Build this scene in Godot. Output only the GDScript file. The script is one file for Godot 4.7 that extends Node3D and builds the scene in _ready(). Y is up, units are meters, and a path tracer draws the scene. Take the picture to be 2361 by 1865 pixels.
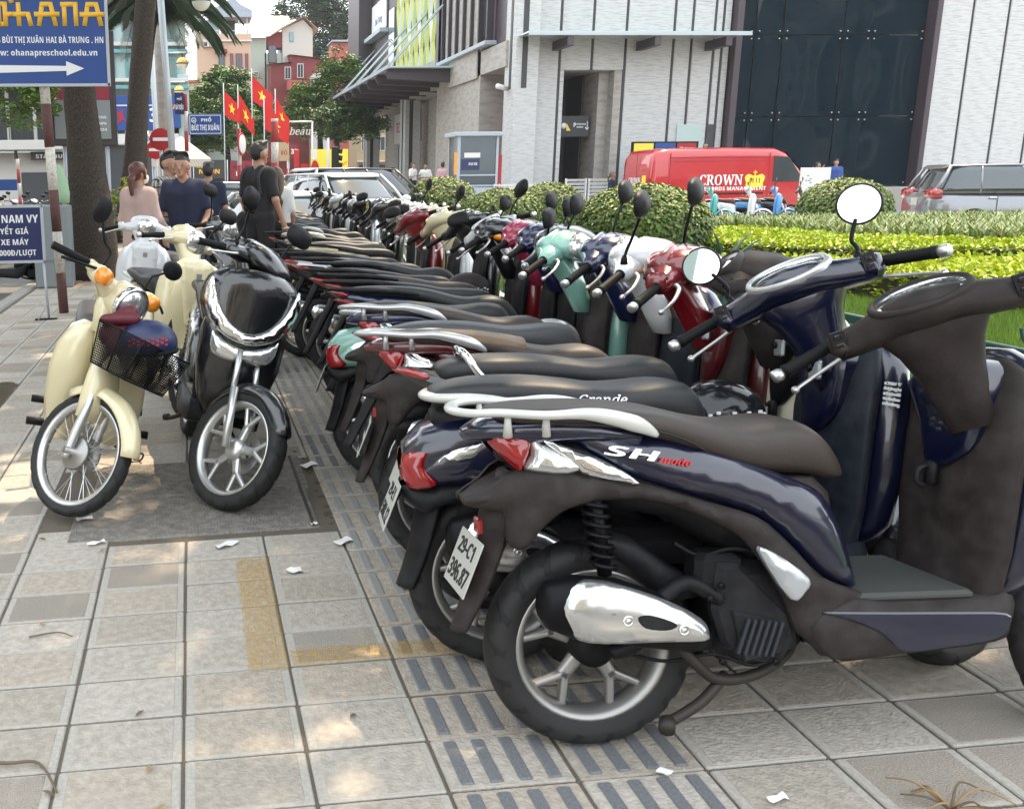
extends Node3D

var rng := RandomNumberGenerator.new()
var used := {}
var M := {}
var cache := {}
var basket_at := Transform3D()

func _ready() -> void:
	rng.seed = 7
	# ---- camera
	var cam := Camera3D.new()
	cam.name = "camera"
	cam.transform = Transform3D(Basis(Vector3(0.996371, -0.010465, 0.084473), Vector3(0.028707, 0.975584, -0.217741), Vector3(-0.080132, 0.219376, 0.972344)).orthonormalized(), Vector3(0, 1.42, 0))
	var near := 0.1
	cam.set_frustum(0.838586 * near, Vector2(0.246895, -0.008184) * near, near, 900.0)
	add_child(cam)
	cam.current = true
	# ---- sky, air, exposure
	var env := Environment.new()
	env.background_mode = Environment.BG_SKY
	var sky := Sky.new()
	var sm := ProceduralSkyMaterial.new()
	sm.sky_top_color = Color(0.84, 0.87, 0.90)
	sm.sky_horizon_color = Color(0.95, 0.955, 0.96)
	sm.sky_curve = 0.22
	sm.ground_bottom_color = Color(0.45, 0.44, 0.42)
	sm.ground_horizon_color = Color(0.8, 0.8, 0.8)
	sm.sky_energy_multiplier = 1.5
	sky.sky_material = sm
	env.sky = sky
	env.tonemap_mode = Environment.TONE_MAPPER_LINEAR
	env.tonemap_exposure = 1.55
	env.fog_enabled = true
	env.fog_density = 0.0004
	env.fog_light_color = Color(0.9, 0.93, 0.96)
	env.sdfgi_enabled = true
	env.ssao_enabled = true
	env.ssil_enabled = true
	var we := WorldEnvironment.new()
	we.name = "world_environment"
	we.environment = env
	add_child(we)
	var sun := DirectionalLight3D.new()
	sun.name = "sun"
	sun.light_energy = 1.6
	sun.light_color = Color(1.0, 0.9, 0.76)
	sun.light_angular_distance = 0.6
	sun.shadow_enabled = true
	add_child(sun)
	sun.look_at_from_position(Vector3(9.0, 30.0, -14.0), Vector3.ZERO)
	materials()
	ground()
	buildings()
	background()
	vegetation()
	street()
	vehicles()
	scooters()
	people()
	litter()

# ------------------------------------------------------------------ naming
func numbered(n: String) -> String:
	var i: int = used.get(n, 0)
	used[n] = i + 1
	return n if i == 0 else "%s_%03d" % [n, i]

func thing(called: String, label: String, category: String, at := Vector3.ZERO, turn := 0.0, group := "") -> Node3D:
	var o := Node3D.new()
	o.name = numbered(called)
	add_child(o)
	o.position = at
	o.rotation.y = turn
	tag(o, label, category, group)
	return o

func tag(o: Node3D, label: String, category: String, group := "") -> void:
	o.set_meta("label", label)
	o.set_meta("category", category)
	if group:
		o.set_meta("group", group)

func obj(called: String, mesh: Mesh, m: Material, parent: Node3D = null, xf := Transform3D()) -> MeshInstance3D:
	var o := MeshInstance3D.new()
	o.mesh = mesh
	o.transform = xf
	if m:
		for i in mesh.get_surface_count():
			o.set_surface_override_material(i, m)
	if parent:
		o.name = called
		parent.add_child(o, true)
	else:
		o.name = numbered(called)
		add_child(o)
	return o

func struct(called: String, mesh: Mesh, m: Material) -> MeshInstance3D:
	var o := obj(called, mesh, m)
	o.set_meta("kind", "structure")
	return o

func stuff(called: String, mesh: Mesh, m: Material, parent: Node3D = null) -> MeshInstance3D:
	var o := obj(called, mesh, m, parent)
	o.set_meta("kind", "stuff")
	return o

func many(called: String, mesh: Mesh, m: Material, xfs: Array, cols: PackedColorArray, parent: Node3D = null) -> MultiMeshInstance3D:
	var mm := MultiMesh.new()
	mm.transform_format = MultiMesh.TRANSFORM_3D
	mm.use_colors = cols.size() > 0
	mm.mesh = mesh
	mm.instance_count = xfs.size()
	for i in xfs.size():
		mm.set_instance_transform(i, xfs[i])
		if cols.size() > 0:
			mm.set_instance_color(i, cols[i])
	var o := MultiMeshInstance3D.new()
	o.multimesh = mm
	o.material_override = m
	if parent:
		o.name = called
		parent.add_child(o, true)
	else:
		o.name = numbered(called)
		add_child(o)
	return o

# ------------------------------------------------------------------ mesh builder
class Mb:
	var st := SurfaceTool.new()
	var t := Transform3D()
	var flip := false
	func _init() -> void:
		st.begin(Mesh.PRIMITIVE_TRIANGLES)
		st.set_smooth_group(-1)
	func xf(x: Transform3D) -> Mb:
		t = x
		flip = x.basis.determinant() < 0.0
		return self
	func smooth(g := 0) -> Mb:
		st.set_smooth_group(g)
		return self
	func flat() -> Mb:
		st.set_smooth_group(-1)
		return self
	func tri(a: Vector3, b: Vector3, c: Vector3) -> void:   # counter-clockwise seen from outside
		if flip:
			st.add_vertex(t * a); st.add_vertex(t * b); st.add_vertex(t * c)
		else:
			st.add_vertex(t * a); st.add_vertex(t * c); st.add_vertex(t * b)
	func quad(a: Vector3, b: Vector3, c: Vector3, d: Vector3) -> void:
		tri(a, b, c)
		tri(a, c, d)
	func quv(a: Vector3, b: Vector3, c: Vector3, d: Vector3) -> void:   # a lower left, ccw, uv 0..1
		var p := [a, d, c, a, c, b]
		var q := [Vector2(0, 1), Vector2(0, 0), Vector2(1, 0), Vector2(0, 1), Vector2(1, 0), Vector2(1, 1)]
		for i in 6:
			st.set_uv(q[i])
			st.add_vertex(t * p[i])
	func grid(rows: Array, closed := true, cap0 := true, cap1 := true) -> void:
		# rows: rings going along the axis; ring ccw seen from the end the axis points to
		var n: int = rows[0].size()
		for i in rows.size() - 1:
			var a: PackedVector3Array = rows[i]
			var b: PackedVector3Array = rows[i + 1]
			for j in (n if closed else n - 1):
				var k := (j + 1) % n
				if not a[j].is_equal_approx(a[k]):
					tri(a[j], a[k], b[k])
				if not b[j].is_equal_approx(b[k]):
					tri(a[j], b[k], b[j])
		if closed and cap0:
			fan(rows[0], true)
		if closed and cap1:
			fan(rows[-1], false)
	func fan(r: PackedVector3Array, back: bool) -> void:
		var c := Vector3.ZERO
		for p in r:
			c += p
		c /= r.size()
		for j in r.size():
			var k := (j + 1) % r.size()
			if r[j].is_equal_approx(r[k]):
				continue
			if back:
				tri(c, r[k], r[j])
			else:
				tri(c, r[j], r[k])
	func box(c: Vector3, s: Vector3, bv := 0.0) -> void:
		var h := s * 0.5
		bv = minf(bv, minf(h.x, minf(h.y, h.z)) * 0.95)
		if bv <= 0.0:
			var p := []
			for i in 8:
				p.append(c + Vector3(h.x * (1 if i & 1 else -1), h.y * (1 if i & 2 else -1), h.z * (1 if i & 4 else -1)))
			quad(p[4], p[5], p[7], p[6]); quad(p[1], p[0], p[2], p[3]); quad(p[5], p[1], p[3], p[7]); quad(p[0], p[4], p[6], p[2]); quad(p[6], p[7], p[3], p[2]); quad(p[0], p[1], p[5], p[4])
			return
		# chamfered: rings along y
		var rows := []
		for e in [[-h.y, bv], [-h.y + bv, 0.0], [h.y - bv, 0.0], [h.y, bv]]:
			var x: float = h.x - e[1]
			var z: float = h.z - e[1]
			var r := PackedVector3Array()
			for q in [[x, z - bv], [x - bv, z], [-x + bv, z], [-x, z - bv], [-x, -z + bv], [-x + bv, -z], [x - bv, -z], [x, -z + bv]]:
				r.append(c + Vector3(q[0], e[0], q[1]))
			r.reverse()
			rows.append(r)
		grid(rows)
	func tube(path: Array, rad, sides := 8, capped := true) -> void:
		# rad: float or array of floats; parallel-transport frames
		var n := path.size()
		var up := Vector3.UP
		var d0: Vector3 = (path[1] - path[0]).normalized()
		if absf(d0.dot(up)) > 0.95:
			up = Vector3.RIGHT
		var side := d0.cross(up).normalized()
		var rows := []
		for i in n:
			var d: Vector3 = (path[mini(i + 1, n - 1)] - path[maxi(i - 1, 0)]).normalized()
			side = (side - d * side.dot(d)).normalized()
			var nn := side.cross(d)
			var r := 0.0
			if rad is float:
				r = rad
			else:
				var f: float = float(i) / (n - 1) * (rad.size() - 1)
				var k0: int = mini(int(f), rad.size() - 2)
				r = lerpf(rad[k0], rad[k0 + 1], f - k0)
			var ring := PackedVector3Array()
			for k in sides:
				var a := TAU * k / sides
				ring.append(path[i] + (side * cos(a) - nn * sin(a)) * r)
			rows.append(ring)
		grid(rows, true, capped, capped)
	func lathe(prof: Array, segs := 24, capped := true) -> void:
		# prof: Vector2(radius, y) from bottom to top; axis +y
		var rows := []
		for p in prof:
			var ring := PackedVector3Array()
			for k in segs:
				var a := -TAU * k / segs
				ring.append(Vector3(cos(a) * p.x, p.y, sin(a) * p.x))
			rows.append(ring)
		grid(rows, true, capped and prof[0].x > 1e-5, capped and prof[-1].x > 1e-5)
	func lathe_at(c: Vector3, prof: Array, segs := 12) -> void:
		var k := t
		t = t * Transform3D(Basis(), c)
		lathe(prof, segs)
		t = k
	func ellipsoid(c: Vector3, r: Vector3, segs := 16, rings := 8) -> void:
		var rows := []
		for i in rings + 1:
			var f := PI * i / rings
			var ring := PackedVector3Array()
			for k in segs:
				var a := -TAU * k / segs
				ring.append(c + Vector3(cos(a) * sin(f) * r.x, -cos(f) * r.y, sin(a) * sin(f) * r.z))
			rows.append(ring)
		grid(rows, true, false, false)
	func prism(poly: PackedVector2Array, z0: float, z1: float, bv := 0.0) -> void:
		# polygon in xy extruded along z, edges chamfered
		var p := poly
		if Geometry2D.is_polygon_clockwise(p):
			p = p.duplicate()
			p.reverse()
		var inner := p
		if bv > 0.0:
			var o := Geometry2D.offset_polygon(p, -bv, Geometry2D.JOIN_MITER)
			if o.size() == 1 and o[0].size() == p.size():
				inner = align(o[0], p)
			else:
				bv = 0.0
		var lay := [[inner, z0], [p, z0 + bv], [p, z1 - bv], [inner, z1]] if bv > 0.0 else [[p, z0], [p, z1]]
		for i in lay.size() - 1:
			for j in p.size():
				var k := (j + 1) % p.size()
				var a: Vector2 = lay[i][0][j]
				var b: Vector2 = lay[i][0][k]
				var c: Vector2 = lay[i + 1][0][k]
				var d: Vector2 = lay[i + 1][0][j]
				quad(Vector3(a.x, a.y, lay[i][1]), Vector3(b.x, b.y, lay[i][1]), Vector3(c.x, c.y, lay[i + 1][1]), Vector3(d.x, d.y, lay[i + 1][1]))
		var ix := Geometry2D.triangulate_polygon(inner)
		for i in range(0, ix.size(), 3):
			var a := inner[ix[i]]
			var b := inner[ix[i + 1]]
			var c := inner[ix[i + 2]]
			if (b - a).cross(c - a) < 0:
				var q := b
				b = c
				c = q
			tri(Vector3(a.x, a.y, z1), Vector3(b.x, b.y, z1), Vector3(c.x, c.y, z1))
			tri(Vector3(a.x, a.y, z0), Vector3(c.x, c.y, z0), Vector3(b.x, b.y, z0))
	func align(o: PackedVector2Array, p: PackedVector2Array) -> PackedVector2Array:
		if Geometry2D.is_polygon_clockwise(o):
			o.reverse()
		var best := 0
		var bd := 1e9
		for s in o.size():
			var d := 0.0
			for j in p.size():
				d += o[(j + s) % o.size()].distance_squared_to(p[j])
			if d < bd:
				bd = d
				best = s
		var r := PackedVector2Array()
		for j in p.size():
			r.append(o[(j + best) % o.size()])
		return r
	func done_into(am: ArrayMesh) -> void:
		st.index()
		st.generate_normals()
		st.commit(am)
	func done() -> ArrayMesh:
		st.index()
		st.generate_normals()
		return st.commit()

func smooth_poly(pts: Array, per := 4, closed := true) -> PackedVector2Array:
	# Catmull-Rom; a point given as Vector3 (z = 1) keeps a hard corner
	var out := PackedVector2Array()
	var n := pts.size()
	for i in (n if closed else n - 1):
		var p1 := v2(pts[i])
		var p2 := v2(pts[(i + 1) % n])
		var p0 := v2(pts[(i - 1 + n) % n]) if closed or i > 0 else p1
		var p3 := v2(pts[(i + 2) % n]) if closed or i + 2 < n else p2
		if pts[i] is Vector3:
			p0 = p1 - (p2 - p1)
		if pts[(i + 1) % n] is Vector3:
			p3 = p2 + (p2 - p1)
		for s in per:
			out.append(p1.cubic_interpolate(p2, p0, p3, float(s) / per))
	if not closed:
		out.append(v2(pts[-1]))
	return out

func v2(p) -> Vector2:
	return p if p is Vector2 else Vector2(p.x, p.y)

func xy(a: Array) -> Array:   # flat list of numbers to points
	var r := []
	for i in range(0, a.size(), 2):
		r.append(Vector2(a[i], a[i + 1]))
	return r

func xyz(a: Array) -> Array:
	var r := []
	for i in range(0, a.size(), 3):
		r.append(Vector3(a[i], a[i + 1], a[i + 2]))
	return r

func curve3(pts: Array, per := 5) -> Array:
	var out := []
	var n := pts.size()
	for i in n - 1:
		var p1: Vector3 = pts[i]
		var p2: Vector3 = pts[i + 1]
		var p0: Vector3 = pts[maxi(i - 1, 0)]
		var p3: Vector3 = pts[mini(i + 2, n - 1)]
		for s in per:
			out.append(p1.cubic_interpolate(p2, p0, p3, float(s) / per))
	out.append(pts[-1])
	return out

func lerp_tab(tab: Array, x: float) -> float:   # tab: Vector2 points sorted in x, smooth steps
	if x <= tab[0].x:
		return tab[0].y
	for i in tab.size() - 1:
		if x <= tab[i + 1].x:
			var f: float = (x - tab[i].x) / (tab[i + 1].x - tab[i].x)
			var y0: float = tab[maxi(i - 1, 0)].y
			var y3: float = tab[mini(i + 2, tab.size() - 1)].y
			return cubic_interpolate(tab[i].y, tab[i + 1].y, y0, y3, f)
	return tab[-1].y

func poly_dist(p: Vector2, poly: PackedVector2Array) -> float:
	var d := 1e9
	for i in poly.size():
		var q := Geometry2D.get_closest_point_to_segment(p, poly[i], poly[(i + 1) % poly.size()])
		d = minf(d, q.distance_squared_to(p))
	return sqrt(d)

# a body panel: side-view outline, bulged: z = zf(x, y) at the middle and rolls inwards by "roll" within "edge" of the outline
func panel(b: Mb, poly: PackedVector2Array, zf: Callable, roll := 0.02, edge := 0.035, step := 0.03, thick := 0.012, sides := [1, -1]) -> void:
	if Geometry2D.is_polygon_clockwise(poly):
		poly.reverse()
	var pts := PackedVector2Array(poly)
	var n := poly.size()
	var box := Rect2(poly[0], Vector2.ZERO)
	for p in poly:
		box = box.expand(p)
	for ring in [0.18, 0.5]:
		var o := Geometry2D.offset_polygon(poly, -edge * ring)
		for q in o:
			if not Geometry2D.is_polygon_clockwise(q):
				for p in q:
					pts.append(p)
	var yy := box.position.y + step * 0.5
	var odd := 0.0
	while yy < box.end.y:
		var xx := box.position.x + odd
		while xx < box.end.x:
			var p := Vector2(xx, yy)
			if Geometry2D.is_point_in_polygon(p, poly) and poly_dist(p, poly) > edge * 0.62:
				pts.append(p)
			xx += step
		odd = step * 0.5 - odd
		yy += step * 0.87
	var z := PackedFloat32Array()
	for i in pts.size():
		var f := 0.0 if i < n else clampf(poly_dist(pts[i], poly) / edge, 0, 1)
		z.append(zf.call(pts[i].x, pts[i].y) - roll * (1.0 - sqrt(1.0 - (1.0 - f) * (1.0 - f))))
	var ix := Geometry2D.triangulate_delaunay(pts)
	for s in sides:
		b.xf(Transform3D(Basis.from_scale(Vector3(1, 1, s)), Vector3.ZERO))
		b.smooth()
		for i in range(0, ix.size(), 3):
			var i0 := ix[i]
			var i1 := ix[i + 1]
			var i2 := ix[i + 2]
			var m := (pts[i0] + pts[i1] + pts[i2]) / 3.0
			if not Geometry2D.is_point_in_polygon(m, poly):
				continue
			if (pts[i1] - pts[i0]).cross(pts[i2] - pts[i0]) < 0:
				var q := i1
				i1 = i2
				i2 = q
			b.tri(Vector3(pts[i0].x, pts[i0].y, z[i0]), Vector3(pts[i1].x, pts[i1].y, z[i1]), Vector3(pts[i2].x, pts[i2].y, z[i2]))
		b.smooth(1)
		for j in n:
			var k := (j + 1) % n
			var a := Vector3(poly[j].x, poly[j].y, z[j])
			var c := Vector3(poly[k].x, poly[k].y, z[k])
			b.quad(a - Vector3(0, 0, thick), c - Vector3(0, 0, thick), c, a)
	b.xf(Transform3D())

# a superellipse ring across x: centre height cy, half height hy, half width hz
func sring(x: float, cy: float, hy: float, hz: float, e := 2.4, n := 20, cz := 0.0) -> PackedVector3Array:
	var r := PackedVector3Array()
	for k in n:
		var a := TAU * k / n
		var c := cos(a)
		var s := sin(a)
		r.append(Vector3(x, cy + hy * signf(s) * pow(absf(s), 2.0 / e), cz - hz * signf(c) * pow(absf(c), 2.0 / e)))
	return r

# loft along x through stations [x, centre y, half height, half width, exponent]
func loft(b: Mb, st: Array, n := 20) -> void:
	var rows := []
	for s in st:
		rows.append(sring(s[0], s[1], s[2], s[3], s[4] if s.size() > 4 else 2.4, n))
	if st[0][0] > st[-1][0]:
		rows.reverse()
	b.grid(rows)

func at(x: float, y: float, z: float) -> Transform3D:
	return Transform3D(Basis(), Vector3(x, y, z))

func look(from: Vector3, to: Vector3) -> Transform3D:   # maps +y to the direction from -> to
	var d := (to - from).normalized()
	var u := Vector3.RIGHT if absf(d.x) < 0.9 else Vector3.FORWARD
	var x := u.cross(d).normalized()
	return Transform3D(Basis(x, d, x.cross(d)), from)

func text_mesh(s: String, size: float, font := "Droid Sans", bold := true, depth := 0.004) -> TextMesh:
	var t := TextMesh.new()
	var f := SystemFont.new()
	f.font_names = PackedStringArray([font])
	f.font_weight = 700 if bold else 400
	t.font = f
	t.font_size = 48
	t.pixel_size = size / 36.0
	t.depth = depth
	t.text = s
	t.curve_step = 3.0
	return t

# Vietnamese capitals the font lacks: base letter plus marks drawn as small strokes [dx, y0, dx2, y1] in cap heights from the letter's middle
const MARKS := {"Ầ": ["Â", [-0.12, 1.5, -0.3, 1.68]], "Ờ": ["O", [-0.02, 1.12, -0.2, 1.32], [0.3, 0.8, 0.46, 1.04]], "Ả": ["A", [-0.05, 1.28, 0.08, 1.3], [0.07, 1.28, 0.0, 1.12]], "Ị": ["I", [-0.06, -0.22, 0.06, -0.22]], "Ợ": ["O", [-0.06, -0.22, 0.06, -0.22], [0.3, 0.8, 0.46, 1.04]], "Ư": ["U", [0.3, 0.85, 0.46, 1.08]], "Ữ": ["U", [0.3, 0.85, 0.46, 1.08], [-0.18, 1.18, 0.16, 1.26]], "Ế": ["Ê", [0.14, 1.42, 0.28, 1.62]], "Ố": ["Ô", [0.14, 1.42, 0.28, 1.62]], "Ệ": ["Ê", [-0.06, -0.22, 0.06, -0.22]]}

# lettering lying flat on a face: centre "at", facing along +z of xf, height of capitals = size, squeezed to width w if given
func letter(parent: Node3D, called: String, s: String, size: float, m: Material, xf: Transform3D, w := 0.0, font := "Droid Sans", bold := true, shear := 0.0) -> MeshInstance3D:
	var plain := ""
	for c in s:
		plain += MARKS[c][0] if MARKS.has(c) else c
	var tm: Mesh = text_mesh(plain, size, font, bold)
	var aw := tm.get_aabb().size.x
	if plain != s:
		var f: Font = (tm as TextMesh).font
		var st := SurfaceTool.new()
		st.begin(Mesh.PRIMITIVE_TRIANGLES)
		var b := Mb.new()
		var tot := f.get_string_size(plain, HORIZONTAL_ALIGNMENT_LEFT, -1, 48).x
		var y0 := tm.get_aabb().position.y
		var cap := size
		for i in s.length():
			if MARKS.has(s[i]):
				var x0 := f.get_string_size(plain.substr(0, i), HORIZONTAL_ALIGNMENT_LEFT, -1, 48).x
				var x1 := f.get_string_size(plain.substr(0, i + 1), HORIZONTAL_ALIGNMENT_LEFT, -1, 48).x
				var cx := ((x0 + x1) / 2.0 / tot - 0.5) * aw
				for k in range(1, MARKS[s[i]].size()):
					var q: Array = MARKS[s[i]][k]
					var p := Vector2(cx + q[0] * cap, q[1] * cap - cap / 2)
					var e := Vector2(cx + q[2] * cap, q[3] * cap - cap / 2)
					var d := (e - p).normalized() * cap * 0.03
					var n := Vector2(-d.y, d.x) * 2.0
					b.prism(PackedVector2Array([p - d - n, p - d + n, e + d + n, e + d - n]), -0.002, 0.0025)
		st.append_from(tm, 0, Transform3D())
		st.append_from(b.done(), 0, Transform3D())
		tm = st.commit()
	var o := obj(called, tm, m, parent)
	var k := 1.0
	if w > 0.0 and aw > 0.0:
		k = w / aw
	o.transform = xf * Transform3D(Basis(Vector3(k, 0, 0), Vector3(shear, 1, 0), Vector3(0, 0, 1)), Vector3.ZERO)
	return o

# ------------------------------------------------------------------ materials
func lin(r: float, g: float, b: float) -> Color:
	return Color(r, g, b).linear_to_srgb()

func std(called: String, c: Color, rough := 0.6, metal := 0.0, coat := 0.0) -> StandardMaterial3D:
	var m := StandardMaterial3D.new()
	m.resource_name = called
	m.albedo_color = c
	m.roughness = rough
	m.metallic = metal
	if coat > 0.0:
		m.clearcoat_enabled = true
		m.clearcoat = coat
		m.clearcoat_roughness = 0.04
	M[called] = m
	return m

func noise_tex(freq: float, oct: int, lo: Color, hi: Color, size := 512, sd := 1, mid = null, type := FastNoiseLite.TYPE_SIMPLEX_SMOOTH) -> NoiseTexture2D:
	var f := FastNoiseLite.new()
	f.seed = sd
	f.frequency = freq
	f.noise_type = type
	f.fractal_octaves = oct
	var g := Gradient.new()
	g.set_color(0, lo)
	g.set_color(1, hi)
	if mid != null:
		g.add_point(0.5, mid)
	var t := NoiseTexture2D.new()
	t.width = size
	t.height = size
	t.seamless = true
	t.noise = f
	t.color_ramp = g
	return t

func bump_tex(freq: float, oct: int, strength := 4.0, size := 512, sd := 2, type := FastNoiseLite.TYPE_SIMPLEX_SMOOTH) -> NoiseTexture2D:
	var f := FastNoiseLite.new()
	f.seed = sd
	f.frequency = freq
	f.noise_type = type
	f.fractal_octaves = oct
	var t := NoiseTexture2D.new()
	t.width = size
	t.height = size
	t.seamless = true
	t.as_normal_map = true
	t.bump_strength = strength
	t.noise = f
	return t

func tri_map(m: StandardMaterial3D, per_m: float, tex: Texture2D, normal: Texture2D = null, nscale := 1.0, world := true, stretch := Vector3.ONE) -> void:
	m.uv1_triplanar = true
	m.uv1_world_triplanar = world
	m.uv1_scale = stretch * per_m
	if tex:
		m.albedo_texture = tex
	if normal:
		m.normal_enabled = true
		m.normal_texture = normal
		m.normal_scale = nscale

func materials() -> void:
	# paints
	for p in [["navy", lin(0.002, 0.0032, 0.02)], ["red", lin(0.15, 0.004, 0.009)], ["wine", lin(0.07, 0.004, 0.007)], ["white", lin(0.58, 0.59, 0.6)], ["mint", lin(0.21, 0.42, 0.35)], ["cream", lin(0.60, 0.53, 0.33)], ["black", lin(0.003, 0.0035, 0.005)], ["charcoal", lin(0.02, 0.021, 0.024)], ["silver", lin(0.5, 0.52, 0.54)], ["pink", lin(0.3, 0.02, 0.06)], ["teal", lin(0.04, 0.3, 0.3)], ["blue", lin(0.05, 0.22, 0.5)], ["bluenavy", lin(0.007, 0.01, 0.05)], ["vanred", lin(0.4, 0.004, 0.008)], ["carwhite", lin(0.58, 0.6, 0.62)], ["cardark", lin(0.012, 0.014, 0.018)], ["carsilver", lin(0.2, 0.205, 0.22)], ["beige", lin(0.62, 0.55, 0.36)]]:
		std(p[0] + "_paint", p[1], 0.28, 0.0, 1.0)
	M.carsilver_paint.metallic = 0.6
	M.silver_paint.metallic = 0.5
	# plastics, rubber, metal
	std("brown_plastic", lin(0.021, 0.0155, 0.0145), 0.55)
	std("black_plastic", lin(0.007, 0.007, 0.008), 0.5)
	std("grey_plastic", lin(0.035, 0.038, 0.045), 0.55)
	std("slate_plastic", lin(0.009, 0.012, 0.018), 0.4)
	std("cream_plastic", lin(0.62, 0.58, 0.46), 0.4)
	std("gloss_black", lin(0.01, 0.01, 0.012), 0.12)
	std("rubber", lin(0.006, 0.006, 0.0065), 0.6)
	std("rubber_mat", lin(0.05, 0.052, 0.048), 0.75)
	std("alloy", lin(0.55, 0.55, 0.54), 0.34, 0.85)
	std("rim_grey", lin(0.34, 0.33, 0.315), 0.42, 0.8)
	std("steel", lin(0.4, 0.4, 0.4), 0.3, 0.9)
	std("chrome", lin(0.78, 0.79, 0.8), 0.07, 1.0)
	var wc := std("worn_chrome", Color.WHITE, 0.2, 0.9)
	wc.albedo_texture = noise_tex(0.02, 5, lin(0.06, 0.06, 0.06), lin(0.78, 0.78, 0.77), 512, 31, lin(0.74, 0.74, 0.73))
	(wc.albedo_texture as NoiseTexture2D).color_ramp.set_offset(1, 0.16)
	tri_map(wc, 3.0, wc.albedo_texture, null, 1.0, false, Vector3(0.5, 1.6, 1))
	std("dark_metal", lin(0.014, 0.014, 0.015), 0.5, 0.4)
	std("black_metal", lin(0.007, 0.007, 0.008), 0.42, 0.3)
	std("rust_steel", lin(0.035, 0.029, 0.024), 0.6, 0.4)
	std("mirror", lin(0.62, 0.64, 0.65), 0.03, 1.0)
	std("white_rail", lin(0.52, 0.52, 0.48), 0.35, 0.0, 0.4)
	std("silver_rail", lin(0.5, 0.5, 0.5), 0.3, 0.6)
	std("plate_white", lin(0.42, 0.42, 0.38), 0.5)
	std("black_print", lin(0.012, 0.012, 0.014), 0.6)
	std("white_print", lin(0.75, 0.75, 0.75), 0.5)
	std("red_print", lin(0.5, 0.02, 0.02), 0.5)
	std("yellow_print", lin(0.8, 0.45, 0.03), 0.5)
	std("silver_badge", lin(0.75, 0.76, 0.78), 0.2, 0.6)
	std("red_lens", lin(0.26, 0.006, 0.008), 0.08, 0.0, 1.0)
	std("amber_lens", lin(0.75, 0.24, 0.01), 0.1, 0.0, 1.0)
	std("clear_lens", lin(0.62, 0.63, 0.62), 0.12, 0.75, 1.0)
	std("gauge_glass", lin(0.45, 0.46, 0.47), 0.06, 0.9, 1.0)
	# leather seats
	var lb := bump_tex(0.12, 3, 3.0, 512, 11, FastNoiseLite.TYPE_CELLULAR)
	for p in [["brown_seat", lin(0.034, 0.0235, 0.0195)], ["black_seat", lin(0.011, 0.0115, 0.013)], ["grey_seat", lin(0.04, 0.043, 0.047)], ["tan_seat", lin(0.12, 0.075, 0.04)], ["wine_seat", lin(0.08, 0.015, 0.018)]]:
		tri_map(std(p[0], p[1], 0.5), 5.0, null, lb, 0.5, false)
	# tyre with cut tread
	var im := Image.create_empty(128, 256, false, Image.FORMAT_RGBA8)
	im.fill(Color.WHITE)
	for y in 256:
		for x in 128:
			var v := absf((y + 0.5) / 128.0 - 1.0)          # 0 at the crown
			var h := 1.0
			if v < 0.62 and v > 0.06:
				var u := fposmod(x / 128.0 - v * 0.9 + (0.5 if y > 128 else 0.0), 1.0)
				if u < 0.17:
					h = 0.1
				var u2 := fposmod(x / 128.0 + v * 0.5 + (0.75 if y > 128 else 0.25), 1.0)
				if v > 0.34 and u2 < 0.1:
					h = 0.2
			im.set_pixel(x, y, Color(h, h, h))
	im.resize(128, 256)
	var nm: Image = im.duplicate()
	nm.bump_map_to_normal_map(5.0)
	var ty := std("tyre", Color.WHITE, 0.72)
	var alb := Image.create_empty(128, 256, false, Image.FORMAT_RGBA8)
	for y in 256:
		for x in 128:
			var h := im.get_pixel(x, y).r
			alb.set_pixel(x, y, lin(0.0025, 0.0025, 0.003).lerp(lin(0.013, 0.0127, 0.0125), h))
	ty.albedo_texture = ImageTexture.create_from_image(alb)
	ty.normal_enabled = true
	ty.normal_texture = ImageTexture.create_from_image(nm)
	ty.normal_scale = 1.0
	# paving
	var fine := bump_tex(0.09, 4, 6.0, 512, 3)
	var rough := bump_tex(0.16, 3, 14.0, 512, 4, FastNoiseLite.TYPE_CELLULAR)
	for i in 4:
		var k: float = [1.0, 0.9, 1.08, 0.96][i]
		var tint: Vector3 = [Vector3(1, 1, 1), Vector3(1, 0.985, 0.96), Vector3(0.98, 0.985, 1.0), Vector3(1.03, 0.99, 0.95)][i]
		var a := lin(0.29 * k * tint.x, 0.26 * k * tint.y, 0.222 * k * tint.z)
		var c := lin(0.455 * k * tint.x, 0.41 * k * tint.y, 0.352 * k * tint.z)
		var m := std("paver%d" % i, Color.WHITE, 0.82)
		tri_map(m, 1.7, noise_tex(0.03, 6, a, c, 512, 40 + i), fine, 0.5)
		var mr := std("paver_rough%d" % i, Color.WHITE, 0.9)
		tri_map(mr, 3.1, noise_tex(0.11, 5, a.darkened(0.04), c.lightened(0.08), 512, 50 + i), rough, 0.8)
	tri_map(std("paver_edge", Color.WHITE, 0.75), 2.3, noise_tex(0.05, 5, lin(0.31, 0.285, 0.25), lin(0.44, 0.41, 0.36), 512, 60), fine, 0.3)
	tri_map(std("tactile_bar", Color.WHITE, 0.6), 4.0, noise_tex(0.05, 5, lin(0.1, 0.105, 0.115), lin(0.19, 0.19, 0.195), 512, 61), fine, 0.5)
	tri_map(std("tactile_bar_pale", Color.WHITE, 0.7), 4.0, noise_tex(0.05, 5, lin(0.2, 0.2, 0.195), lin(0.29, 0.285, 0.27), 512, 62), fine, 0.5)
	tri_map(std("joint_dirt", Color.WHITE, 0.95), 4.0, noise_tex(0.09, 5, lin(0.1, 0.082, 0.06), lin(0.22, 0.19, 0.15), 512, 63), rough, 0.8)
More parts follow.
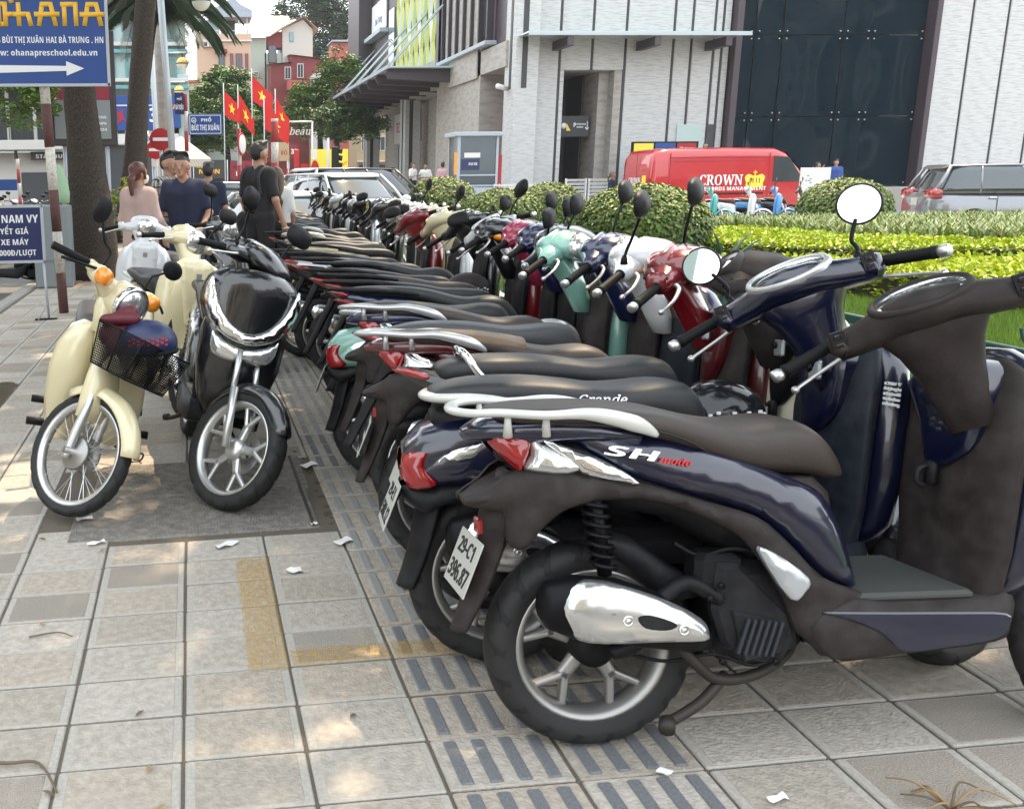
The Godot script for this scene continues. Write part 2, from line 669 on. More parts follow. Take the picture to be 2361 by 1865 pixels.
	tri_map(std("old_slab", Color.WHITE, 0.9), 1.3, noise_tex(0.025, 7, lin(0.14, 0.125, 0.11), lin(0.29, 0.27, 0.24), 512, 64), rough, 0.6)
	tri_map(std("soil", Color.WHITE, 0.98), 2.0, noise_tex(0.06, 6, lin(0.06, 0.045, 0.03), lin(0.2, 0.15, 0.1), 512, 65), rough, 1.2)
	tri_map(std("asphalt", Color.WHITE, 0.9), 0.9, noise_tex(0.06, 6, lin(0.12, 0.115, 0.11), lin(0.2, 0.195, 0.185), 512, 66), rough, 0.5)
	tri_map(std("kerb_stone", Color.WHITE, 0.85), 1.5, noise_tex(0.05, 6, lin(0.22, 0.21, 0.19), lin(0.36, 0.34, 0.31), 512, 67), fine, 0.6)
	tri_map(std("rubble", Color.WHITE, 0.95), 3.0, noise_tex(0.05, 5, lin(0.25, 0.16, 0.1), lin(0.42, 0.31, 0.22), 512, 68), rough, 0.8)
	var yp := std("yellow_paint", Color.WHITE, 0.8)
	yp.transparency = BaseMaterial3D.TRANSPARENCY_ALPHA
	tri_map(yp, 2.2, noise_tex(0.035, 6, Color(0.76, 0.6, 0.28, 0.0), Color(0.78, 0.63, 0.3, 0.62), 512, 69, Color(0.77, 0.61, 0.29, 0.3)))
	for n in ["brown_plastic", "black_plastic", "slate_plastic"]:
		var c: Color = M[n].albedo_color
		M[n].albedo_color = Color.WHITE
		tri_map(M[n], 2.5, noise_tex(0.02, 6, c.darkened(0.12), c.lightened(0.1), 256, 95), bump_tex(0.35, 2, 2.0, 256, 96), 0.25, false)
	for n in ["brown_plastic", "black_plastic", "grey_plastic", "slate_plastic", "rubber", "black_metal", "dark_metal"]:
		M[n].metallic_specular = 0.3
	std("paper", lin(0.72, 0.72, 0.7), 0.8)
	std("twig", lin(0.14, 0.1, 0.065), 0.9)
	std("dry_leaf", lin(0.3, 0.2, 0.1), 0.9)

# ------------------------------------------------------------------ ground
const SLOPE := 0.0304
func gy(x: float) -> float:
	return clampf(x, -2.3, 3.2) * SLOPE

func tile_mesh(w: float, d: float, kind: int, v: int) -> Mesh:
	return cached("tile%s_%s_%d_%d" % [w, d, kind, v], func():
		var am := ArrayMesh.new()
		var r := RandomNumberGenerator.new()
		r.seed = 100 + v * 7 + kind
		var b := Mb.new()
		var j := 0.0015
		b.box(Vector3(r.randf_range(-j, j), -0.015, r.randf_range(-j, j)), Vector3(w, 0.03, d), 0.0035)
		b.done_into(am)
		if kind == 0:
			var c := Mb.new()
			c.box(Vector3(0, -0.001, 0), Vector3(w - 0.045, 0.0052, d - 0.016), 0.0022)
			c.done_into(am)
			am.surface_set_material(0, M.paver_edge)
			am.surface_set_material(1, M["paver_rough%d" % (v % 4)] if v % 7 == 3 else M["paver%d" % (v % 4)])
		else:
			var c := Mb.new()
			for i in 4:
				c.box(Vector3((i - 1.5) * w * 0.235, 0.0005, 0), Vector3(w * 0.105, 0.009, d * 0.86), 0.0032)
			c.done_into(am)
			am.surface_set_material(0, M["paver%d" % (v % 4)])
			am.surface_set_material(1, M.tactile_bar if kind == 1 else M.tactile_bar_pale)
		return am)

func ground() -> void:
	# one sheet to the horizon, at road level
	var b := Mb.new()
	for i in 12:
		for j in 12:
			var x0 := -600.0 + i * 100.0
			var z0 := -800.0 + j * 100.0
			b.quad(Vector3(x0, -0.26, z0 + 100), Vector3(x0 + 100, -0.26, z0 + 100), Vector3(x0 + 100, -0.26, z0), Vector3(x0, -0.26, z0))
	struct("road", b.done(), M.asphalt)
	# pavement bed under the tiles, sloping to the kerb
	b = Mb.new()
	var zn := 3.0
	var zf := -48.0
	var xl := -2.3
	var xr := 3.2
	b.quad(Vector3(xl, gy(xl) - 0.006, zn), Vector3(xr, gy(xr) - 0.006, zn), Vector3(xr, gy(xr) - 0.006, zf), Vector3(xl, gy(xl) - 0.006, zf))
	b.quad(Vector3(xl, -0.26, zn), Vector3(xl, gy(xl) - 0.006, zn), Vector3(xl, gy(xl) - 0.006, zf), Vector3(xl, -0.26, zf))
	b.quad(Vector3(xl, -0.26, zn), Vector3(xr, -0.26, zn), Vector3(xr, gy(xr) - 0.006, zn), Vector3(xl, gy(xl) - 0.006, zn))
	b.quad(Vector3(xr, -0.26, zf), Vector3(xl, -0.26, zf), Vector3(xl, gy(xl) - 0.006, zf), Vector3(xr, gy(xr) - 0.006, zf))
	var pv := struct("pavement", b.done(), M.joint_dirt)
	# tiles
	var tx := 0.3119
	var tz := 0.21703
	var joint := 0.009
	var rot := Basis(Vector3.BACK, atan(SLOPE))
	var list := []
	for r in range(-200, 14):
		for k in range(-8, 11):
			var x := (k + 0.5) * tx - 0.0587
			var z := -(3.4773 - (r + 0.5) * tz)
			if x < -2.2 or x > 3.1 or z < -46.0 or z > 2.2:
				continue
			if x > -0.6 and x < 0.62 and z < -3.74 and z > -4.83:      # manhole slabs lie here
				if x > -0.44 or z < -4.0:
					continue
			if x < -1.35 and z < -5.55 and z > -7.2:                      # tree pit
				continue
			if absf(x + 1.5) < 0.55 and absf(z + 14.9) < 0.8:
				continue
			if absf(x + 1.65) < 0.5 and absf(z + 24.4) < 0.8:
				continue
			var kind := 0
			if k == 2 or k == 3:
				kind = 1 if (r > 2 or rng.randf() < 0.15) else 2
			var v := rng.randi_range(0, 27)
			var tilt := Basis(Vector3.RIGHT, rng.randf_range(-0.006, 0.006)) * Basis(Vector3.BACK, rng.randf_range(-0.004, 0.004))
			list.append([Vector2(x - 0.6, z).length() if z < -0.9 else 999.0 + z, kind, v, Transform3D(rot * tilt, Vector3(x, gy(x) + rng.randf_range(-0.0015, 0.0015), z))])
	list.sort_custom(func(p, q): return p[0] < q[0])
	var rest := {}
	for i in list.size():
		var e: Array = list[i]
		var m := tile_mesh(tx - joint, tz - joint, e[1], e[2])
		if i < 300:
			obj("tile", m, null, pv, e[3])
		else:
			var key := "%d_%d" % [e[1], e[2] % 6]
			if not rest.has(key):
				rest[key] = [tile_mesh(tx - joint, tz - joint, e[1], e[2] % 6), []]
			rest[key][1].append(e[3])
	# the far tiles, joined
	var by_mat := {}
	for key in rest:
		var m: ArrayMesh = rest[key][0]
		for s in m.get_surface_count():
			var mt := m.surface_get_material(s)
			if not by_mat.has(mt):
				var st := SurfaceTool.new()
				st.begin(Mesh.PRIMITIVE_TRIANGLES)
				by_mat[mt] = st
			for x in rest[key][1]:
				by_mat[mt].append_from(m, s, x)
	var am := ArrayMesh.new()
	for mt in by_mat:
		by_mat[mt].commit(am)
		am.surface_set_material(am.get_surface_count() - 1, mt)
	var far := obj("far_tiles", am, null, pv)
	far.set_meta("kind", "stuff")
	# kerb stones along the road
	for i in 40:
		var z := 2.4 - i * 1.0
		b = Mb.new()
		var ln := 0.985
		b.box(Vector3(0, -0.085, 0), Vector3(0.2, 0.19, ln), 0.018)
		obj("kerb_stone", cached("kerb_stone_mesh", func(): return b.done()), M.kerb_stone, pv, Transform3D(Basis(Vector3.UP, rng.randf_range(-0.006, 0.006)), Vector3(-2.4, gy(-2.3) + rng.randf_range(-0.01, 0.006), z - 0.5)))
	# two old concrete covers and the earth strip beside them
	var cover := [[-0.55, 0.5, -3.755, -4.27], [-0.5, 0.52, -4.29, -4.82]]
	for c in cover:
		b = Mb.new()
		b.box(Vector3.ZERO, Vector3(c[1] - c[0], 0.05, c[2] - c[3]), 0.008)
		var cx: float = (c[0] + c[1]) / 2
		obj("concrete_cover", b.done(), M.old_slab, pv, Transform3D(rot, Vector3(cx, gy(cx) - 0.022, (c[2] + c[3]) / 2)))
	b = Mb.new()
	b.box(Vector3.ZERO, Vector3(0.012, 0.05, 1.02), 0.002)
	obj("iron_edge", b.done(), M.rust_steel, pv, Transform3D(rot, Vector3(0.47, gy(0.47) - 0.014, -4.28)))
	stuff("earth_strip", lumpy(Rect2(0.5, -4.85, 0.12, 1.1), 0.02, 0.012, 5), M.soil, pv)
	stuff("tree_pit_earth", lumpy(Rect2(-2.25, -7.25, 0.95, 1.75), 0.05, 0.06, 6), M.soil, pv)
	stuff("tree_pit_earth", lumpy(Rect2(-2.05, -15.7, 1.1, 1.6), 0.06, 0.07, 8), M.rubble, pv)
	stuff("tree_pit_earth", lumpy(Rect2(-2.15, -25.2, 1.0, 1.6), 0.08, 0.06, 9), M.soil, pv)
	# worn yellow line
	var yb := Mb.new()
	for q in [[0.13, 0.25, -3.45, -2.59], [0.262, 0.56, -2.70, -2.60], [0.575, 0.87, -2.70, -2.60], [0.885, 1.18, -2.69, -2.61]]:
		var z0: float = q[2]
		while z0 < q[3] - 0.01:
			var z1: float = minf(z0 + 0.2, q[3])
			yb.quad(Vector3(q[0], gy(q[0]) + 0.0068, z1), Vector3(q[1], gy(q[1]) + 0.0068, z1), Vector3(q[1], gy(q[1]) + 0.0068, z0), Vector3(q[0], gy(q[0]) + 0.0068, z0))
			z0 += 0.2
	obj("painted_line", yb.done(), M.yellow_paint, pv)

func lumpy(r: Rect2, step: float, h: float, sd: int) -> Mesh:   # Rect2 in x, z
	var n := FastNoiseLite.new()
	n.seed = sd
	n.frequency = 2.5
	n.fractal_octaves = 4
	var b := Mb.new()
	b.smooth()
	var nx := int(r.size.x / step) + 1
	var nz := int(r.size.y / step) + 1
	var rows := []
	for j in nz + 1:
		var row := PackedVector3Array()
		for i in nx + 1:
			var x := r.position.x + r.size.x * i / nx
			var z := r.position.y + r.size.y * j / nz
			var e := minf(minf(i, nx - i), minf(j, nz - j))
			row.append(Vector3(x, gy(x) - 0.012 + (n.get_noise_2d(x * 4, z * 4) * 0.5 + 0.5) * h * clampf(e / 2.0, 0, 1), z))
		rows.append(row)
	for j in nz:
		for i in nx:
			b.quad(rows[j + 1][i], rows[j + 1][i + 1], rows[j][i + 1], rows[j][i])
	return b.done()

func boxm(c: Vector3, s: Vector3, bv := 0.0) -> Mesh:
	var b := Mb.new()
	b.box(c, s, bv)
	return b.done()

func part(called: String, m: Material, p: Node3D, c: Vector3, s: Vector3, bv := 0.0) -> MeshInstance3D:
	return obj(called, boxm(Vector3.ZERO, s, bv), m, p, at(c.x, c.y, c.z))

func build_mats() -> void:
	tri_map(std("stone", Color.WHITE, 0.62), 0.28, noise_tex(0.012, 7, lin(0.333, 0.329, 0.319), lin(0.517, 0.517, 0.517), 1024, 71, lin(0.463, 0.463, 0.458)), null, 1.0, true, Vector3(0.5, 3.4, 0.5))
	tri_map(std("stone_warm", Color.WHITE, 0.7), 0.3, noise_tex(0.014, 6, lin(0.255, 0.232, 0.206), lin(0.375, 0.352, 0.323), 512, 72, lin(0.338, 0.315, 0.289)), null, 1.0, true, Vector3(0.6, 2.0, 0.6))
	std("dark_frame", lin(0.035, 0.027, 0.032), 0.5)
	std("dark_panel", lin(0.05, 0.036, 0.045), 0.45)
	std("strip_dark", lin(0.03, 0.03, 0.032), 0.5)
	std("interior_dark", lin(0.05, 0.055, 0.06), 0.7)
	std("curtain_glass", lin(0.003, 0.011, 0.018), 0.03)
	M.curtain_glass.metallic_specular = 0.35
	std("window_dark", lin(0.06, 0.075, 0.085), 0.08, 0.3)
	std("shop_glass", lin(0.16, 0.24, 0.24), 0.06, 0.2)
	std("canopy_glass", lin(0.4, 0.5, 0.48), 0.2)
	std("deep_red", lin(0.22, 0.012, 0.03), 0.45)
	std("sign_red", lin(0.350, 0.010, 0.014), 0.5)
	std("sign_white", lin(0.6, 0.6, 0.58), 0.5)
	std("sign_yellow", lin(0.75, 0.6, 0.05), 0.5)
	std("sign_blue", lin(0.011, 0.055, 0.231), 0.45)
	std("sign_navy", lin(0.009, 0.015, 0.080), 0.45)
	std("sign_orange", lin(0.75, 0.3, 0.03), 0.5)
	std("zig_yellow", lin(0.416, 0.424, 0.096), 0.5)
	std("zig_green", lin(0.280, 0.392, 0.238), 0.5)
	std("zig_white", lin(0.480, 0.512, 0.464), 0.5)
	std("kiosk_grey", lin(0.34, 0.38, 0.42), 0.5)
	std("peach_wall", lin(0.448, 0.320, 0.232), 0.85)
	std("sage_wall", lin(0.306, 0.357, 0.315), 0.85)
	std("pale_wall", lin(0.400, 0.416, 0.384), 0.85)
	std("maroon_wall", lin(0.169, 0.036, 0.039), 0.85)
	std("pink_wall", lin(0.350, 0.091, 0.077), 0.85)
	std("teal_wall", lin(0.336, 0.440, 0.440), 0.8)
	std("teal_trim", lin(0.12, 0.30, 0.31), 0.7)
	std("white_wall", lin(0.493, 0.484, 0.459), 0.85)
	std("ochre_wall", lin(0.36, 0.29, 0.18), 0.85)
	std("roof_cream", lin(0.468, 0.391, 0.281), 0.8)
	std("roof_tile", lin(0.42, 0.13, 0.09), 0.85)
	std("roof_slate", lin(0.28, 0.32, 0.38), 0.8)
	std("lamp_yellow", lin(0.75, 0.42, 0.02), 0.3, 0.0, 0.8)
	std("lamp_white", lin(0.62, 0.62, 0.58), 0.3)
	std("awning", lin(0.6, 0.55, 0.48), 0.85)
	std("steel_post", lin(0.4, 0.43, 0.46), 0.45, 0.3)
	std("pole_red", lin(0.28, 0.03, 0.03), 0.6)
	std("pole_white", lin(0.6, 0.58, 0.54), 0.7)
	std("plaza", lin(0.34, 0.335, 0.32), 0.85)
	std("flag_red", lin(0.504, 0.014, 0.010), 0.7)
	std("star_yellow", lin(0.85, 0.6, 0.02), 0.6)
	std("fence_green", lin(0.012, 0.055, 0.042), 0.45)
	std("grey_cabinet", lin(0.2, 0.22, 0.225), 0.6)

func buildings() -> void:
	build_mats()
	# plaza slab beyond the garden
	var pb := Mb.new()
	pb.quad(Vector3(3.2, -0.04, -17), Vector3(60, -0.04, -17), Vector3(60, -0.04, -70), Vector3(3.2, -0.04, -70))
	struct("plaza_paving", pb.done(), M.plaza)
	tower()
	wing()

func tower() -> void:
	var t := thing("stone_tower", "pale stone tower base with thin dark vertical strips and a dark glass bay", "building", Vector3(12, -0.1, -36.5))
	var H := 16.0
	# stone walls, left and right of the glass bay, built as upright slabs between the strips (local x from the corner)
	var xs := [0.0, 1.75, 2.98, 4.25, 6.08, 6.78, 7.65, 7.97, 8.3]
	for i in xs.size() - 1:
		var x0: float = xs[i] + 0.05
		var x1: float = xs[i + 1] - 0.05
		if i == 1 or i == 2:
			continue
		part("stone_slab", M.stone, t, Vector3((x0 + x1) / 2, H / 2, -0.4), Vector3(x1 - x0, H, 0.8), 0.02)
	# portal: slabs above the opening, jambs beside it
	part("stone_slab", M.stone, t, Vector3(2.365, 5.37 + (H - 5.37) / 2, -0.4), Vector3(1.13, H - 5.37, 0.8), 0.02)
	part("stone_slab", M.stone, t, Vector3(3.615, 5.37 + (H - 5.37) / 2, -0.4), Vector3(1.17, H - 5.37, 0.8), 0.02)
	part("jamb", M.stone, t, Vector3(1.87, 2.685, -0.4), Vector3(0.15, 5.37, 0.8), 0.01)
	part("jamb", M.stone_warm, t, Vector3(4.03, 2.685, -1.0), Vector3(0.3, 5.37, 2.0), 0.01)
	part("portal_lining", M.stone_warm, t, Vector3(2.9, 5.44, -1.9), Vector3(2.3, 0.12, 2.6))
	part("portal_lining", M.dark_panel, t, Vector3(3.42, 2.685, -2.6), Vector3(0.06, 5.37, 1.6))
	part("portal_back", M.interior_dark, t, Vector3(2.6, 2.685, -3.4), Vector3(2.4, 5.37, 0.1))
	for i in [1, 3, 4, 5, 6, 7]:
		part("strip", M.strip_dark, t, Vector3(xs[i], H / 2, -0.28), Vector3(0.095, H, 0.5))
	part("strip", M.strip_dark, t, Vector3(2.98, 5.4 + (H - 5.4) / 2, -0.28), Vector3(0.095, H - 5.4, 0.5))
	var sg := part("portal_sign", M.strip_dark, t, Vector3(2.65, 3.4, -0.9), Vector3(1.42, 0.78, 0.1), 0.01)
	for i in 2:
		obj("sign_symbol", cached("symdisc", func():
			var b := Mb.new()
			b.smooth()
			b.xf(Transform3D(Basis(Vector3.RIGHT, PI / 2), Vector3.ZERO))
			b.lathe([Vector2(0, 0), Vector2(0.11, 0), Vector2(0.11, 0.012), Vector2(0, 0.012)], 20, false)
			return b.done()), M.white_print, sg, at(-0.55 + i * 0.26, 0.02, 0.052))
	letter(sg, "sign_symbol", "P", 0.16, M.white_print, at(0.15, 0.05, 0.055))
	letter(sg, "sign_lettering", "LOI XUONG TANG HAM", 0.06, M.white_print, at(0.4, 0.08, 0.055), 0.36)
	letter(sg, "sign_lettering", "BASEMENT", 0.06, M.white_print, at(0.36, -0.03, 0.055), 0.26)
	obj("sign_arrow", cached("arrowdown", func():
		var b := Mb.new()
		b.prism(PackedVector2Array(xy([-0.012, 0.17, 0.012, 0.17, 0.012, -0.1, 0.08, -0.03, 0.08, -0.07, 0.0, -0.16, -0.08, -0.07, -0.08, -0.03, -0.012, -0.1])), 0.052, 0.06)
		return b.done()), M.white_print, sg, at(0.64, 0.02, 0.0))
	obj("sign_symbol", cached("symtri", func():
		var b := Mb.new()
		b.prism(PackedVector2Array(xy([-0.08, -0.14, 0.09, -0.14, -0.08, 0.14])), 0.052, 0.06)
		return b.done()), M.sign_yellow, sg, at(-0.1, -0.02, 0.0))
	# glass canopy on stub brackets
	var cb := part("canopy_glass", M.canopy_glass, t, Vector3(4.1, 6.5, 0.75), Vector3(8.2, 0.05, 1.6))
	part("canopy_edge", M.steel_post, t, Vector3(4.1, 6.43, 1.56), Vector3(8.2, 0.09, 0.06))
	for x in [1.55, 4.75, 7.4]:
		obj("bracket", cached("bracketm", func():
			var b := Mb.new()
			b.box(Vector3(0, 0, 0.75), Vector3(0.24, 0.32, 1.5), 0.01)
			return b.done()), M.dark_panel, t, at(x, 6.2, 0.02))
	part("vent_grille", M.sign_white, t, Vector3(7.3, 8.6, 0.02), Vector3(0.3, 1.6, 0.05))
	part("service_door", M.interior_dark, t, Vector3(7.81, 1.7, 0.012), Vector3(0.22, 3.4, 0.03))
	part("stair_glass", M.canopy_glass, t, Vector3(6.95, 1.7, 0.03), Vector3(1.0, 3.4, 0.03))
	# the glass bay, slightly bowed
	part("bay_frame", M.dark_panel, t, Vector3(8.42, H / 2, -0.1), Vector3(0.26, H, 0.9), 0.02)
	part("bay_frame", M.dark_panel, t, Vector3(16.2, H / 2, -0.1), Vector3(0.22, H, 0.9), 0.02)
	part("bay_wall", M.interior_dark, t, Vector3(12.3, H / 2, -2.6), Vector3(8.0, H, 0.3))
	part("bay_plinth", M.stone, t, Vector3(12.3, 0.5, -0.25), Vector3(7.6, 1.0, 0.8), 0.02)
	var bx := [8.55, 9.35, 10.42, 12.8, 13.9, 16.08]
	var ys := [1.02, 3.68, 6.64, 9.7, 12.8, 16.0]
	for i in bx.size() - 1:
		for j in ys.size() - 1:
			var w: float = bx[i + 1] - bx[i] - 0.025
			var h: float = ys[j + 1] - ys[j] - 0.03
			var bow := 0.12 * sin(PI * (bx[i] - 8.5) / 7.6)
			var b := Mb.new()
			b.smooth()
			var rows := []
			for y in 7:
				var row := PackedVector3Array()
				for x in 7:
					var u := x / 6.0 - 0.5
					var v := y / 6.0 - 0.5
					row.append(Vector3(u * w, v * h, 0.03 * (1 - 4 * u * u) * (1 - 4 * v * v) * (1 if (i + j) % 2 else -0.6)))
				rows.append(row)
			b.grid(rows, false)
			var gl := obj("glass_pane", b.done(), M.curtain_glass, t, at((bx[i] + bx[i + 1]) / 2, (ys[j] + ys[j + 1]) / 2, -0.25 + bow))
			if j < 3:
				for q in [[-1, -1], [1, -1], [-1, 1], [1, 1]]:
					obj("glass_fixing", cached("fixing", func():
						var c := Mb.new()
						c.smooth()
						c.ellipsoid(Vector3.ZERO, Vector3.ONE * 0.035, 8, 6)
						return c.done()), M.steel, gl, at(q[0] * (w / 2 - 0.12), q[1] * (h / 2 - 0.12), 0.03))
	# the right stone wall, a little proud and leaning back
	var rx := [16.32, 17.65, 19.1, 20.5, 21.9, 23.3, 24.7, 26.1]
	for i in rx.size() - 1:
		var x0: float = rx[i] + 0.05
		var x1: float = rx[i + 1] - 0.05
		part("stone_slab", M.stone, t, Vector3((x0 + x1) / 2, H / 2, -0.2), Vector3(x1 - x0, H, 0.8), 0.02)
		part("strip", M.strip_dark, t, Vector3(rx[i + 1], H / 2, -0.1), Vector3(0.1, H, 0.5))
	part("core", M.stone_warm, t, Vector3(13.0, H / 2, -7.0), Vector3(26.4, H - 0.1, 7.0))

func wing() -> void:
	var t := thing("shopping_wing", "long lower wing with stone piers, dark boxed windows and a yellow green zigzag screen", "building", Vector3(12, -0.1, 0))
	# piers with a dark slit (x outwards is -x; local z = world z)
	for q in [[-36.6, 1.2], [-44.6, 1.15], [-55.1, 1.3], [-67.0, 1.3]]:
		var pr := part("pier", M.stone, t, Vector3(0.35, 3.6 if q[0] < -40 else 8.0, q[0]), Vector3(0.9, 7.2 if q[0] < -40 else 16.0, q[1]), 0.03)
		part("slit", M.strip_dark, pr, Vector3(-0.455, 0.0, 0.1), Vector3(0.03, 6.6, 0.22))
		part("slit", M.strip_dark, pr, Vector3(-0.1, 0.0, q[1] / 2 + 0.008), Vector3(0.2, 6.6, 0.02))
	# bay walls set back behind the piers
	part("bay_wall", M.stone_warm, t, Vector3(1.4, 3.6, -51.5), Vector3(0.4, 7.2, 6.2))
	part("bay_wall", M.stone_warm, t, Vector3(1.4, 3.6, -63.6), Vector3(0.4, 7.2, 5.6))
	part("bay_wall", M.stone, t, Vector3(1.2, 3.6, -42.4), Vector3(0.4, 7.2, 3.2))
	part("bay_wall", M.deep_red, t, Vector3(1.6, 2.6, -38.9), Vector3(0.3, 5.4, 3.6))
	part("soffit", M.stone_warm, t, Vector3(0.6, 6.0, -40.4), Vector3(1.6, 0.9, 7.2))
	part("soffit", M.stone_warm, t, Vector3(0.7, 6.4, -56.0), Vector3(1.5, 1.4, 22.6))
	part("back_wall", M.stone_warm, t, Vector3(4.0, 8.0, -53.0), Vector3(1.0, 16.0, 32.0))
	# bank front
	var bk := part("bank_sign", M.sign_white, t, Vector3(1.1, 4.5, -59.2), Vector3(0.3, 1.75, 6.2), 0.02)
	letter(bk, "sign_lettering", "TECHCOM", 0.62, M.sign_red, Transform3D(Basis(Vector3.UP, -PI / 2), Vector3(-0.155, 0.05, -1.0)), 3.0)
	letter(bk, "sign_lettering", "BANK", 0.62, M.black_print, Transform3D(Basis(Vector3.UP, -PI / 2), Vector3(-0.155, 0.05, 1.45)), 1.8)
	part("bank_window", M.shop_glass, t, Vector3(1.15, 1.8, -59.0), Vector3(0.1, 3.5, 5.6))
	for i in 3:
		part("mullion", M.steel_post, t, Vector3(1.08, 1.8, -57.6 - i * 1.4), Vector3(0.06, 3.5, 0.06))
	part("red_portal", M.deep_red, t, Vector3(0.9, 2.75, -47.6), Vector3(0.7, 5.5, 1.0), 0.02)
	var d := part("red_door", M.deep_red, t, Vector3(1.3, 2.75, -46.3), Vector3(0.3, 5.5, 1.8), 0.02)
	part("notice", M.sign_white, d, Vector3(-0.16, 0.9, 0.1), Vector3(0.02, 0.9, 0.8))
	part("notice", M.sign_white, d, Vector3(-0.16, -0.6, 0.1), Vector3(0.02, 1.4, 0.9))
	letter(d, "notice_lettering", "VINMART", 0.16, M.sign_red, Transform3D(Basis(Vector3.UP, -PI / 2), Vector3(-0.172, -0.3, 0.1)), 0.6)
	# upper boxes
	part("dark_box", M.dark_frame, t, Vector3(0.8, 12.0, -68.5), Vector3(3.0, 8.4, 4.4), 0.03)
	part("dark_box", M.dark_frame, t, Vector3(1.3, 11.6, -62.4), Vector3(2.2, 8.6, 7.8), 0.03)
	var po := part("poster_window", M.sign_white, t, Vector3(0.1, 11.4, -63.4), Vector3(0.08, 1.8, 4.6))
	part("window_ledge", M.kiosk_grey, t, Vector3(0.0, 10.3, -63.6), Vector3(0.7, 0.25, 5.4), 0.02)
	letter(po, "poster_lettering", "Soc Trang", 0.4, M.sign_blue, Transform3D(Basis(Vector3.UP, -PI / 2), Vector3(-0.045, -0.2, 0.0)), 2.2)
	part("tall_window", M.shop_glass, t, Vector3(0.15, 9.0, -59.6), Vector3(0.08, 4.5, 1.5))
	part("dark_box", M.dark_panel, t, Vector3(0.6, 11.4, -46.6), Vector3(1.6, 9.6, 1.9), 0.03)
	part("dark_box", M.dark_panel, t, Vector3(0.9, 10.6, -38.2), Vector3(1.8, 9.0, 2.0), 0.03)
	# boxed windows
	part("window_box", M.dark_panel, t, Vector3(0.6, 10.7, -42.4), Vector3(1.4, 8.2, 7.4), 0.03)
	part("window_sill", M.kiosk_grey, t, Vector3(-0.25, 6.62, -42.4), Vector3(0.5, 0.16, 7.6), 0.02)
	for i in 6:
		for j in 3:
			part("window_pane", M.window_dark, t, Vector3(-0.12, 8.0 + j * 2.3, -39.5 - i * 1.16), Vector3(0.06, 2.1, 1.0))
	for i in 7:
		part("mullion", M.dark_frame, t, Vector3(-0.22, 10.6, -38.9 - i * 1.16), Vector3(0.26, 7.8, 0.14))
	# zigzag screen: upright folded ribbons
	for i in 17:
		var z := -47.8 - i * 0.6
		obj("zigzag_strip", cached("zig%d" % (i % 2), func():
			var b := Mb.new()
			var dz := 0.22 if i % 2 else -0.22
			for k in 6:
				var y0 := 6.6 + k * 1.4
				var a := Vector3(0, y0, dz if k % 2 else -dz)
				var c := Vector3(0, y0 + 1.4, -dz if k % 2 else dz)
				b.quad(a + Vector3(-0.12, 0, 0.03), a + Vector3(0, 0, -0.26), c + Vector3(0, 0, -0.26), c + Vector3(-0.12, 0, 0.03))
				b.quad(a + Vector3(0, 0, 0.3), a + Vector3(-0.12, 0, 0.03), c + Vector3(-0.12, 0, 0.03), c + Vector3(0, 0, 0.3))
			return b.done()), [M.zig_yellow, M.zig_green, M.zig_yellow, M.zig_white][i % 4], t, at(0.1, 0, z))
	part("screen_back", M.zig_green, t, Vector3(0.3, 10.8, -52.6), Vector3(0.2, 8.6, 10.4))
	# fin canopy over the street side, with its stays
	for i in 11:
		var z := -44.4 - i * 2.35
		obj("canopy_fin", cached("canfin", func():
			var b := Mb.new()
			b.prism(PackedVector2Array(xy([0.3, 5.55, 0.3, 6.15, -3.1, 6.15, -3.25, 6.0, -3.1, 5.72])), -0.12, 0.12, 0.02)
			return b.done()), M.dark_panel, t, at(0, 0.1, z))
	part("canopy_top", M.canopy_glass, t, Vector3(-1.4, 6.29, -56.0), Vector3(3.7, 0.06, 24.4))
	part("canopy_beam", M.kiosk_grey, t, Vector3(-3.2, 6.3, -56.0), Vector3(0.12, 0.14, 24.6))
	for i in 5:
		for k in 2:
			var z := -46.5 - i * 4.6 + k * 0.5
			obj("stay_rod", cached("stay%d" % k, func():
				var b := Mb.new()
				b.smooth()
				b.tube(xyz([0.1, 9.6, 0.0, -3.0, 6.4, 0.9 + k * 0.5]), 0.035, 6)
				return b.done()), M.steel_post, t, at(0, 0, z))
	obj("security_camera", cached("cctv", func():
		var b := Mb.new()
		b.smooth()
		b.tube(xyz([-0.1, 4.75, -36.8, -0.6, 4.8, -36.4]), [0.09, 0.1], 8)
		b.tube(xyz([-0.1, 4.75, -36.8, 0.1, 4.5, -36.8]), 0.03, 6)
		return b.done()), M.sign_white, t)
	part("stone_slab", M.stone_warm, t, Vector3(-0.28, 6.0, -42.4), Vector3(0.06, 1.1, 4.4), 0.01)
	# kiosk in front
	var k := thing("ticket_kiosk", "small grey guard kiosk with a blue notice in its window", "kiosk", Vector3(9.75, -0.1, -33.6))
	part("base", M.kiosk_grey, k, Vector3(0, 0.6, 0), Vector3(1.4, 1.2, 1.3), 0.02)
	part("roof", M.kiosk_grey, k, Vector3(0, 2.95, 0), Vector3(1.65, 0.14, 1.5), 0.02)
	for x in [-0.66, 0.66]:
		for z in [-0.6, 0.6]:
			part("post", M.kiosk_grey, k, Vector3(x, 2.04, z), Vector3(0.08, 1.7, 0.08))
	part("window", M.window_dark, k, Vector3(0, 2.05, 0.58), Vector3(1.24, 1.66, 0.03))
	part("window", M.window_dark, k, Vector3(-0.66, 2.05, 0), Vector3(0.03, 1.66, 1.1))
	part("window", M.window_dark, k, Vector3(0, 2.05, -0.58), Vector3(1.24, 1.66, 0.03))
	part("counter", M.kiosk_grey, k, Vector3(0, 1.6, 0.62), Vector3(1.24, 0.05, 0.08))
	part("counter", M.kiosk_grey, k, Vector3(0, 1.25, 0.62), Vector3(1.3, 0.05, 0.1))
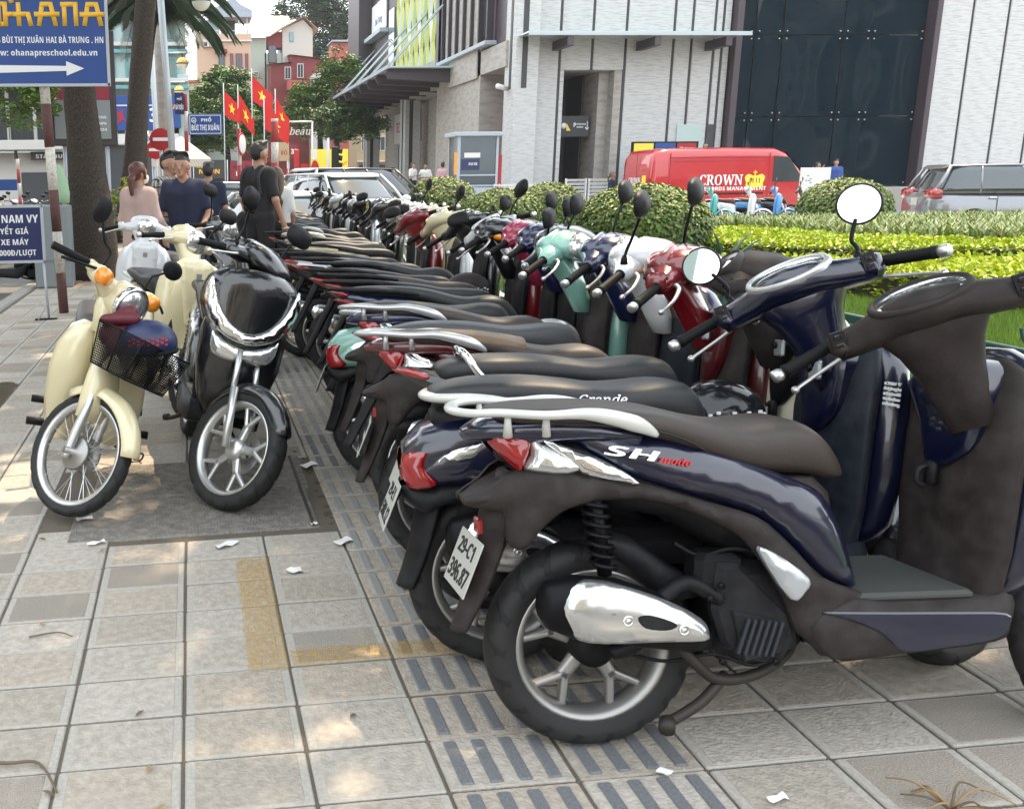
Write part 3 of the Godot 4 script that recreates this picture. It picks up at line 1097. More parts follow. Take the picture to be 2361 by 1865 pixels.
	var nb := part("notice", M.sign_navy, k, Vector3(-0.25, 1.95, 0.605), Vector3(0.62, 0.36, 0.02))
	letter(nb, "notice_lettering", "GUI XE", 0.09, M.white_print, at(0.08, 0.02, 0.012), 0.3)
	part("notice", M.sign_white, k, Vector3(-0.2, 2.26, 0.607), Vector3(0.55, 0.16, 0.02))
	part("notice", M.sign_orange, k, Vector3(-0.68, 2.0, 0.35), Vector3(0.02, 0.75, 0.45))
	var rb := thing("banner_stand", "slim red banner stand beside the guard kiosk", "banner", Vector3(10.55, -0.1, -33.2))
	part("banner", M.sign_red, rb, Vector3(0, 1.55, 0), Vector3(0.2, 1.45, 0.06), 0.01)
	part("pole", M.steel_post, rb, Vector3(0, 0.42, 0), Vector3(0.05, 0.84, 0.05))
	var gf := thing("railing", "low white metal railing between the kiosk and the stone tower", "railing", Vector3(10.3, -0.1, -32.9))
	part("rail", M.sign_white, gf, Vector3(0.75, 1.25, 0), Vector3(1.5, 0.05, 0.05))
	part("rail", M.sign_white, gf, Vector3(0.75, 0.25, 0), Vector3(1.5, 0.05, 0.05))
	for i in 9:
		part("baluster", M.sign_white, gf, Vector3(0.02 + i * 0.18, 0.65, 0), Vector3(0.035, 1.3, 0.035))
	# posters, louvred screen and dark posts by the portal
	var ps := thing("poster_board", "black framed board with yellow, blue and red posters behind the van", "poster board", Vector3(16.8, -0.1, -34.5))
	part("poster", M.sign_yellow, ps, Vector3(-0.55, 2.0, 0.03), Vector3(0.72, 1.3, 0.03))
	part("poster", M.sign_blue, ps, Vector3(0.25, 2.3, 0.03), Vector3(0.75, 0.72, 0.03))
	part("poster", M.sign_red, ps, Vector3(1.05, 2.4, 0.03), Vector3(0.7, 0.5, 0.03))
	part("frame", M.black_plastic, ps, Vector3(0.25, 1.9, 0), Vector3(2.5, 1.62, 0.04))
	part("post", M.black_plastic, ps, Vector3(-0.9, 0.7, 0), Vector3(0.07, 1.4, 0.07))
	part("post", M.black_plastic, ps, Vector3(1.3, 0.7, 0), Vector3(0.07, 1.4, 0.07))
	letter(ps, "poster_lettering", "TANG 6", 0.17, M.black_print, at(-0.55, 2.2, 0.05), 0.55)
	obj("poster_disc", cached("pdisc", func():
		var b := Mb.new()
		b.xf(Transform3D(Basis(Vector3.RIGHT, PI / 2), Vector3(-0.55, 1.75, 0.046)))
		b.lathe([Vector2(0, 0), Vector2(0.2, 0), Vector2(0.2, 0.006), Vector2(0, 0.006)], 20, false)
		return b.done()), M.sign_white, ps)
	letter(ps, "poster_lettering", "Vietnam", 0.13, M.white_print, at(1.05, 2.45, 0.05), 0.5)
	for s in 2:
		var lv := thing("louvred_screen", ["white louvred screen, the left of the pair by the portal", "white louvred screen, the right of the pair by the portal"][s], "screen", Vector3(13.95 + s * 0.86, -0.1, -34.8))
		part("frame", M.sign_white, lv, Vector3(-0.37, 1.0, 0), Vector3(0.05, 0.9, 0.08))
		part("frame", M.sign_white, lv, Vector3(0.37, 1.0, 0), Vector3(0.05, 0.9, 0.08))
		part("foot", M.strip_dark, lv, Vector3(0, 0.3, 0), Vector3(0.6, 0.6, 0.06))
		for i in 7:
			obj("slat", boxm(Vector3.ZERO, Vector3(0.7, 0.09, 0.02)), M.sign_white, lv, Transform3D(Basis(Vector3.RIGHT, 0.5), Vector3(0, 0.6 + i * 0.13, 0)))

func window(p: Node3D, c: Vector3, w: float, h: float, frame: Material, glass: Material, bars := 1) -> void:
	var f := part("window", frame, p, c, Vector3(w, h, 0.12), 0.01)
	var n := bars + 1
	for i in n:
		var pw := (w - 0.1) / n - 0.05
		part("pane", glass, f, Vector3(-w / 2 + 0.05 + (w - 0.1) * (i + 0.5) / n, 0, 0.05), Vector3(pw, h - 0.16, 0.06))

func roofm(poly: Array, z0: float, z1: float) -> Mesh:
	var b := Mb.new()
	b.prism(PackedVector2Array(xy(poly)), z0, z1)
	return b.done()

func background() -> void:
	# peach house with a corner pavilion
	var h := thing("peach_house", "peach house with a columned roof terrace under a blue grey roof", "house", Vector3(0, 0, -85))
	part("wall", M.peach_wall, h, Vector3(3.1, 6.4, -3), Vector3(4.5, 13.2, 6), 0.02)
	part("parapet", M.peach_wall, h, Vector3(3.1, 13.05, 0.08), Vector3(4.6, 0.5, 0.2), 0.02)
	part("cornice", M.white_wall, h, Vector3(3.1, 12.75, 0.1), Vector3(4.7, 0.12, 0.3))
	window(h, Vector3(4.35, 11.0, 0.03), 0.55, 1.5, M.maroon_wall, M.window_dark)
	window(h, Vector3(3.75, 11.0, 0.03), 0.25, 1.5, M.maroon_wall, M.window_dark, 0)
	window(h, Vector3(5.0, 11.0, 0.03), 0.25, 1.5, M.maroon_wall, M.window_dark, 0)
	window(h, Vector3(2.9, 10.9, 0.03), 0.5, 1.6, M.dark_frame, M.window_dark, 0)
	part("awning", M.maroon_wall, h, Vector3(2.85, 11.9, 0.3), Vector3(1.0, 0.3, 0.6), 0.02)
	for i in 2:
		var ac := part("air_conditioner", M.white_wall, h, Vector3(1.65 + i * 0.55, 12.45, 0.2), Vector3(0.5, 0.42, 0.3), 0.02)
		part("fan_grille", M.dark_frame, ac, Vector3(-0.06, 0, 0.155), Vector3(0.26, 0.3, 0.02))
	part("upper_wall", M.dark_frame, h, Vector3(3.6, 14.0, -3), Vector3(1.1, 1.6, 3))
	part("upper_wall", M.teal_wall, h, Vector3(2.0, 13.9, -3.0), Vector3(1.6, 1.4, 3))
	for x in [2.9, 4.4, 5.1]:
		part("column", M.white_wall, h, Vector3(x, 14.0, -0.2), Vector3(0.12, 1.4, 0.12))
	part("railing", M.white_wall, h, Vector3(3.1, 13.55, 0.0), Vector3(4.4, 0.06, 0.06))
	part("fascia", M.roof_slate, h, Vector3(3.7, 14.85, -1.5), Vector3(3.6, 0.55, 3.6), 0.03)
	obj("roof", roofm([1.9, 15.12, 5.5, 15.12, 4.6, 15.55, 3.9, 16.15, 3.1, 15.6], -3.2, 0.3), M.roof_slate, h)
	# sage green house with a cream sheet roof
	var g := thing("sage_house", "sage green house with pale cream pitched roof and small teal window", "house", Vector3(0, 0, -95))
	part("wall", M.sage_wall, g, Vector3(6.5, 7.2, -3), Vector3(1.9, 14.4, 6), 0.02)
	obj("wall", roofm([8.95, 0, 11.8, 0, 11.8, 15.05, 10.9, 15.95, 8.95, 15.1], -5, 0.2), M.pale_wall, g)
	part("wall", M.maroon_wall, g, Vector3(8.3, 14.2, -1), Vector3(1.5, 1.4, 2))
	part("wall", M.sage_wall, g, Vector3(8.1, 6.5, -1.5), Vector3(1.6, 13.0, 3))
	window(g, Vector3(8.0, 12.9, 0.03), 0.8, 1.6, M.dark_frame, M.window_dark, 0)
	window(g, Vector3(9.8, 14.4, 0.22), 0.4, 0.85, M.teal_trim, M.shop_glass, 0)
	window(g, Vector3(6.2, 11.1, 0.03), 1.0, 0.55, M.white_wall, M.window_dark, 1)
	var b := Mb.new()
	b.quad(Vector3(5.3, 14.35, 0.7), Vector3(7.7, 14.4, 0.7), Vector3(11.0, 16.2, -1.5), Vector3(6.4, 16.1, -1.5))
	b.quad(Vector3(7.7, 14.4, 0.7), Vector3(8.9, 15.2, 0.9), Vector3(10.95, 16.18, 0.7), Vector3(11.0, 16.2, -1.5))
	b.quad(Vector3(10.95, 16.18, 0.8), Vector3(12.3, 15.0, 0.8), Vector3(12.3, 15.0, -4), Vector3(11.0, 16.2, -4))
	obj("roof", b.done(), M.roof_cream, g)
	part("roof_tank", M.white_wall, g, Vector3(9.0, 16.3, -2), Vector3(1.6, 0.5, 1.0), 0.1)
	var r := thing("maroon_house", "maroon house with white framed windows and low red roof", "house", Vector3(0, 0, -92))
	obj("wall", roofm([7.6, 0, 13.0, 0, 13.0, 12.0, 9.5, 12.45, 9.5, 11.75, 7.6, 11.65], -4, 0), M.maroon_wall, r)
	b = Mb.new()
	b.quad(Vector3(9.3, 12.5, 0.4), Vector3(13.3, 12.05, 0.4), Vector3(13.3, 12.3, -4), Vector3(9.3, 12.8, -4))
	b.quad(Vector3(7.4, 11.65, 0.4), Vector3(9.6, 11.85, 0.4), Vector3(9.6, 12.1, -3), Vector3(7.4, 12.0, -3))
	obj("roof", b.done(), M.roof_tile, r)
	window(r, Vector3(10.3, 11.1, 0.05), 0.6, 1.25, M.white_wall, M.window_dark, 1)
	window(r, Vector3(9.15, 10.9, 0.05), 0.6, 1.1, M.white_wall, M.window_dark, 1)
	part("balcony", M.pink_wall, r, Vector3(10.3, 9.75, 0.6), Vector3(2.6, 0.85, 1.2), 0.02)
	var s := thing("pink_rooftop_house", "small salmon pink rooftop cube below the big tree", "house", Vector3(15.3, 0, -100))
	part("wall", M.pink_wall, s, Vector3(0, 7.3, -1.5), Vector3(1.7, 14.6, 3), 0.02)
	part("roof", M.roof_slate, s, Vector3(0.1, 14.72, -1.4), Vector3(2.2, 0.16, 3.6), 0.02)
	var w := thing("white_house", "narrow white house with one dark window beside the maroon house", "house", Vector3(11.9, 0, -89))
	obj("wall", roofm([-0.8, 0, 0.7, 0, 0.7, 10.9, -0.8, 10.5], -3, 0), M.white_wall, w)
	window(w, Vector3(-0.1, 9.7, 0.04), 0.7, 0.6, M.dark_frame, M.window_dark, 0)
	# low shop fronts seen below the trees
	var tones := [M.ochre_wall, M.white_wall, M.maroon_wall, M.pale_wall, M.ochre_wall, M.white_wall]
	var lbl := ["ochre shop house with dark shutters under the trees", "white shop house with a flat awning behind the flags", "dark red shop house behind the traffic light", "grey green shop house behind the street name sign", "ochre shop house at the end of the stone wing", "white narrow shop house behind the red letters"]
	for i in 6:
		var x: float = [-0.3, 2.4, 5.0, 0.6, 14.9, 4.0][i]
		var z: float = [-72, -74, -76, -90, -80, -92][i]
		var sh := thing("shop_house", lbl[i], "shop house", Vector3(x, 0, z))
		var hh: float = [5.5, 6.0, 6.5, 9.0, 7.0, 8.0][i]
		part("wall", tones[i], sh, Vector3(0, hh / 2, -2), Vector3(2.7, hh, 4), 0.02)
		part("roof", M.roof_tile, sh, Vector3(0, hh + 0.1, -1.8), Vector3(3.0, 0.2, 4.6), 0.02)
		part("shop_front", M.interior_dark, sh, Vector3(0, 1.3, 0.03), Vector3(2.3, 2.4, 0.06))
		part("awning", [M.awning, M.teal_trim, M.sign_red, M.sign_navy, M.awning, M.sign_orange][i], sh, Vector3(0, 2.8, 0.5), Vector3(2.6, 0.12, 1.0))
		window(sh, Vector3(-0.6, 4.2, 0.03), 0.8, 1.2, M.white_wall, M.window_dark)
		window(sh, Vector3(0.6, 4.2, 0.03), 0.8, 1.2, M.white_wall, M.window_dark)
	# pale teal corner building across the street, with a cafe below
	var L := thing("corner_cafe_building", "pale teal corner building with banded storeys, blue shop signs and a cafe", "building", Vector3(0, 0, -45))
	part("wall", M.teal_wall, L, Vector3(-2.2, 8.2, -4), Vector3(4.3, 5.6, 8), 0.02)
	part("wall", M.teal_wall, L, Vector3(-8.0, 9.0, -5), Vector3(7.3, 6.0, 8), 0.02)
	for y in [5.45, 5.75, 6.95, 7.25, 8.6]:
		part("cornice", M.teal_trim if y in [5.45, 6.95] else M.white_wall, L, Vector3(-2.2, y, 0.15), Vector3(4.5, 0.16, 0.4), 0.02)
	for i in 3:
		for j in 2:
			window(L, Vector3(-3.6 + i * 1.35, 6.3 + j * 1.55, 0.03), 0.9, 0.9, M.teal_trim, M.shop_glass)
	var bs := part("shop_sign", M.sign_blue, L, Vector3(-2.3, 4.35, 0.25), Vector3(2.2, 1.5, 0.2), 0.02)
	part("sign_stripe", M.sign_white, bs, Vector3(0, 0.33, 0.105), Vector3(2.2, 0.05, 0.02))
	letter(bs, "sign_lettering", "3", 0.62, M.white_print, at(0.78, -0.1, 0.11))
	letter(bs, "sign_lettering", "I", 0.62, M.white_print, at(0.35, -0.1, 0.11))
	obj("sign_emblem", cached("emblem", func():
		var q := Mb.new()
		q.prism(smooth_poly(xy([-0.3, 0.3, -0.1, 0.15, 0.1, 0.3, 0.05, 0.0, 0.3, -0.3, 0.05, -0.15, -0.2, -0.35, -0.12, -0.05]), 2), 0.1, 0.115)
		return q.done()), M.sign_red, bs, at(-0.65, -0.12, 0))
	var bs2 := part("shop_sign", M.sign_blue, L, Vector3(-0.75, 4.4, 0.35), Vector3(0.8, 1.4, 0.2), 0.02)
	letter(bs2, "sign_lettering", "BIA", 0.2, M.sign_orange, at(0, 0.2, 0.11), 0.5)
	part("pilaster", M.teal_wall, L, Vector3(-0.2, 3.0, -0.1), Vector3(0.5, 6.0, 0.5), 0.02)
	part("shop_front", M.interior_dark, L, Vector3(-2.2, 1.4, -0.2), Vector3(4.0, 3.2, 0.4))
	part("fascia", M.sign_white, L, Vector3(-2.4, 3.25, 0.12), Vector3(3.9, 0.45, 0.3), 0.02)
	letter(L, "sign_lettering", "NIKON D10", 0.2, M.sign_blue, at(-1.5, 3.25, 0.29), 1.1)
	# cafe: white ground floor, dark balcony above
	part("cafe_wall", M.white_wall, L, Vector3(-7.6, 1.2, -0.4), Vector3(6.2, 3.0, 0.8), 0.02)
	part("cafe_band", M.white_wall, L, Vector3(-7.4, 3.0, 0.3), Vector3(6.6, 0.42, 1.6), 0.03)
	part("balcony_room", M.interior_dark, L, Vector3(-7.4, 4.5, -0.6), Vector3(6.4, 2.5, 0.6))
	for i in 6:
		part("balcony_column", M.white_wall, L, Vector3(-10.2 + i * 1.15, 4.5, 0.2), Vector3(0.14, 2.6, 0.14))
	part("balcony_rail", M.dark_frame, L, Vector3(-7.4, 3.95, 0.98), Vector3(6.4, 0.05, 0.05))
	for i in 26:
		part("baluster", M.dark_frame, L, Vector3(-10.5 + i * 0.25, 3.6, 0.98), Vector3(0.03, 0.75, 0.03))
	part("balcony_awning", M.teal_trim, L, Vector3(-7.4, 5.75, 0.7), Vector3(6.6, 0.14, 2.0))
	var cs := part("cafe_sign", M.strip_dark, L, Vector3(-5.9, 2.55, 0.4), Vector3(2.2, 0.36, 0.1), 0.01)
	letter(cs, "sign_lettering", "STARBUCKS", 0.17, M.white_print, at(0, -0.02, 0.055), 1.75)
	part("cafe_door", M.interior_dark, L, Vector3(-6.9, 0.9, 0.05), Vector3(1.2, 1.9, 0.2))
	for x in [-8.6, -7.6]:
		part("bracket", M.dark_frame, L, Vector3(x, 2.6, 0.6), Vector3(0.06, 0.4, 0.5))
	# houses closing the street behind
	for i in 5:
		var q: Array = [[-14.0, -62, 9.0, 8.0], [-7.0, -66, 7.0, 12.0], [0.0, -112, 9.0, 12.0], [9.0, -118, 9.0, 13.0], [18.0, -120, 9.0, 12.0]][i]
		var hb := thing("town_house", ["plain pale town house far down the street on its left side", "white town house between the cafe building and the trees", "ochre town house behind the peach house", "pale town house behind the sage green house", "grey town house at the foot of the big tree"][i], "house", Vector3(q[0], 0, q[1]))
		part("wall", [M.pale_wall, M.white_wall, M.ochre_wall, M.pale_wall, M.sage_wall][i], hb, Vector3(0, q[3] / 2, -3), Vector3(q[2], q[3], 6), 0.03)
		part("roof", M.roof_tile, hb, Vector3(0, q[3] + 0.15, -3), Vector3(q[2] + 0.6, 0.3, 6.6), 0.05)
		for j in 3:
			for y in int(q[3] / 3.0):
				window(hb, Vector3(-q[2] / 3 + j * q[2] / 3, 1.8 + y * 2.9, 0.03), 1.1, 1.5, M.white_wall, M.window_dark)
	# the other side of the street, behind the camera's back in the glass: a plain terrace that the mirror-like bay picks up
	for i in 4:
		var hb := thing("terrace_house", ["terrace house across the road, nearest to the cafe", "tall terrace house across the road with flat roof", "low terrace house across the road", "end terrace house across the road"][i], "house", Vector3(-13.0, 0, -26.0 + i * 9.0))
		var hh: float = [9.0, 13.0, 7.5, 11.0][i]
		part("wall", [M.pale_wall, M.ochre_wall, M.white_wall, M.teal_wall][i], hb, Vector3(-3, hh / 2, 0), Vector3(6, hh, 8.8), 0.03)
		for j in 2:
			for y in int(hh / 3.0):
				part("window", M.window_dark, hb, Vector3(0.01, 1.8 + y * 2.9, -2.0 + j * 4.0), Vector3(0.08, 1.5, 1.4))
	# the office block and shops behind the photographer, which the dark bay mirrors
	for i in 3:
		var ob := thing("office_block", ["grey office block mirrored in the dark bay, with pale upright fins", "low ochre shop row behind the photographer", "tall dark office block mirrored in the dark bay"][i], "building", Vector3([56.0, -4.0, 72.0][i], -0.2, [20.0, 24.0, 16.0][i]))
		var bw: float = [16.0, 18.0, 14.0][i]
		var hh: float = [22.0, 12.0, 26.0][i]
		part("wall", [M.grey_cabinet, M.ochre_wall, M.dark_panel][i], ob, Vector3(0, hh / 2, 4), Vector3(bw, hh, 8), 0.05)
		for k in 5:
			part("fin", M.pale_wall, ob, Vector3(-bw / 2 + bw * (k + 0.5) / 5, hh / 2, -0.15), Vector3(0.5, hh, 0.3), 0.02)
			for y in int(hh / 3.5):
				part("window", M.window_dark, ob, Vector3(-bw / 2 + bw * (k + 1.0) / 5 - 0.2, 2.0 + y * 3.5, -0.03), Vector3(bw / 5 * 0.6, 2.0, 0.1))

func leaf_mat(called: String, back := 0.35) -> StandardMaterial3D:
	var m := std(called, Color.WHITE, 0.5)
	m.vertex_color_use_as_albedo = true
	m.cull_mode = BaseMaterial3D.CULL_DISABLED
	m.backlight_enabled = true
	m.backlight = Color(back, back, back * 0.5)
	return m

func leaf_mesh(l: float, w: float, fold := 0.25) -> Mesh:
	return cached("leaf%s_%s" % [l, w], func():
		var b := Mb.new()
		b.smooth()
		var p := [Vector3(0, 0, 0), Vector3(l * 0.35, l * 0.06, w * 0.5), Vector3(l * 0.7, l * 0.02, w * 0.4), Vector3(l, -l * 0.12, 0), Vector3(l * 0.7, l * 0.02, -w * 0.4), Vector3(l * 0.35, l * 0.06, -w * 0.5), Vector3(l * 0.5, -w * fold, 0)]
		b.tri(p[0], p[1], p[6]); b.tri(p[1], p[2], p[6]); b.tri(p[2], p[3], p[6]); b.tri(p[3], p[4], p[6]); b.tri(p[4], p[5], p[6]); b.tri(p[5], p[0], p[6])
		return b.done())

func clump_mesh(n: int, r: float, l: float, w: float, sd: int) -> Mesh:   # a sprig: n leaves spread in a ball
	return cached("clump%d_%s_%d" % [n, r, sd], func():
		var g := RandomNumberGenerator.new()
		g.seed = sd
		var st := SurfaceTool.new()
		st.begin(Mesh.PRIMITIVE_TRIANGLES)
		var lm := leaf_mesh(l, w)
		for i in n:
			var d := Vector3(g.randfn(), g.randfn() * 0.7, g.randfn()).normalized()
			var bs := Basis(Vector3.UP, g.randf() * TAU) * Basis(Vector3.BACK, g.randf_range(-0.9, 0.6)) * Basis(Vector3.RIGHT, g.randf_range(-0.7, 0.7))
			st.append_from(lm, 0, Transform3D(bs, d * r * pow(g.randf(), 0.5)))
		return st.commit())

func leaf_col(c: Color, g: RandomNumberGenerator, spread := 0.35) -> Color:
	var k := g.randf_range(1.0 - spread, 1.0 + spread)
	return Color(c.r * k * g.randf_range(0.85, 1.15), c.g * k, c.b * k * g.randf_range(0.7, 1.3))

# crown: list of [centre, radii]; leaves sit in the outer part of each lobe
func crown_xfs(lobes: Array, count: int, scale: float, c0: Color, c1: Color, sd: int) -> Array:
	var g := RandomNumberGenerator.new()
	g.seed = sd
	var n := FastNoiseLite.new()
	n.seed = sd
	n.frequency = 0.55 / scale
	var xs := []
	var cs := PackedColorArray()
	var vol := 0.0
	for l in lobes:
		vol += l[1].x * l[1].y * l[1].z
	for l in lobes:
		var k := int(count * l[1].x * l[1].y * l[1].z / vol)
		for i in k:
			var d := Vector3(g.randfn(), g.randfn(), g.randfn()).normalized() * pow(g.randf(), 0.42)
			var p: Vector3 = l[0] + d * l[1]
			if n.get_noise_3dv(p) < -0.12:
				continue
			xs.append(Transform3D(Basis(Vector3.UP, g.randf() * TAU) * Basis(Vector3.BACK, g.randf_range(-0.5, 0.5)) * Basis.from_scale(Vector3.ONE * scale * g.randf_range(0.7, 1.3)), p))
			cs.append(leaf_col(c0.lerp(c1, g.randf()), g))
	return [xs, cs]

func trunk_mesh(path: Array, radii: Array, sides := 14) -> Mesh:
	var b := Mb.new()
	b.smooth()
	var p := curve3(path, 5)
	var n := FastNoiseLite.new()
	n.frequency = 1.3
	var rows := []
	for i in p.size():
		var f := float(i) / (p.size() - 1) * (radii.size() - 1)
		var k := mini(int(f), radii.size() - 2)
		var r := lerpf(radii[k], radii[k + 1], f - k)
		var ring := PackedVector3Array()
		for j in sides:
			var a := -TAU * j / sides
			var rr := r * (1.0 + 0.16 * n.get_noise_3d(cos(a) * 1.2, p[i].y * 0.7, sin(a) * 1.2) + 0.05 * sin(a * 5.0 + p[i].y))
			ring.append(p[i] + Vector3(cos(a) * rr, 0, sin(a) * rr))
		rows.append(ring)
	b.grid(rows)
	return b.done()

func tree(label: String, cat: String, at_: Vector3, path: Array, radii: Array, limbs: Array, lobes: Array, count: int, scale: float, c0: Color, c1: Color, sd: int, grp := "") -> Node3D:
	var t := thing("street_tree" if cat == "tree" else cat.replace(" ", "_"), label, cat, at_, 0.0, grp)
	var tr := obj("trunk", trunk_mesh(path, radii), M.bark, t)
	for l in limbs:
		var b := Mb.new()
		b.smooth()
		b.tube(curve3(l[0], 4), l[1], 7)
		obj("limb", b.done(), M.bark, tr)
	if count > 0:
		var cx := crown_xfs(lobes, count, scale, c0, c1, sd)
		var cr := many("crown", clump_mesh(9, 0.32, 0.2, 0.1, 3), M.leaf, cx[0], cx[1], t)
		cr.set_meta("kind", "stuff")
	return t

func vegetation() -> void:
	leaf_mat("leaf")
	leaf_mat("leaf_hedge", 0.45)
	tri_map(std("bark", Color.WHITE, 0.95), 1.0, noise_tex(0.03, 6, lin(0.022, 0.016, 0.012), lin(0.085, 0.066, 0.05), 512, 81), bump_tex(0.05, 5, 16.0, 512, 82), 1.0, true, Vector3(2.6, 0.7, 2.6))
	tri_map(std("lawn_soil", Color.WHITE, 0.95), 2.0, noise_tex(0.08, 5, lin(0.05, 0.08, 0.02), lin(0.11, 0.16, 0.03), 256, 83))
	tri_map(std("bed_soil", Color.WHITE, 0.95), 2.0, noise_tex(0.08, 5, lin(0.03, 0.03, 0.015), lin(0.07, 0.06, 0.03), 256, 84))
	var g := RandomNumberGenerator.new()
	g.seed = 21
	# garden ground with a low kerb
	var b := Mb.new()
	b.quad(Vector3(3.2, 0.085, 3), Vector3(26, 0.085, 3), Vector3(26, 0.085, -20.2), Vector3(3.2, 0.085, -20.2))
	b.quad(Vector3(3.2, -0.26, -20.2), Vector3(3.2, 0.085, -20.2), Vector3(26, 0.085, -20.2), Vector3(26, -0.26, -20.2))
	struct("garden_ground", b.done(), M.lawn_soil)
	for i in 20:
		obj("garden_kerb_stone", cached("gk", func(): return boxm(Vector3.ZERO, Vector3(0.14, 0.3, 0.98), 0.012)), M.kerb_stone, get_node("garden_ground"), at(3.18, 0.0, 2.0 - i * 1.0))
	# lawn blades
	var xs := []
	var cs := PackedColorArray()
	var blade := cached("blade", func():
		var q := Mb.new()
		q.tri(Vector3(-0.004, 0, 0), Vector3(0.004, 0, 0), Vector3(0.008, 0.07, 0.012))
		q.tri(Vector3(0.006, 0, 0.008), Vector3(0.012, 0, 0.004), Vector3(-0.012, 0.06, 0.02))
		q.tri(Vector3(-0.01, 0, -0.006), Vector3(-0.004, 0, -0.008), Vector3(-0.02, 0.065, -0.02))
		return q.done())
	for i in 90000:
		var z := -g.randf_range(2.0, 14.0)
		var x := g.randf_range(3.3, 9.0)
		if x > 8.6 + (z + 7.0) * 0.4:
			continue
		xs.append(Transform3D(Basis(Vector3.UP, g.randf() * TAU).scaled_local(Vector3.ONE * g.randf_range(0.7, 1.4)), Vector3(x, 0.085, z)))
		cs.append(leaf_col(Color(0.13, 0.22, 0.025), g))
	var lw := many("lawn_grass", blade, M.leaf_hedge, xs, cs)
	lw.set_meta("kind", "stuff")
	tag(lw, "short bright lawn between the green fence and the clipped hedges", "grass")
	# clipped golden hedges
	hedge("golden clipped hedge nearest to the lawn", PackedVector2Array(xy([7.9, -8.5, 8.6, -7.0, 9.6, -5.6, 12.0, -7.0, 11.6, -10.2, 10.0, -10.9, 8.0, -11.2, 7.0, -11.7, 6.3, -11.9, 6.6, -10.9, 7.2, -9.8])), 0.42, 26000, Color(0.30, 0.40, 0.012), Color(0.42, 0.48, 0.02), 5)
	hedge("second golden hedge, a narrow band in front of the tall grass", PackedVector2Array(xy([7.7, -14.6, 7.95, -13.6, 8.85, -12.5, 11.0, -12.0, 13.6, -11.6, 13.8, -12.8, 12.0, -13.3, 10.6, -14.8, 10.3, -17.4, 8.2, -17.2])), 0.46, 22000, Color(0.28, 0.38, 0.012), Color(0.4, 0.47, 0.02), 6)
	# tall variegated grass
	xs = []
	cs = PackedColorArray()
	var tall := cached("tallblade", func():
		var q := Mb.new()
		q.smooth()
		for s in 3:
			var a := s * 2.1
			var o := Vector3(cos(a), 0, sin(a))
			var w := Vector3(-sin(a), 0, cos(a)) * 0.012
			var p := [Vector3.ZERO, o * 0.03 + Vector3(0, 0.16, 0), o * 0.09 + Vector3(0, 0.28, 0), o * 0.17 + Vector3(0, 0.33, 0)]
			q.quad(p[0] - w, p[0] + w, p[1] + w * 1.2, p[1] - w * 1.2)
			q.quad(p[1] - w * 1.2, p[1] + w * 1.2, p[2] + w, p[2] - w)
			q.tri(p[2] - w, p[2] + w, p[3])
		return q.done())
	var area := PackedVector2Array(xy([10.5, -17.4, 10.8, -15.0, 12.2, -13.4, 14.0, -12.7, 21.0, -12.2, 21.0, -19.6, 10.5, -19.8]))
	while xs.size() < 17000:
		var p := Vector2(g.randf_range(10.5, 21.0), -g.randf_range(12.2, 19.8))
		if not Geometry2D.is_point_in_polygon(p, area):
			continue
		xs.append(Transform3D(Basis(Vector3.UP, g.randf() * TAU) * Basis(Vector3.RIGHT, g.randf_range(-0.25, 0.25)).scaled_local(Vector3.ONE * g.randf_range(0.9, 1.5)), Vector3(p.x, 0.085 + g.randf() * 0.1, p.y)))
		cs.append(leaf_col(Color(0.13, 0.19, 0.045).lerp(Color(0.36, 0.40, 0.22), pow(g.randf(), 2.2)), g, 0.25))
	var tg := many("tall_grass", tall, M.leaf_hedge, xs, cs)
	tg.set_meta("kind", "stuff")
	tag(tg, "tall pale tipped grass in a bed behind the golden hedges", "grass")
	# round shrubs
	for q in [[Vector3(7.05, 0.085, -14.8), Vector3(1.0, 0.62, 1.0), "large round clipped shrub in front of the red van", 15000], [Vector3(6.2, 0.085, -24.0), Vector3(0.92, 0.7, 0.9), "round clipped shrub in front of the guard kiosk", 6000], [Vector3(6.8, 0.085, -21.0), Vector3(0.88, 0.56, 0.88), "round clipped shrub between the kiosk shrub and the one before the portal", 6000], [Vector3(8.6, 0.0, -23.0), Vector3(0.85, 0.66, 0.85), "round clipped shrub in front of the louvred screens", 5500], [Vector3(14.7, 0.0, -21.0), Vector3(0.98, 0.68, 0.95), "round clipped shrub between the red van and the silver car", 6500]]:
		var t := thing("round_shrub", q[2], "shrub", q[0], 0.0, "round clipped shrubs")
		xs = []
		cs = PackedColorArray()
		var nn := FastNoiseLite.new()
		nn.seed = int(q[3])
		nn.frequency = 2.2
		var c := Vector3(0, q[1].y * 0.95, 0)
		for i in q[3]:
			var d := Vector3(g.randfn(), g.randfn(), g.randfn()).normalized()
			if d.y < -0.75:
				continue
			var rr := 1.0 + 0.05 * nn.get_noise_3dv(d * 2.0) - 0.1 * pow(g.randf(), 1.6)
			var p: Vector3 = c + d * q[1] * rr
			if p.y < 0.03:
				continue
			var bs := Basis(Quaternion(Vector3.UP, d.slerp(Vector3.UP, 0.35).normalized() if d.y > -0.95 else Vector3.UP)) * Basis(Vector3.UP, g.randf() * TAU) * Basis(Vector3.BACK, g.randf_range(-0.1, 0.6))
			xs.append(Transform3D(bs.scaled_local(Vector3.ONE * g.randf_range(0.8, 1.5)), p))
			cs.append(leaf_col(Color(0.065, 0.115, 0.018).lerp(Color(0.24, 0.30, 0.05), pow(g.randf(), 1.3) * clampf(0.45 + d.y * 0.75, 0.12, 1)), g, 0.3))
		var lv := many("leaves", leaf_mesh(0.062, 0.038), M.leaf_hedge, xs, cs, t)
		lv.set_meta("kind", "stuff")
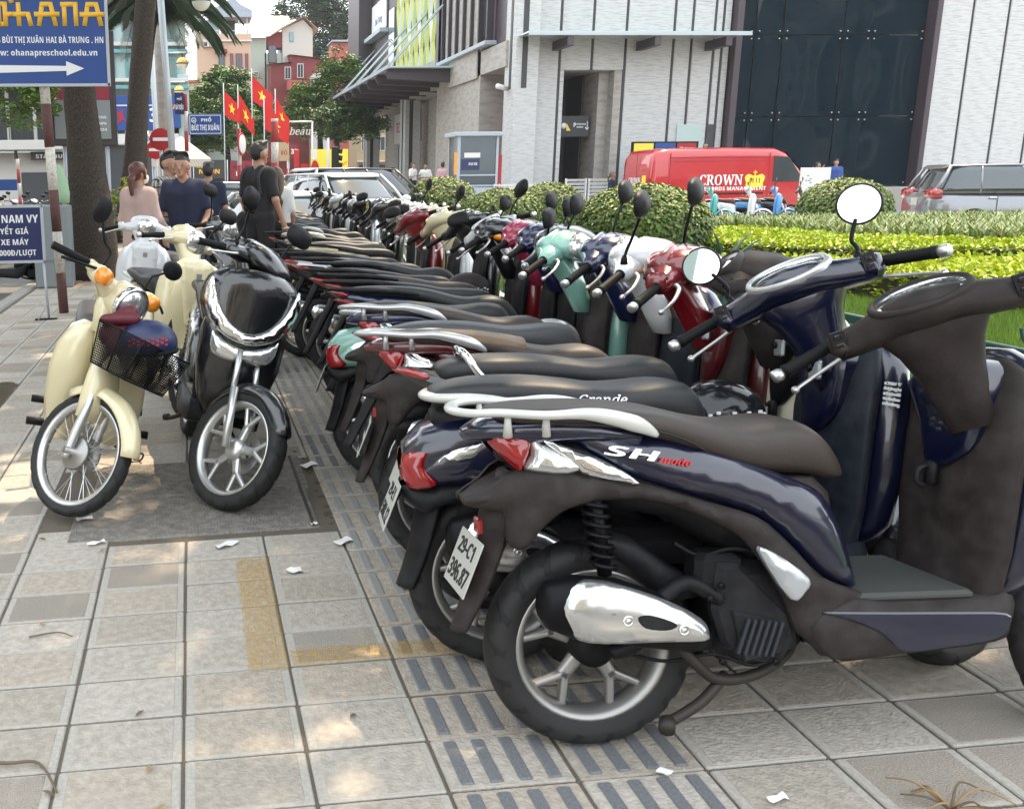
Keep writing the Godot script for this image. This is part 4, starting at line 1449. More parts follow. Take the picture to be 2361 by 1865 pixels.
		obj("stem", trunk_mesh([Vector3(0, 0, 0), Vector3(0, q[1].y * 0.6, 0), Vector3(0, q[1].y * 1.2, 0)], [0.06, 0.05, 0.03], 8), M.bark, t)
		obj("inner_twigs", cached("twigball%s" % q[1], func():
			var e := Mb.new()
			e.smooth()
			e.ellipsoid(c, q[1] * 0.82, 14, 9)
			return e.done()), M.bed_soil, t)
	# agaves
	for q in [[Vector3(7.2, 0.3, -12.6), "dark agave at the corner of the golden hedges by the shrub", 1.15], [Vector3(8.15, 0.3, -10.35), "dark agave in the middle of the golden hedges", 0.95]]:
		var t := thing("agave", q[1], "plant", q[0], 0.0, "agaves in the hedge")
		for i in 16:
			var e := 0.35 + 0.9 * (i % 4) / 4.0
			obj("leaf", cached("agleaf", func():
				var m := Mb.new()
				m.smooth()
				var rows := []
				for k in 7:
					var f := k / 6.0
					var w := 0.045 * sin(PI * (0.15 + 0.85 * (1.0 - f))) * (1.0 - f * 0.6)
					var y := 0.5 * f
					var o := 0.12 * f * f
					rows.append(PackedVector3Array([Vector3(o, y, -w), Vector3(o + w * 0.35, y - 0.004, 0), Vector3(o, y, w), Vector3(o + w * 0.35 + 0.008, y - 0.012, 0)]))
				m.grid(rows)
				return m.done()), M.agave_green if M.has("agave_green") else std("agave_green", lin(0.035, 0.08, 0.05), 0.5), t, Transform3D((Basis(Vector3.UP, i * 2.4) * Basis(Vector3.BACK, -e)).scaled_local(Vector3.ONE * q[2] * g.randf_range(0.75, 1.1)), Vector3(0, -0.12, 0)))
	# street trees; their crowns shade the pavement
	var G0 := Color(0.035, 0.075, 0.015)
	var G1 := Color(0.09, 0.15, 0.03)
	tree("street tree out of the earth pit by the kerb, its crown over the pavement", "tree", Vector3(-1.95, -0.06, -6.4), [Vector3(0, 0, 0), Vector3(0.0, 2.5, 0.1), Vector3(0.3, 5.0, -0.2), Vector3(0.9, 7.0, -0.8)], [0.34, 0.25, 0.2, 0.12], [[[Vector3(0.2, 4.6, 0), Vector3(1.8, 6.4, 1.0), Vector3(3.2, 7.6, 2.2)], [0.14, 0.09, 0.05]], [[Vector3(0.3, 5.0, -0.2), Vector3(2.6, 6.8, -2.0), Vector3(4.6, 8.2, -3.4)], [0.13, 0.09, 0.05]], [[Vector3(0.1, 4.2, 0), Vector3(-1.4, 6.2, -1.2), Vector3(-2.4, 7.4, -2.0)], [0.13, 0.08, 0.05]]], [[Vector3(2.4, 8.2, 1.0), Vector3(2.6, 1.3, 2.4)], [Vector3(4.4, 8.6, -2.4), Vector3(2.9, 1.4, 2.8)], [Vector3(1.2, 8.9, -5.2), Vector3(2.6, 1.3, 2.4)], [Vector3(-1.8, 8.2, -1.6), Vector3(2.2, 1.2, 2.4)], [Vector3(5.2, 8.9, 1.4), Vector3(2.2, 1.2, 2.2)], [Vector3(6.2, 8.3, 3.6), Vector3(2.4, 1.3, 2.2)], [Vector3(4.0, 8.5, 5.2), Vector3(2.2, 1.2, 2.2)], [Vector3(7.0, 9.3, 1.2), Vector3(1.8, 1.2, 2.0)]], 2500, 1.25, G0, G1, 91)
	tree("thick dark trunked street tree behind the blue kindergarten sign", "tree", Vector3(-1.5, -0.05, -15.0), [Vector3(0, 0, 0), Vector3(-0.03, 1.2, 0), Vector3(-0.1, 3.0, 0), Vector3(-0.1, 5.5, 0), Vector3(0.3, 7.5, 0.2)], [0.44, 0.3, 0.23, 0.2, 0.13], [[[Vector3(-0.1, 5.2, 0), Vector3(1.6, 7.0, 1.0), Vector3(3.2, 8.2, 2.0)], [0.13, 0.09, 0.05]], [[Vector3(0, 5.6, 0), Vector3(2.0, 7.5, -1.6), Vector3(3.6, 8.6, -2.6)], [0.13, 0.09, 0.05]]], [[Vector3(1.4, 9.2, 1.6), Vector3(3.0, 1.5, 2.6)], [Vector3(3.6, 9.4, -1.6), Vector3(3.0, 1.5, 2.6)], [Vector3(-1.6, 9.0, 0.0), Vector3(2.6, 1.3, 2.6)], [Vector3(0.6, 9.8, -3.0), Vector3(2.8, 1.3, 2.2)]], 1700, 1.3, G0, G1, 92)
	tree("slender leaning street tree in front of the corner cafe building", "tree", Vector3(-1.62, -0.05, -24.3), [Vector3(0, 0, 0), Vector3(0.22, 1.6, 0), Vector3(0.42, 3.3, 0), Vector3(0.7, 5.6, 0), Vector3(1.0, 8.0, 0)], [0.36, 0.27, 0.25, 0.24, 0.18], [], [[Vector3(0.8, 11.5, 0), Vector3(3.5, 1.6, 3.0)]], 1500, 1.4, G0, G1, 93)
	# palm whose fronds hang behind it
	var pm := thing("palm_tree", "palm with drooping dark fronds hanging over the pavement", "palm", Vector3(-1.35, -0.05, -26.6))
	obj("trunk", trunk_mesh([Vector3(0, 0, 0), Vector3(0.1, 3.0, 0), Vector3(0.5, 5.75, 0)], [0.2, 0.17, 0.15], 12), M.bark, pm)
	for i in 36:
		var xf := Transform3D((Basis(Vector3.UP, i * 2.39 + 0.3) * Basis(Vector3.BACK, 0.25 + 0.5 * (i % 3) / 3.0)).scaled_local(Vector3.ONE * g.randf_range(0.6, 0.8)), Vector3(0.5, 5.45 + 0.5 * (i % 2), 0))
		var fr := obj("frond", cached("frond", frond_mesh), M.frond_green if M.has("frond_green") else std("frond_green", lin(0.028, 0.055, 0.03), 0.5), pm, xf)
	# trees beyond the crossing and by the houses
	tree("leafy round tree in front of the peach house", "tree", Vector3(2.4, -0.2, -66.0), [Vector3(0, 0, 0), Vector3(0.1, 3, 0), Vector3(0, 6, 0)], [0.3, 0.22, 0.12], [], [[Vector3(0.2, 7.3, 0), Vector3(2.2, 1.6, 1.8)], [Vector3(-1.4, 6.0, 0.4), Vector3(1.8, 1.5, 1.6)], [Vector3(1.8, 5.6, 0.3), Vector3(1.7, 1.6, 1.5)], [Vector3(0.4, 4.6, 0.8), Vector3(2.4, 1.2, 1.6)]], 2600, 1.35, Color(0.05, 0.12, 0.025), Color(0.14, 0.22, 0.05), 94)
	tree("feathery tree in front of the corner cafe building's far end", "tree", Vector3(0.4, -0.2, -52.0), [Vector3(0, 0, 0), Vector3(0, 3, 0), Vector3(0.2, 4.5, 0)], [0.22, 0.17, 0.1], [], [[Vector3(0.4, 4.6, 0), Vector3(1.7, 1.3, 1.4)], [Vector3(-0.4, 3.7, 0.3), Vector3(1.3, 1.0, 1.2)]], 1100, 1.0, Color(0.05, 0.11, 0.035), Color(0.12, 0.19, 0.06), 95)
	tree("light green tree between the flags and the shopping wing", "tree", Vector3(8.0, -0.2, -62.0), [Vector3(0, 0, 0), Vector3(0.2, 3, 0), Vector3(0.1, 6, 0)], [0.26, 0.2, 0.1], [], [[Vector3(0.0, 6.3, 0), Vector3(2.0, 1.5, 1.6)], [Vector3(1.4, 8.2, 0.3), Vector3(1.4, 1.4, 1.4)], [Vector3(-1.2, 5.2, 0.4), Vector3(1.6, 1.1, 1.4)], [Vector3(1.9, 5.0, 0.4), Vector3(1.4, 1.2, 1.3)]], 2000, 1.2, Color(0.07, 0.13, 0.03), Color(0.18, 0.25, 0.06), 96)
	tree("dark leaning tree beside the bank pier", "tree", Vector3(9.4, -0.2, -58.0), [Vector3(0, 0, 0), Vector3(-0.4, 2.0, 0), Vector3(-0.9, 4.2, 0)], [0.3, 0.22, 0.12], [], [[Vector3(-0.8, 5.0, 0), Vector3(2.0, 1.1, 1.6)], [Vector3(0.8, 4.8, 0.2), Vector3(1.5, 0.9, 1.3)]], 1100, 1.1, Color(0.04, 0.09, 0.025), Color(0.12, 0.18, 0.05), 97)
	tree("huge grey green tree rising behind the sage green house", "tree", Vector3(14.5, -0.2, -114.0), [Vector3(0, 0, 0), Vector3(0, 8, 0), Vector3(0.3, 16, 0)], [0.7, 0.55, 0.35], [], [[Vector3(-1.8, 19.5, 0), Vector3(3.0, 2.6, 2.6)], [Vector3(2.0, 20.0, 0), Vector3(3.2, 2.8, 2.6)], [Vector3(3.0, 17.0, 0.5), Vector3(2.6, 2.2, 2.2)], [Vector3(0.0, 16.0, 0.4), Vector3(2.2, 2.0, 2.0)], [Vector3(0, 22.5, 0), Vector3(3.4, 2.2, 2.4)]], 2400, 1.9, Color(0.05, 0.085, 0.05), Color(0.10, 0.14, 0.085), 98)
	tree("low bright tree at the left in front of the cafe balcony", "tree", Vector3(-5.2, -0.2, -23.0), [Vector3(0, 0, 0), Vector3(0.1, 2.0, 0), Vector3(0.6, 4.0, 0)], [0.16, 0.12, 0.08], [], [[Vector3(1.2, 4.1, 0), Vector3(1.2, 1.0, 1.0)], [Vector3(0.4, 4.9, 0), Vector3(1.5, 0.9, 1.2)], [Vector3(1.7, 3.4, 0.2), Vector3(0.7, 0.6, 0.7)]], 700, 0.75, Color(0.06, 0.14, 0.02), Color(0.18, 0.28, 0.05), 99)
	# small yellow green bushes behind the trunks
	for q in [[Vector3(-1.85, -0.05, -17.6), "yellow green potted bush to the left of the thick trunk"], [Vector3(-1.0, -0.05, -18.0), "yellow green bush between the two street trees"]]:
		tree(q[1], "bush", q[0], [Vector3(0, 0, 0), Vector3(0, 0.5, 0), Vector3(0.05, 1.0, 0)], [0.04, 0.03, 0.02], [], [[Vector3(0, 1.0, 0), Vector3(0.42, 0.65, 0.4)]], 240, 0.5, Color(0.2, 0.28, 0.02), Color(0.38, 0.42, 0.05), 100 + int(q[0].x * 10), "yellow green bushes by the trees")

func hedge(label: String, poly: PackedVector2Array, h: float, count: int, c0: Color, c1: Color, sd: int) -> void:   # poly in x, z
	var g := RandomNumberGenerator.new()
	g.seed = sd
	var t := thing("clipped_hedge", label, "hedge", Vector3(0, 0, 0))
	var sp := smooth_poly(Array(poly), 4)
	var b := Mb.new()
	# inner mass a little below the leaves
	var inner := Geometry2D.offset_polygon(sp, -0.07)[0]
	var fl := PackedVector2Array()
	for p in inner:
		fl.append(Vector2(p.x, -p.y))
	b.xf(Transform3D(Basis(Vector3.RIGHT, -PI / 2), Vector3.ZERO))
	b.prism(fl, 0.06, h - 0.05)
	obj("inner_twigs", b.done(), M.bed_soil, t)
	var bx := Rect2(sp[0], Vector2.ZERO)
	for p in sp:
		bx = bx.expand(p)
	var n := FastNoiseLite.new()
	n.seed = sd
	n.frequency = 1.4
	var xs := []
	var cs := PackedColorArray()
	for i in count:
		var p := Vector2(g.randf_range(bx.position.x, bx.end.x), g.randf_range(bx.position.y, bx.end.y))
		if not Geometry2D.is_point_in_polygon(p, sp):
			continue
		var y := h + 0.05 * n.get_noise_2dv(p) - 0.05 * g.randf()
		xs.append(Transform3D(Basis(Vector3.UP, g.randf() * TAU) * Basis(Vector3.BACK, g.randf_range(0.1, 1.2)).scaled_local(Vector3.ONE * g.randf_range(0.8, 1.6)), Vector3(p.x, y, p.y)))
		cs.append(leaf_col(c0.lerp(c1, g.randf()), g, 0.25))
	# flanks
	for j in sp.size():
		var a := sp[j]
		var e := sp[(j + 1) % sp.size()]
		var k := int(a.distance_to(e) * 260)
		var nrm := (e - a).orthogonal().normalized()
		for i in k:
			var q := a.lerp(e, g.randf())
			var y := 0.09 + (h - 0.09) * g.randf()
			var o := nrm * g.randf_range(-0.05, 0.03)
			xs.append(Transform3D(Basis(Vector3.UP, g.randf() * TAU) * Basis(Vector3.BACK, g.randf_range(-0.3, 1.0)).scaled_local(Vector3.ONE * g.randf_range(0.8, 1.5)), Vector3(q.x + o.x, y, q.y + o.y)))
			cs.append(leaf_col(c0.lerp(c1, g.randf() * 0.6), g, 0.3))
	var lv := many("leaves", leaf_mesh(0.06, 0.034), M.leaf_hedge, xs, cs, t)
	lv.set_meta("kind", "stuff")

func frond_mesh() -> Mesh:
	var b := Mb.new()
	b.smooth()
	var path := curve3(xyz([0, 0, 0, 0.7, 0.35, 0, 1.5, 0.15, 0, 2.1, -0.7, 0, 2.4, -1.7, 0]), 8)
	b.tube(path, [0.03, 0.018, 0.006], 5)
	b.flat()
	for i in range(3, path.size() - 1):
		var f := float(i) / path.size()
		var L := 0.85 * sin(PI * (0.12 + 0.8 * f))
		for s in [1, -1]:
			for k in 2:
				var p: Vector3 = path[i].lerp(path[i + 1], k * 0.5)
				var d := Vector3(0.25, -0.75, s * 0.55).normalized()
				var q := p + d * L
				var w := Vector3(0.022, 0.0, 0)
				b.quad(p - w, p + w, p.lerp(q, 0.6) + w, p.lerp(q, 0.6) - w)
				b.tri(p.lerp(q, 0.6) - w, p.lerp(q, 0.6) + w, q + Vector3(0, -0.05, 0))
	return b.done()

func pole(p: Node3D, called: String, m: Material, a: Vector3, b_: Vector3, r: float, sides := 12) -> MeshInstance3D:
	var b := Mb.new()
	b.smooth()
	b.tube([a, b_], r, sides)
	return obj(called, b.done(), m, p)

func banded_pole(t: Node3D, h: float, r: float, first: int, step := 0.5, lean := Vector2.ZERO) -> void:
	var y := 0.0
	var i := first
	while y < h:
		var y1 := minf(y + step, h)
		pole(t, "pole_band", [M.rust_red if absf(r - 0.055) < 0.001 else M.pole_red, M.pole_white][i % 2], Vector3(lean.x * y, y, lean.y * y), Vector3(lean.x * y1, y1, lean.y * y1), r)
		y = y1
		i += 1

func disc_sign(t: Node3D, c: Vector3, r: float, m: Material, bar := true) -> void:
	var d := obj("sign_disc", cached("disc%s" % r, func():
		var b := Mb.new()
		b.smooth()
		b.xf(Transform3D(Basis(Vector3.RIGHT, PI / 2), Vector3.ZERO))
		b.lathe([Vector2(0, -0.01), Vector2(r, -0.01), Vector2(r, 0.008), Vector2(r - 0.01, 0.01), Vector2(0, 0.01)], 32, false)
		return b.done()), m, t, at(c.x, c.y, c.z))
	if bar:
		part("sign_bar", M.white_print, d, Vector3(0, 0, 0.014), Vector3(r * 1.4, r * 0.3, 0.008))

func street() -> void:
	tri_map(std("rust_red", Color.WHITE, 0.8), 3.0, noise_tex(0.03, 5, lin(0.05, 0.03, 0.025), lin(0.15, 0.05, 0.045), 256, 86))
	M.pole_white.albedo_color = Color.WHITE
	tri_map(M.pole_white, 2.5, noise_tex(0.03, 5, lin(0.2, 0.13, 0.08), lin(0.6, 0.57, 0.52), 256, 87, lin(0.58, 0.55, 0.5)))
	# ---- blue kindergarten sign on a banded pole
	var t := thing("kindergarten_sign", "large blue kindergarten sign with yellow logo letters on a rusty banded pole", "sign", Vector3(-1.49, gy(-1.49), -11.18))
	banded_pole(t, 2.9, 0.055, 0, 0.46, Vector2(-0.028, 0))
	var sb := part("board", M.sign_blue, t, Vector3(-0.05, 3.06, 0.08), Vector3(1.36, 1.12, 0.03), 0.008)
	part("frame_rail", M.steel_post, sb, Vector3(0, -0.57, 0), Vector3(1.4, 0.03, 0.05))
	part("frame_rail", M.steel_post, sb, Vector3(0, 0.57, 0), Vector3(1.4, 0.03, 0.05))
	part("frame_rail", M.steel_post, sb, Vector3(0.69, 0, 0), Vector3(0.03, 1.16, 0.05))
	part("frame_rail", M.steel_post, sb, Vector3(-0.69, 0, 0), Vector3(0.03, 1.16, 0.05))
	var F := 0.017
	letter(sb, "lettering", "TRƯỜNG MẦM NON", 0.105, M.white_print, at(0.0, 0.42, F), 1.22)
	# logo word built from rounded strokes
	var logo := [[-0.44, [[0.0, 0.1, 0.07, 0.1], [0.0, -0.1, 0.07, -0.1], [0.0, 0.1, 0.0, -0.1], [0.07, 0.1, 0.07, -0.1], [0.1, 0.0, 0.13, 0.0], [0.13, 0.16, 0.14, 0.13]]], [-0.2, [[-0.03, 0.1, -0.03, -0.1], [-0.09, 0.0, 0.07, 0.0], [0.07, 0.0, 0.09, -0.1]]], [0.06, [[-0.08, -0.1, -0.04, 0.1], [-0.04, 0.1, 0.05, 0.1], [0.05, 0.1, 0.09, -0.1], [-0.11, 0.0, 0.12, 0.0]]], [0.31, [[-0.06, -0.1, -0.06, 0.1], [-0.08, 0.1, 0.06, 0.1], [0.06, 0.1, 0.06, -0.1]]], [0.54, [[-0.08, -0.1, -0.04, 0.1], [-0.04, 0.1, 0.05, 0.1], [0.05, 0.1, 0.09, -0.1], [-0.11, 0.0, 0.12, 0.0]]]]
	for l in logo:
		var b := Mb.new()
		b.smooth()
		for s in l[1]:
			var p := Vector2(s[0], s[1])
			var q := Vector2(s[2], s[3])
			var d := (q - p).normalized() * 0.024
			var n := Vector2(-d.y, d.x)
			b.prism(PackedVector2Array([p - d * 0.8 - n, p - d * 0.8 + n, q + d * 0.8 + n, q + d * 0.8 - n]), F - 0.002, F + 0.004 + 0.0006 * l[1].find(s))
		obj("logo_letter", b.done(), M.yellow_print, sb, at(l[0], 0.15, 0))
	letter(sb, "lettering", "SỐ 26 BÙI THỊ XUÂN HAI BÀ TRƯNG . HN", 0.065, M.white_print, at(0.02, -0.11, F), 1.26)
	letter(sb, "lettering", "www: ohanapreschool.edu.vn", 0.062, M.white_print, at(0.0, -0.24, F), 1.16)
	var ab := Mb.new()
	ab.prism(PackedVector2Array(xy([-0.5, 0.035, 0.24, 0.025, 0.24, 0.075, 0.43, 0.0, 0.24, -0.075, 0.24, -0.025, -0.5, -0.045])), F - 0.002, F + 0.004)
	obj("arrow", ab.done(), M.white_print, sb, at(0, -0.4, 0))
	# ---- price board
	t = thing("parking_price_board", "navy parking price board in a steel frame on thin legs", "sign", Vector3(-2.12, gy(-2.1), -10.7), 0.06)
	var pb := part("board", M.sign_navy, t, Vector3(0, 0.94, 0), Vector3(1.0, 0.56, 0.02))
	for q in [[0, 0.295, 1.06, 0.03], [0, -0.295, 1.06, 0.03], [0.515, 0, 0.03, 0.62], [-0.515, 0, 0.03, 0.62]]:
		part("frame_rail", M.steel_post, pb, Vector3(q[0], q[1], 0), Vector3(q[2], q[3], 0.035))
	letter(pb, "lettering", "CTY TNHH NAM VY", 0.085, M.white_print, at(0.02, 0.16, 0.012), 0.9)
	letter(pb, "lettering", "BẢNG NIÊM YẾT GIÁ", 0.062, M.white_print, at(-0.02, 0.03, 0.012), 0.76)
	letter(pb, "lettering", "TRÔNG GIỮ XE MÁY", 0.062, M.white_print, at(-0.02, -0.085, 0.012), 0.76)
	letter(pb, "lettering", "BAN NGÀY : 5000Đ/LƯỢT", 0.062, M.white_print, at(0.0, -0.2, 0.012), 0.86)
	for s in [1, -1]:
		pole(t, "leg", M.steel_post, Vector3(s * 0.5, 0.65, 0), Vector3(s * 0.53, 0.0, 0.05), 0.014, 8)
		pole(t, "strut", M.steel_post, Vector3(s * 0.52, 0.2, 0.035), Vector3(s * 0.42, 0.02, 0.12), 0.008, 6)
		part("foot", M.black_metal, t, Vector3(s * 0.5, 0.015, 0.06), Vector3(0.24, 0.03, 0.06), 0.006)
	# ---- street name signs
	t = thing("street_name_post", "red and white banded post with two blue street name plates", "street sign", Vector3(-0.06, -0.05, -21.9))
	banded_pole(t, 3.3, 0.045, 1, 0.42)
	var pl := part("name_plate", M.sign_blue, t, Vector3(0.42, 2.66, 0.05), Vector3(0.74, 0.44, 0.025), 0.006)
	for q in [[0, 0.19, 0.68, 0.012], [0, -0.19, 0.68, 0.012], [0.335, 0, 0.012, 0.38], [-0.335, 0, 0.012, 0.38]]:
		part("plate_border", M.white_print, pl, Vector3(q[0], q[1], 0.0135), Vector3(q[2], q[3], 0.004))
	letter(pl, "lettering", "PHỐ", 0.07, M.white_print, at(0.02, 0.09, 0.0145), 0.22)
	letter(pl, "lettering", "BÙI THỊ XUÂN", 0.12, M.white_print, at(0.0, -0.07, 0.0145), 0.6)
	obj("plate_emblem", cached("pemb", func():
		var b := Mb.new()
		b.xf(Transform3D(Basis(Vector3.RIGHT, PI / 2), Vector3.ZERO))
		b.lathe([Vector2(0.04, 0.0), Vector2(0.055, 0.0), Vector2(0.055, 0.004), Vector2(0.04, 0.004), Vector2(0.04, 0.0)], 18, false)
		b.box(Vector3(0, 0.001, 0), Vector3(0.05, 0.003, 0.012))
		b.box(Vector3(0, 0.0012, 0.018), Vector3(0.04, 0.003, 0.01))
		return b.done()), M.white_print, pl, at(-0.25, 0.09, 0.0135))
	var p2 := part("name_plate", M.sign_navy, t, Vector3(-0.13, 3.1, 0.06), Vector3(0.2, 0.46, 0.025), 0.006)
	letter(p2, "lettering", "PHỐ", 0.05, M.white_print, at(0, 0.09, 0.0145), 0.1)
	letter(p2, "lettering", "BÀ TRIỆU", 0.1, M.white_print, at(0, -0.08, 0.0145), 0.17)
	# ---- no entry signs
	t = thing("no_entry_sign", "round red no entry sign on a grey post, the nearer of the two", "road sign", Vector3(-0.74, -0.1, -26.0))
	pole(t, "post", M.steel_post, Vector3(0, 0, 0), Vector3(0, 2.85, 0), 0.04)
	disc_sign(t, Vector3(0, 2.57, 0.06), 0.28, M.sign_red)
	t = thing("no_entry_sign", "round red no entry sign lower and half hidden behind the nearer one", "road sign", Vector3(-0.98, -0.2, -29.0))
	pole(t, "post", M.steel_post, Vector3(0, 0, 0), Vector3(0, 2.75, 0), 0.04)
	disc_sign(t, Vector3(0, 2.5, 0.06), 0.27, M.sign_red)
	# ---- banded posts with edge-on signs
	t = thing("banded_sign_post", "red and white post with a round sign seen edge on, by the flags", "road sign", Vector3(1.32, -0.2, -26.5))
	banded_pole(t, 2.95, 0.06, 1, 0.5)
	var ds := Node3D.new()
	ds.name = "turned_sign"
	t.add_child(ds, true)
	ds.rotation.y = 1.15
	disc_sign(ds, Vector3(0, 2.55, 0.08), 0.3, M.sign_red, false)
	disc_sign(ds, Vector3(0, 2.55, 0.095), 0.24, M.sign_white, false)
	t = thing("banded_sign_post", "stout red and white post above the man in the black t-shirt", "road sign", Vector3(2.06, -0.1, -24.0))
	banded_pole(t, 2.95, 0.09, 1, 0.48)
	t = thing("banded_sign_post", "slim red and white post in front of the cafe wall", "road sign", Vector3(-5.1, -0.2, -30.0))
	banded_pole(t, 2.3, 0.05, 0, 0.4)
	part("plate", M.sign_blue, t, Vector3(-0.35, 1.55, 0.05), Vector3(0.6, 0.32, 0.03))
	# ---- globe lamps
	for q in [[Vector3(-0.28, 0, -22.0), 6.6, Vector3(0.62, 5.26, 0), 0.2, "tall grey lamp post with a yellow capped globe, the nearest"], [Vector3(-1.06, 0, -33.0), 7.0, Vector3(0.91, 5.22, 0), 0.2, "thin lamp post with yellow capped globe under a cross arm, the middle one"], [Vector3(-1.2, 0, -40.0), 7.0, Vector3(0.85, 4.98, 0), 0.2, "farthest lamp post with a yellow capped globe"]]:
		t = thing("street_lamp", q[4], "street lamp", q[0] + Vector3(0, -0.1, 0), 0.0, "street lamps with yellow capped globes")
		pole(t, "post", M.steel_post, Vector3.ZERO, Vector3(-0.3 if q[0].z > -25 else -0.1, q[1], 0), 0.075 if q[0].z > -25 else 0.06)
		var g: Vector3 = q[2]
		pole(t, "arm", M.steel_post, Vector3(-0.1, g.y + 0.32, 0), Vector3(g.x + 0.25, g.y + 0.34, 0), 0.025, 8)
		pole(t, "hanger", M.black_metal, g + Vector3(0, 0.18, 0), g + Vector3(0, 0.34, 0), 0.015, 6)
		for s in [1, -1]:
			obj("globe_cap" if s > 0 else "globe", cached("globe%d" % s, func():
				var b := Mb.new()
				b.smooth()
				var pr := []
				for i in 9:
					var a := PI / 2 * i / 8.0
					pr.append(Vector2(cos(a) * 0.2, sin(a) * 0.2))
				b.xf(Transform3D(Basis() if s > 0 else Basis(Vector3.RIGHT, PI), Vector3.ZERO))
				b.lathe(pr, 22, false)
				return b.done()), M.lamp_yellow if s > 0 else M.lamp_white, t, at(g.x, g.y, g.z))
		obj("globe_band", cached("globeband", func():
			var b := Mb.new()
			b.smooth()
			b.lathe([Vector2(0.2, -0.02), Vector2(0.207, -0.015), Vector2(0.207, 0.015), Vector2(0.2, 0.02)], 22, false)
			return b.done()), M.strip_dark, t, at(g.x, g.y, g.z))
	# concrete power pole behind
	t = thing("power_pole", "tapered concrete power pole behind the leaning tree", "utility pole", Vector3(-0.62, -0.2, -30.0))
	var cb := Mb.new()
	cb.smooth()
	cb.tube([Vector3(0, 0, 0), Vector3(-0.25, 9, 0)], [0.22, 0.16], 12)
	obj("pole", cb.done(), M.stone_warm, t)
	# dark hoarding behind the thick tree
	t = thing("advertising_board", "dark red and grey advertising board standing behind the thick tree trunk", "billboard", Vector3(-2.45, -0.2, -24.0), 0.12)
	part("board", M.dark_frame, t, Vector3(0, 3.75, 0), Vector3(1.5, 2.6, 0.2), 0.02)
	part("poster", M.deep_red, t, Vector3(-0.05, 4.0, 0.11), Vector3(1.3, 1.0, 0.02))
	part("poster", M.grey_cabinet, t, Vector3(-0.05, 3.05, 0.11), Vector3(1.3, 0.88, 0.02))
	for i in 3:
		letter(t, "poster_lettering", ["KHAI TRUONG", "giam gia 30%", "hotline 024"][i], 0.06, M.white_print, at(0.2, 3.1 - i * 0.14, 0.122), 0.6)
	for x in [-0.5, 0.5]:
		pole(t, "post", M.steel_post, Vector3(x, 0, 0), Vector3(x, 2.5, 0), 0.05, 8)
	t = thing("grey_cabinet", "waist high grey metal cabinet by the thick tree trunk", "cabinet", Vector3(-1.98, gy(-1.9), -14.2))
	part("body", M.grey_cabinet, t, Vector3(0, 0.58, 0), Vector3(0.52, 1.16, 0.4), 0.02)
	part("lid", M.grey_cabinet, t, Vector3(0, 0.4, 0.01), Vector3(0.53, 0.02, 0.41))
	t = thing("green_sack", "pale green bundled sack standing on the grey cabinet", "sack", Vector3(-1.86, 1.11, -14.25))
	var gb := Mb.new()
	gb.smooth()
	gb.lathe([Vector2(0.0, 0.0), Vector2(0.13, 0.02), Vector2(0.14, 0.15), Vector2(0.12, 0.32), Vector2(0.06, 0.48), Vector2(0.02, 0.55)], 14, false)
	obj("cloth", gb.done(), std("sack_green", lin(0.28, 0.42, 0.27), 0.8), t)
	# ---- garden fence
	t = thing("garden_fence", "low dark green iron fence with curled post tops along the garden", "fence", Vector3(2.92, 0.09, 0))
	for i in 2:
		part("rail", M.fence_green, t, Vector3(0, 0.7 - i * 0.54, -9.0), Vector3(0.03, 0.04, 22.0), 0.004)
	for i in 148:
		var z := 1.9 - i * 0.14
		if i % 5 == 0:
			obj("post", cached("fpost", func():
				var b := Mb.new()
				b.box(Vector3(0, 0.36, 0), Vector3(0.035, 0.72, 0.035), 0.004)
				b.smooth()
				for s in [1, -1]:
					b.tube(curve3([Vector3(0, 0.85, s * 0.015), Vector3(0, 0.8, s * 0.03), Vector3(0, 0.75, s * 0.075), Vector3(0, 0.745, s * 0.12), Vector3(0, 0.79, s * 0.145)]), 0.01, 6)
				b.box(Vector3(0, 0.83, 0), Vector3(0.05, 0.035, 0.05), 0.006)
				return b.done()), M.fence_green, t, at(0, 0, z))
		else:
			obj("bar", cached("fbar", func():
				var b := Mb.new()
				b.box(Vector3(0, 0.35, 0), Vector3(0.016, 0.7, 0.016), 0.002)
				return b.done()), M.fence_green, t, at(0, 0, z))
	t = thing("inner_fence", "thin dark railing in front of the pastel scooters", "fence", Vector3(0.6, 0.0, -20.6))
	for i in 30:
		pole(t, "bar", M.black_metal, Vector3(9.6 + i * 0.12, 0, 0), Vector3(9.6 + i * 0.12, 0.62, 0), 0.009, 5)
	part("rail", M.black_metal, t, Vector3(11.35, 0.55, 0), Vector3(3.6, 0.02, 0.02))
	# ---- flags
	for q in [[1.27, 36.0, 4.75, 0.95, 0], [1.78, 36.0, 4.7, 1.35, 1], [2.28, 36.0, 5.25, 1.2, 0], [2.6, 34.5, 4.2, 1.35, 0], [3.12, 36.0, 4.55, 1.2, 1]]:
		var k: int = [1.27, 1.78, 2.28, 2.6, 3.12].find(q[0])
		t = thing("flag", ["red flag with yellow star, farthest left of the flags", "narrow folded red flag second from the left", "tallest red flag with yellow star", "large red flag whose yellow star shows fully", "red flag at the right end of the flags"][k], "flag", Vector3(q[0], -0.2, -q[1]), 0.0, "red flags with a yellow star")
		pole(t, "flag_pole", M.steel_post, Vector3.ZERO, Vector3(0, q[2] + 0.25, 0), 0.02, 8)
		var b := Mb.new()
		b.smooth()
		var rows := []
		var pts := func(u: float, v: float) -> Vector3:
			var droop: float = 0.8 * u * q[3] * (0.85 if q[4] else 0.7)
			var len: float = u * q[3] * (0.42 if q[4] else 0.62)
			return Vector3(len, q[2] - droop - v * 0.85 * (1.0 - 0.25 * u), 0.09 * sin(u * 7.0 + v * 2.0) * u)
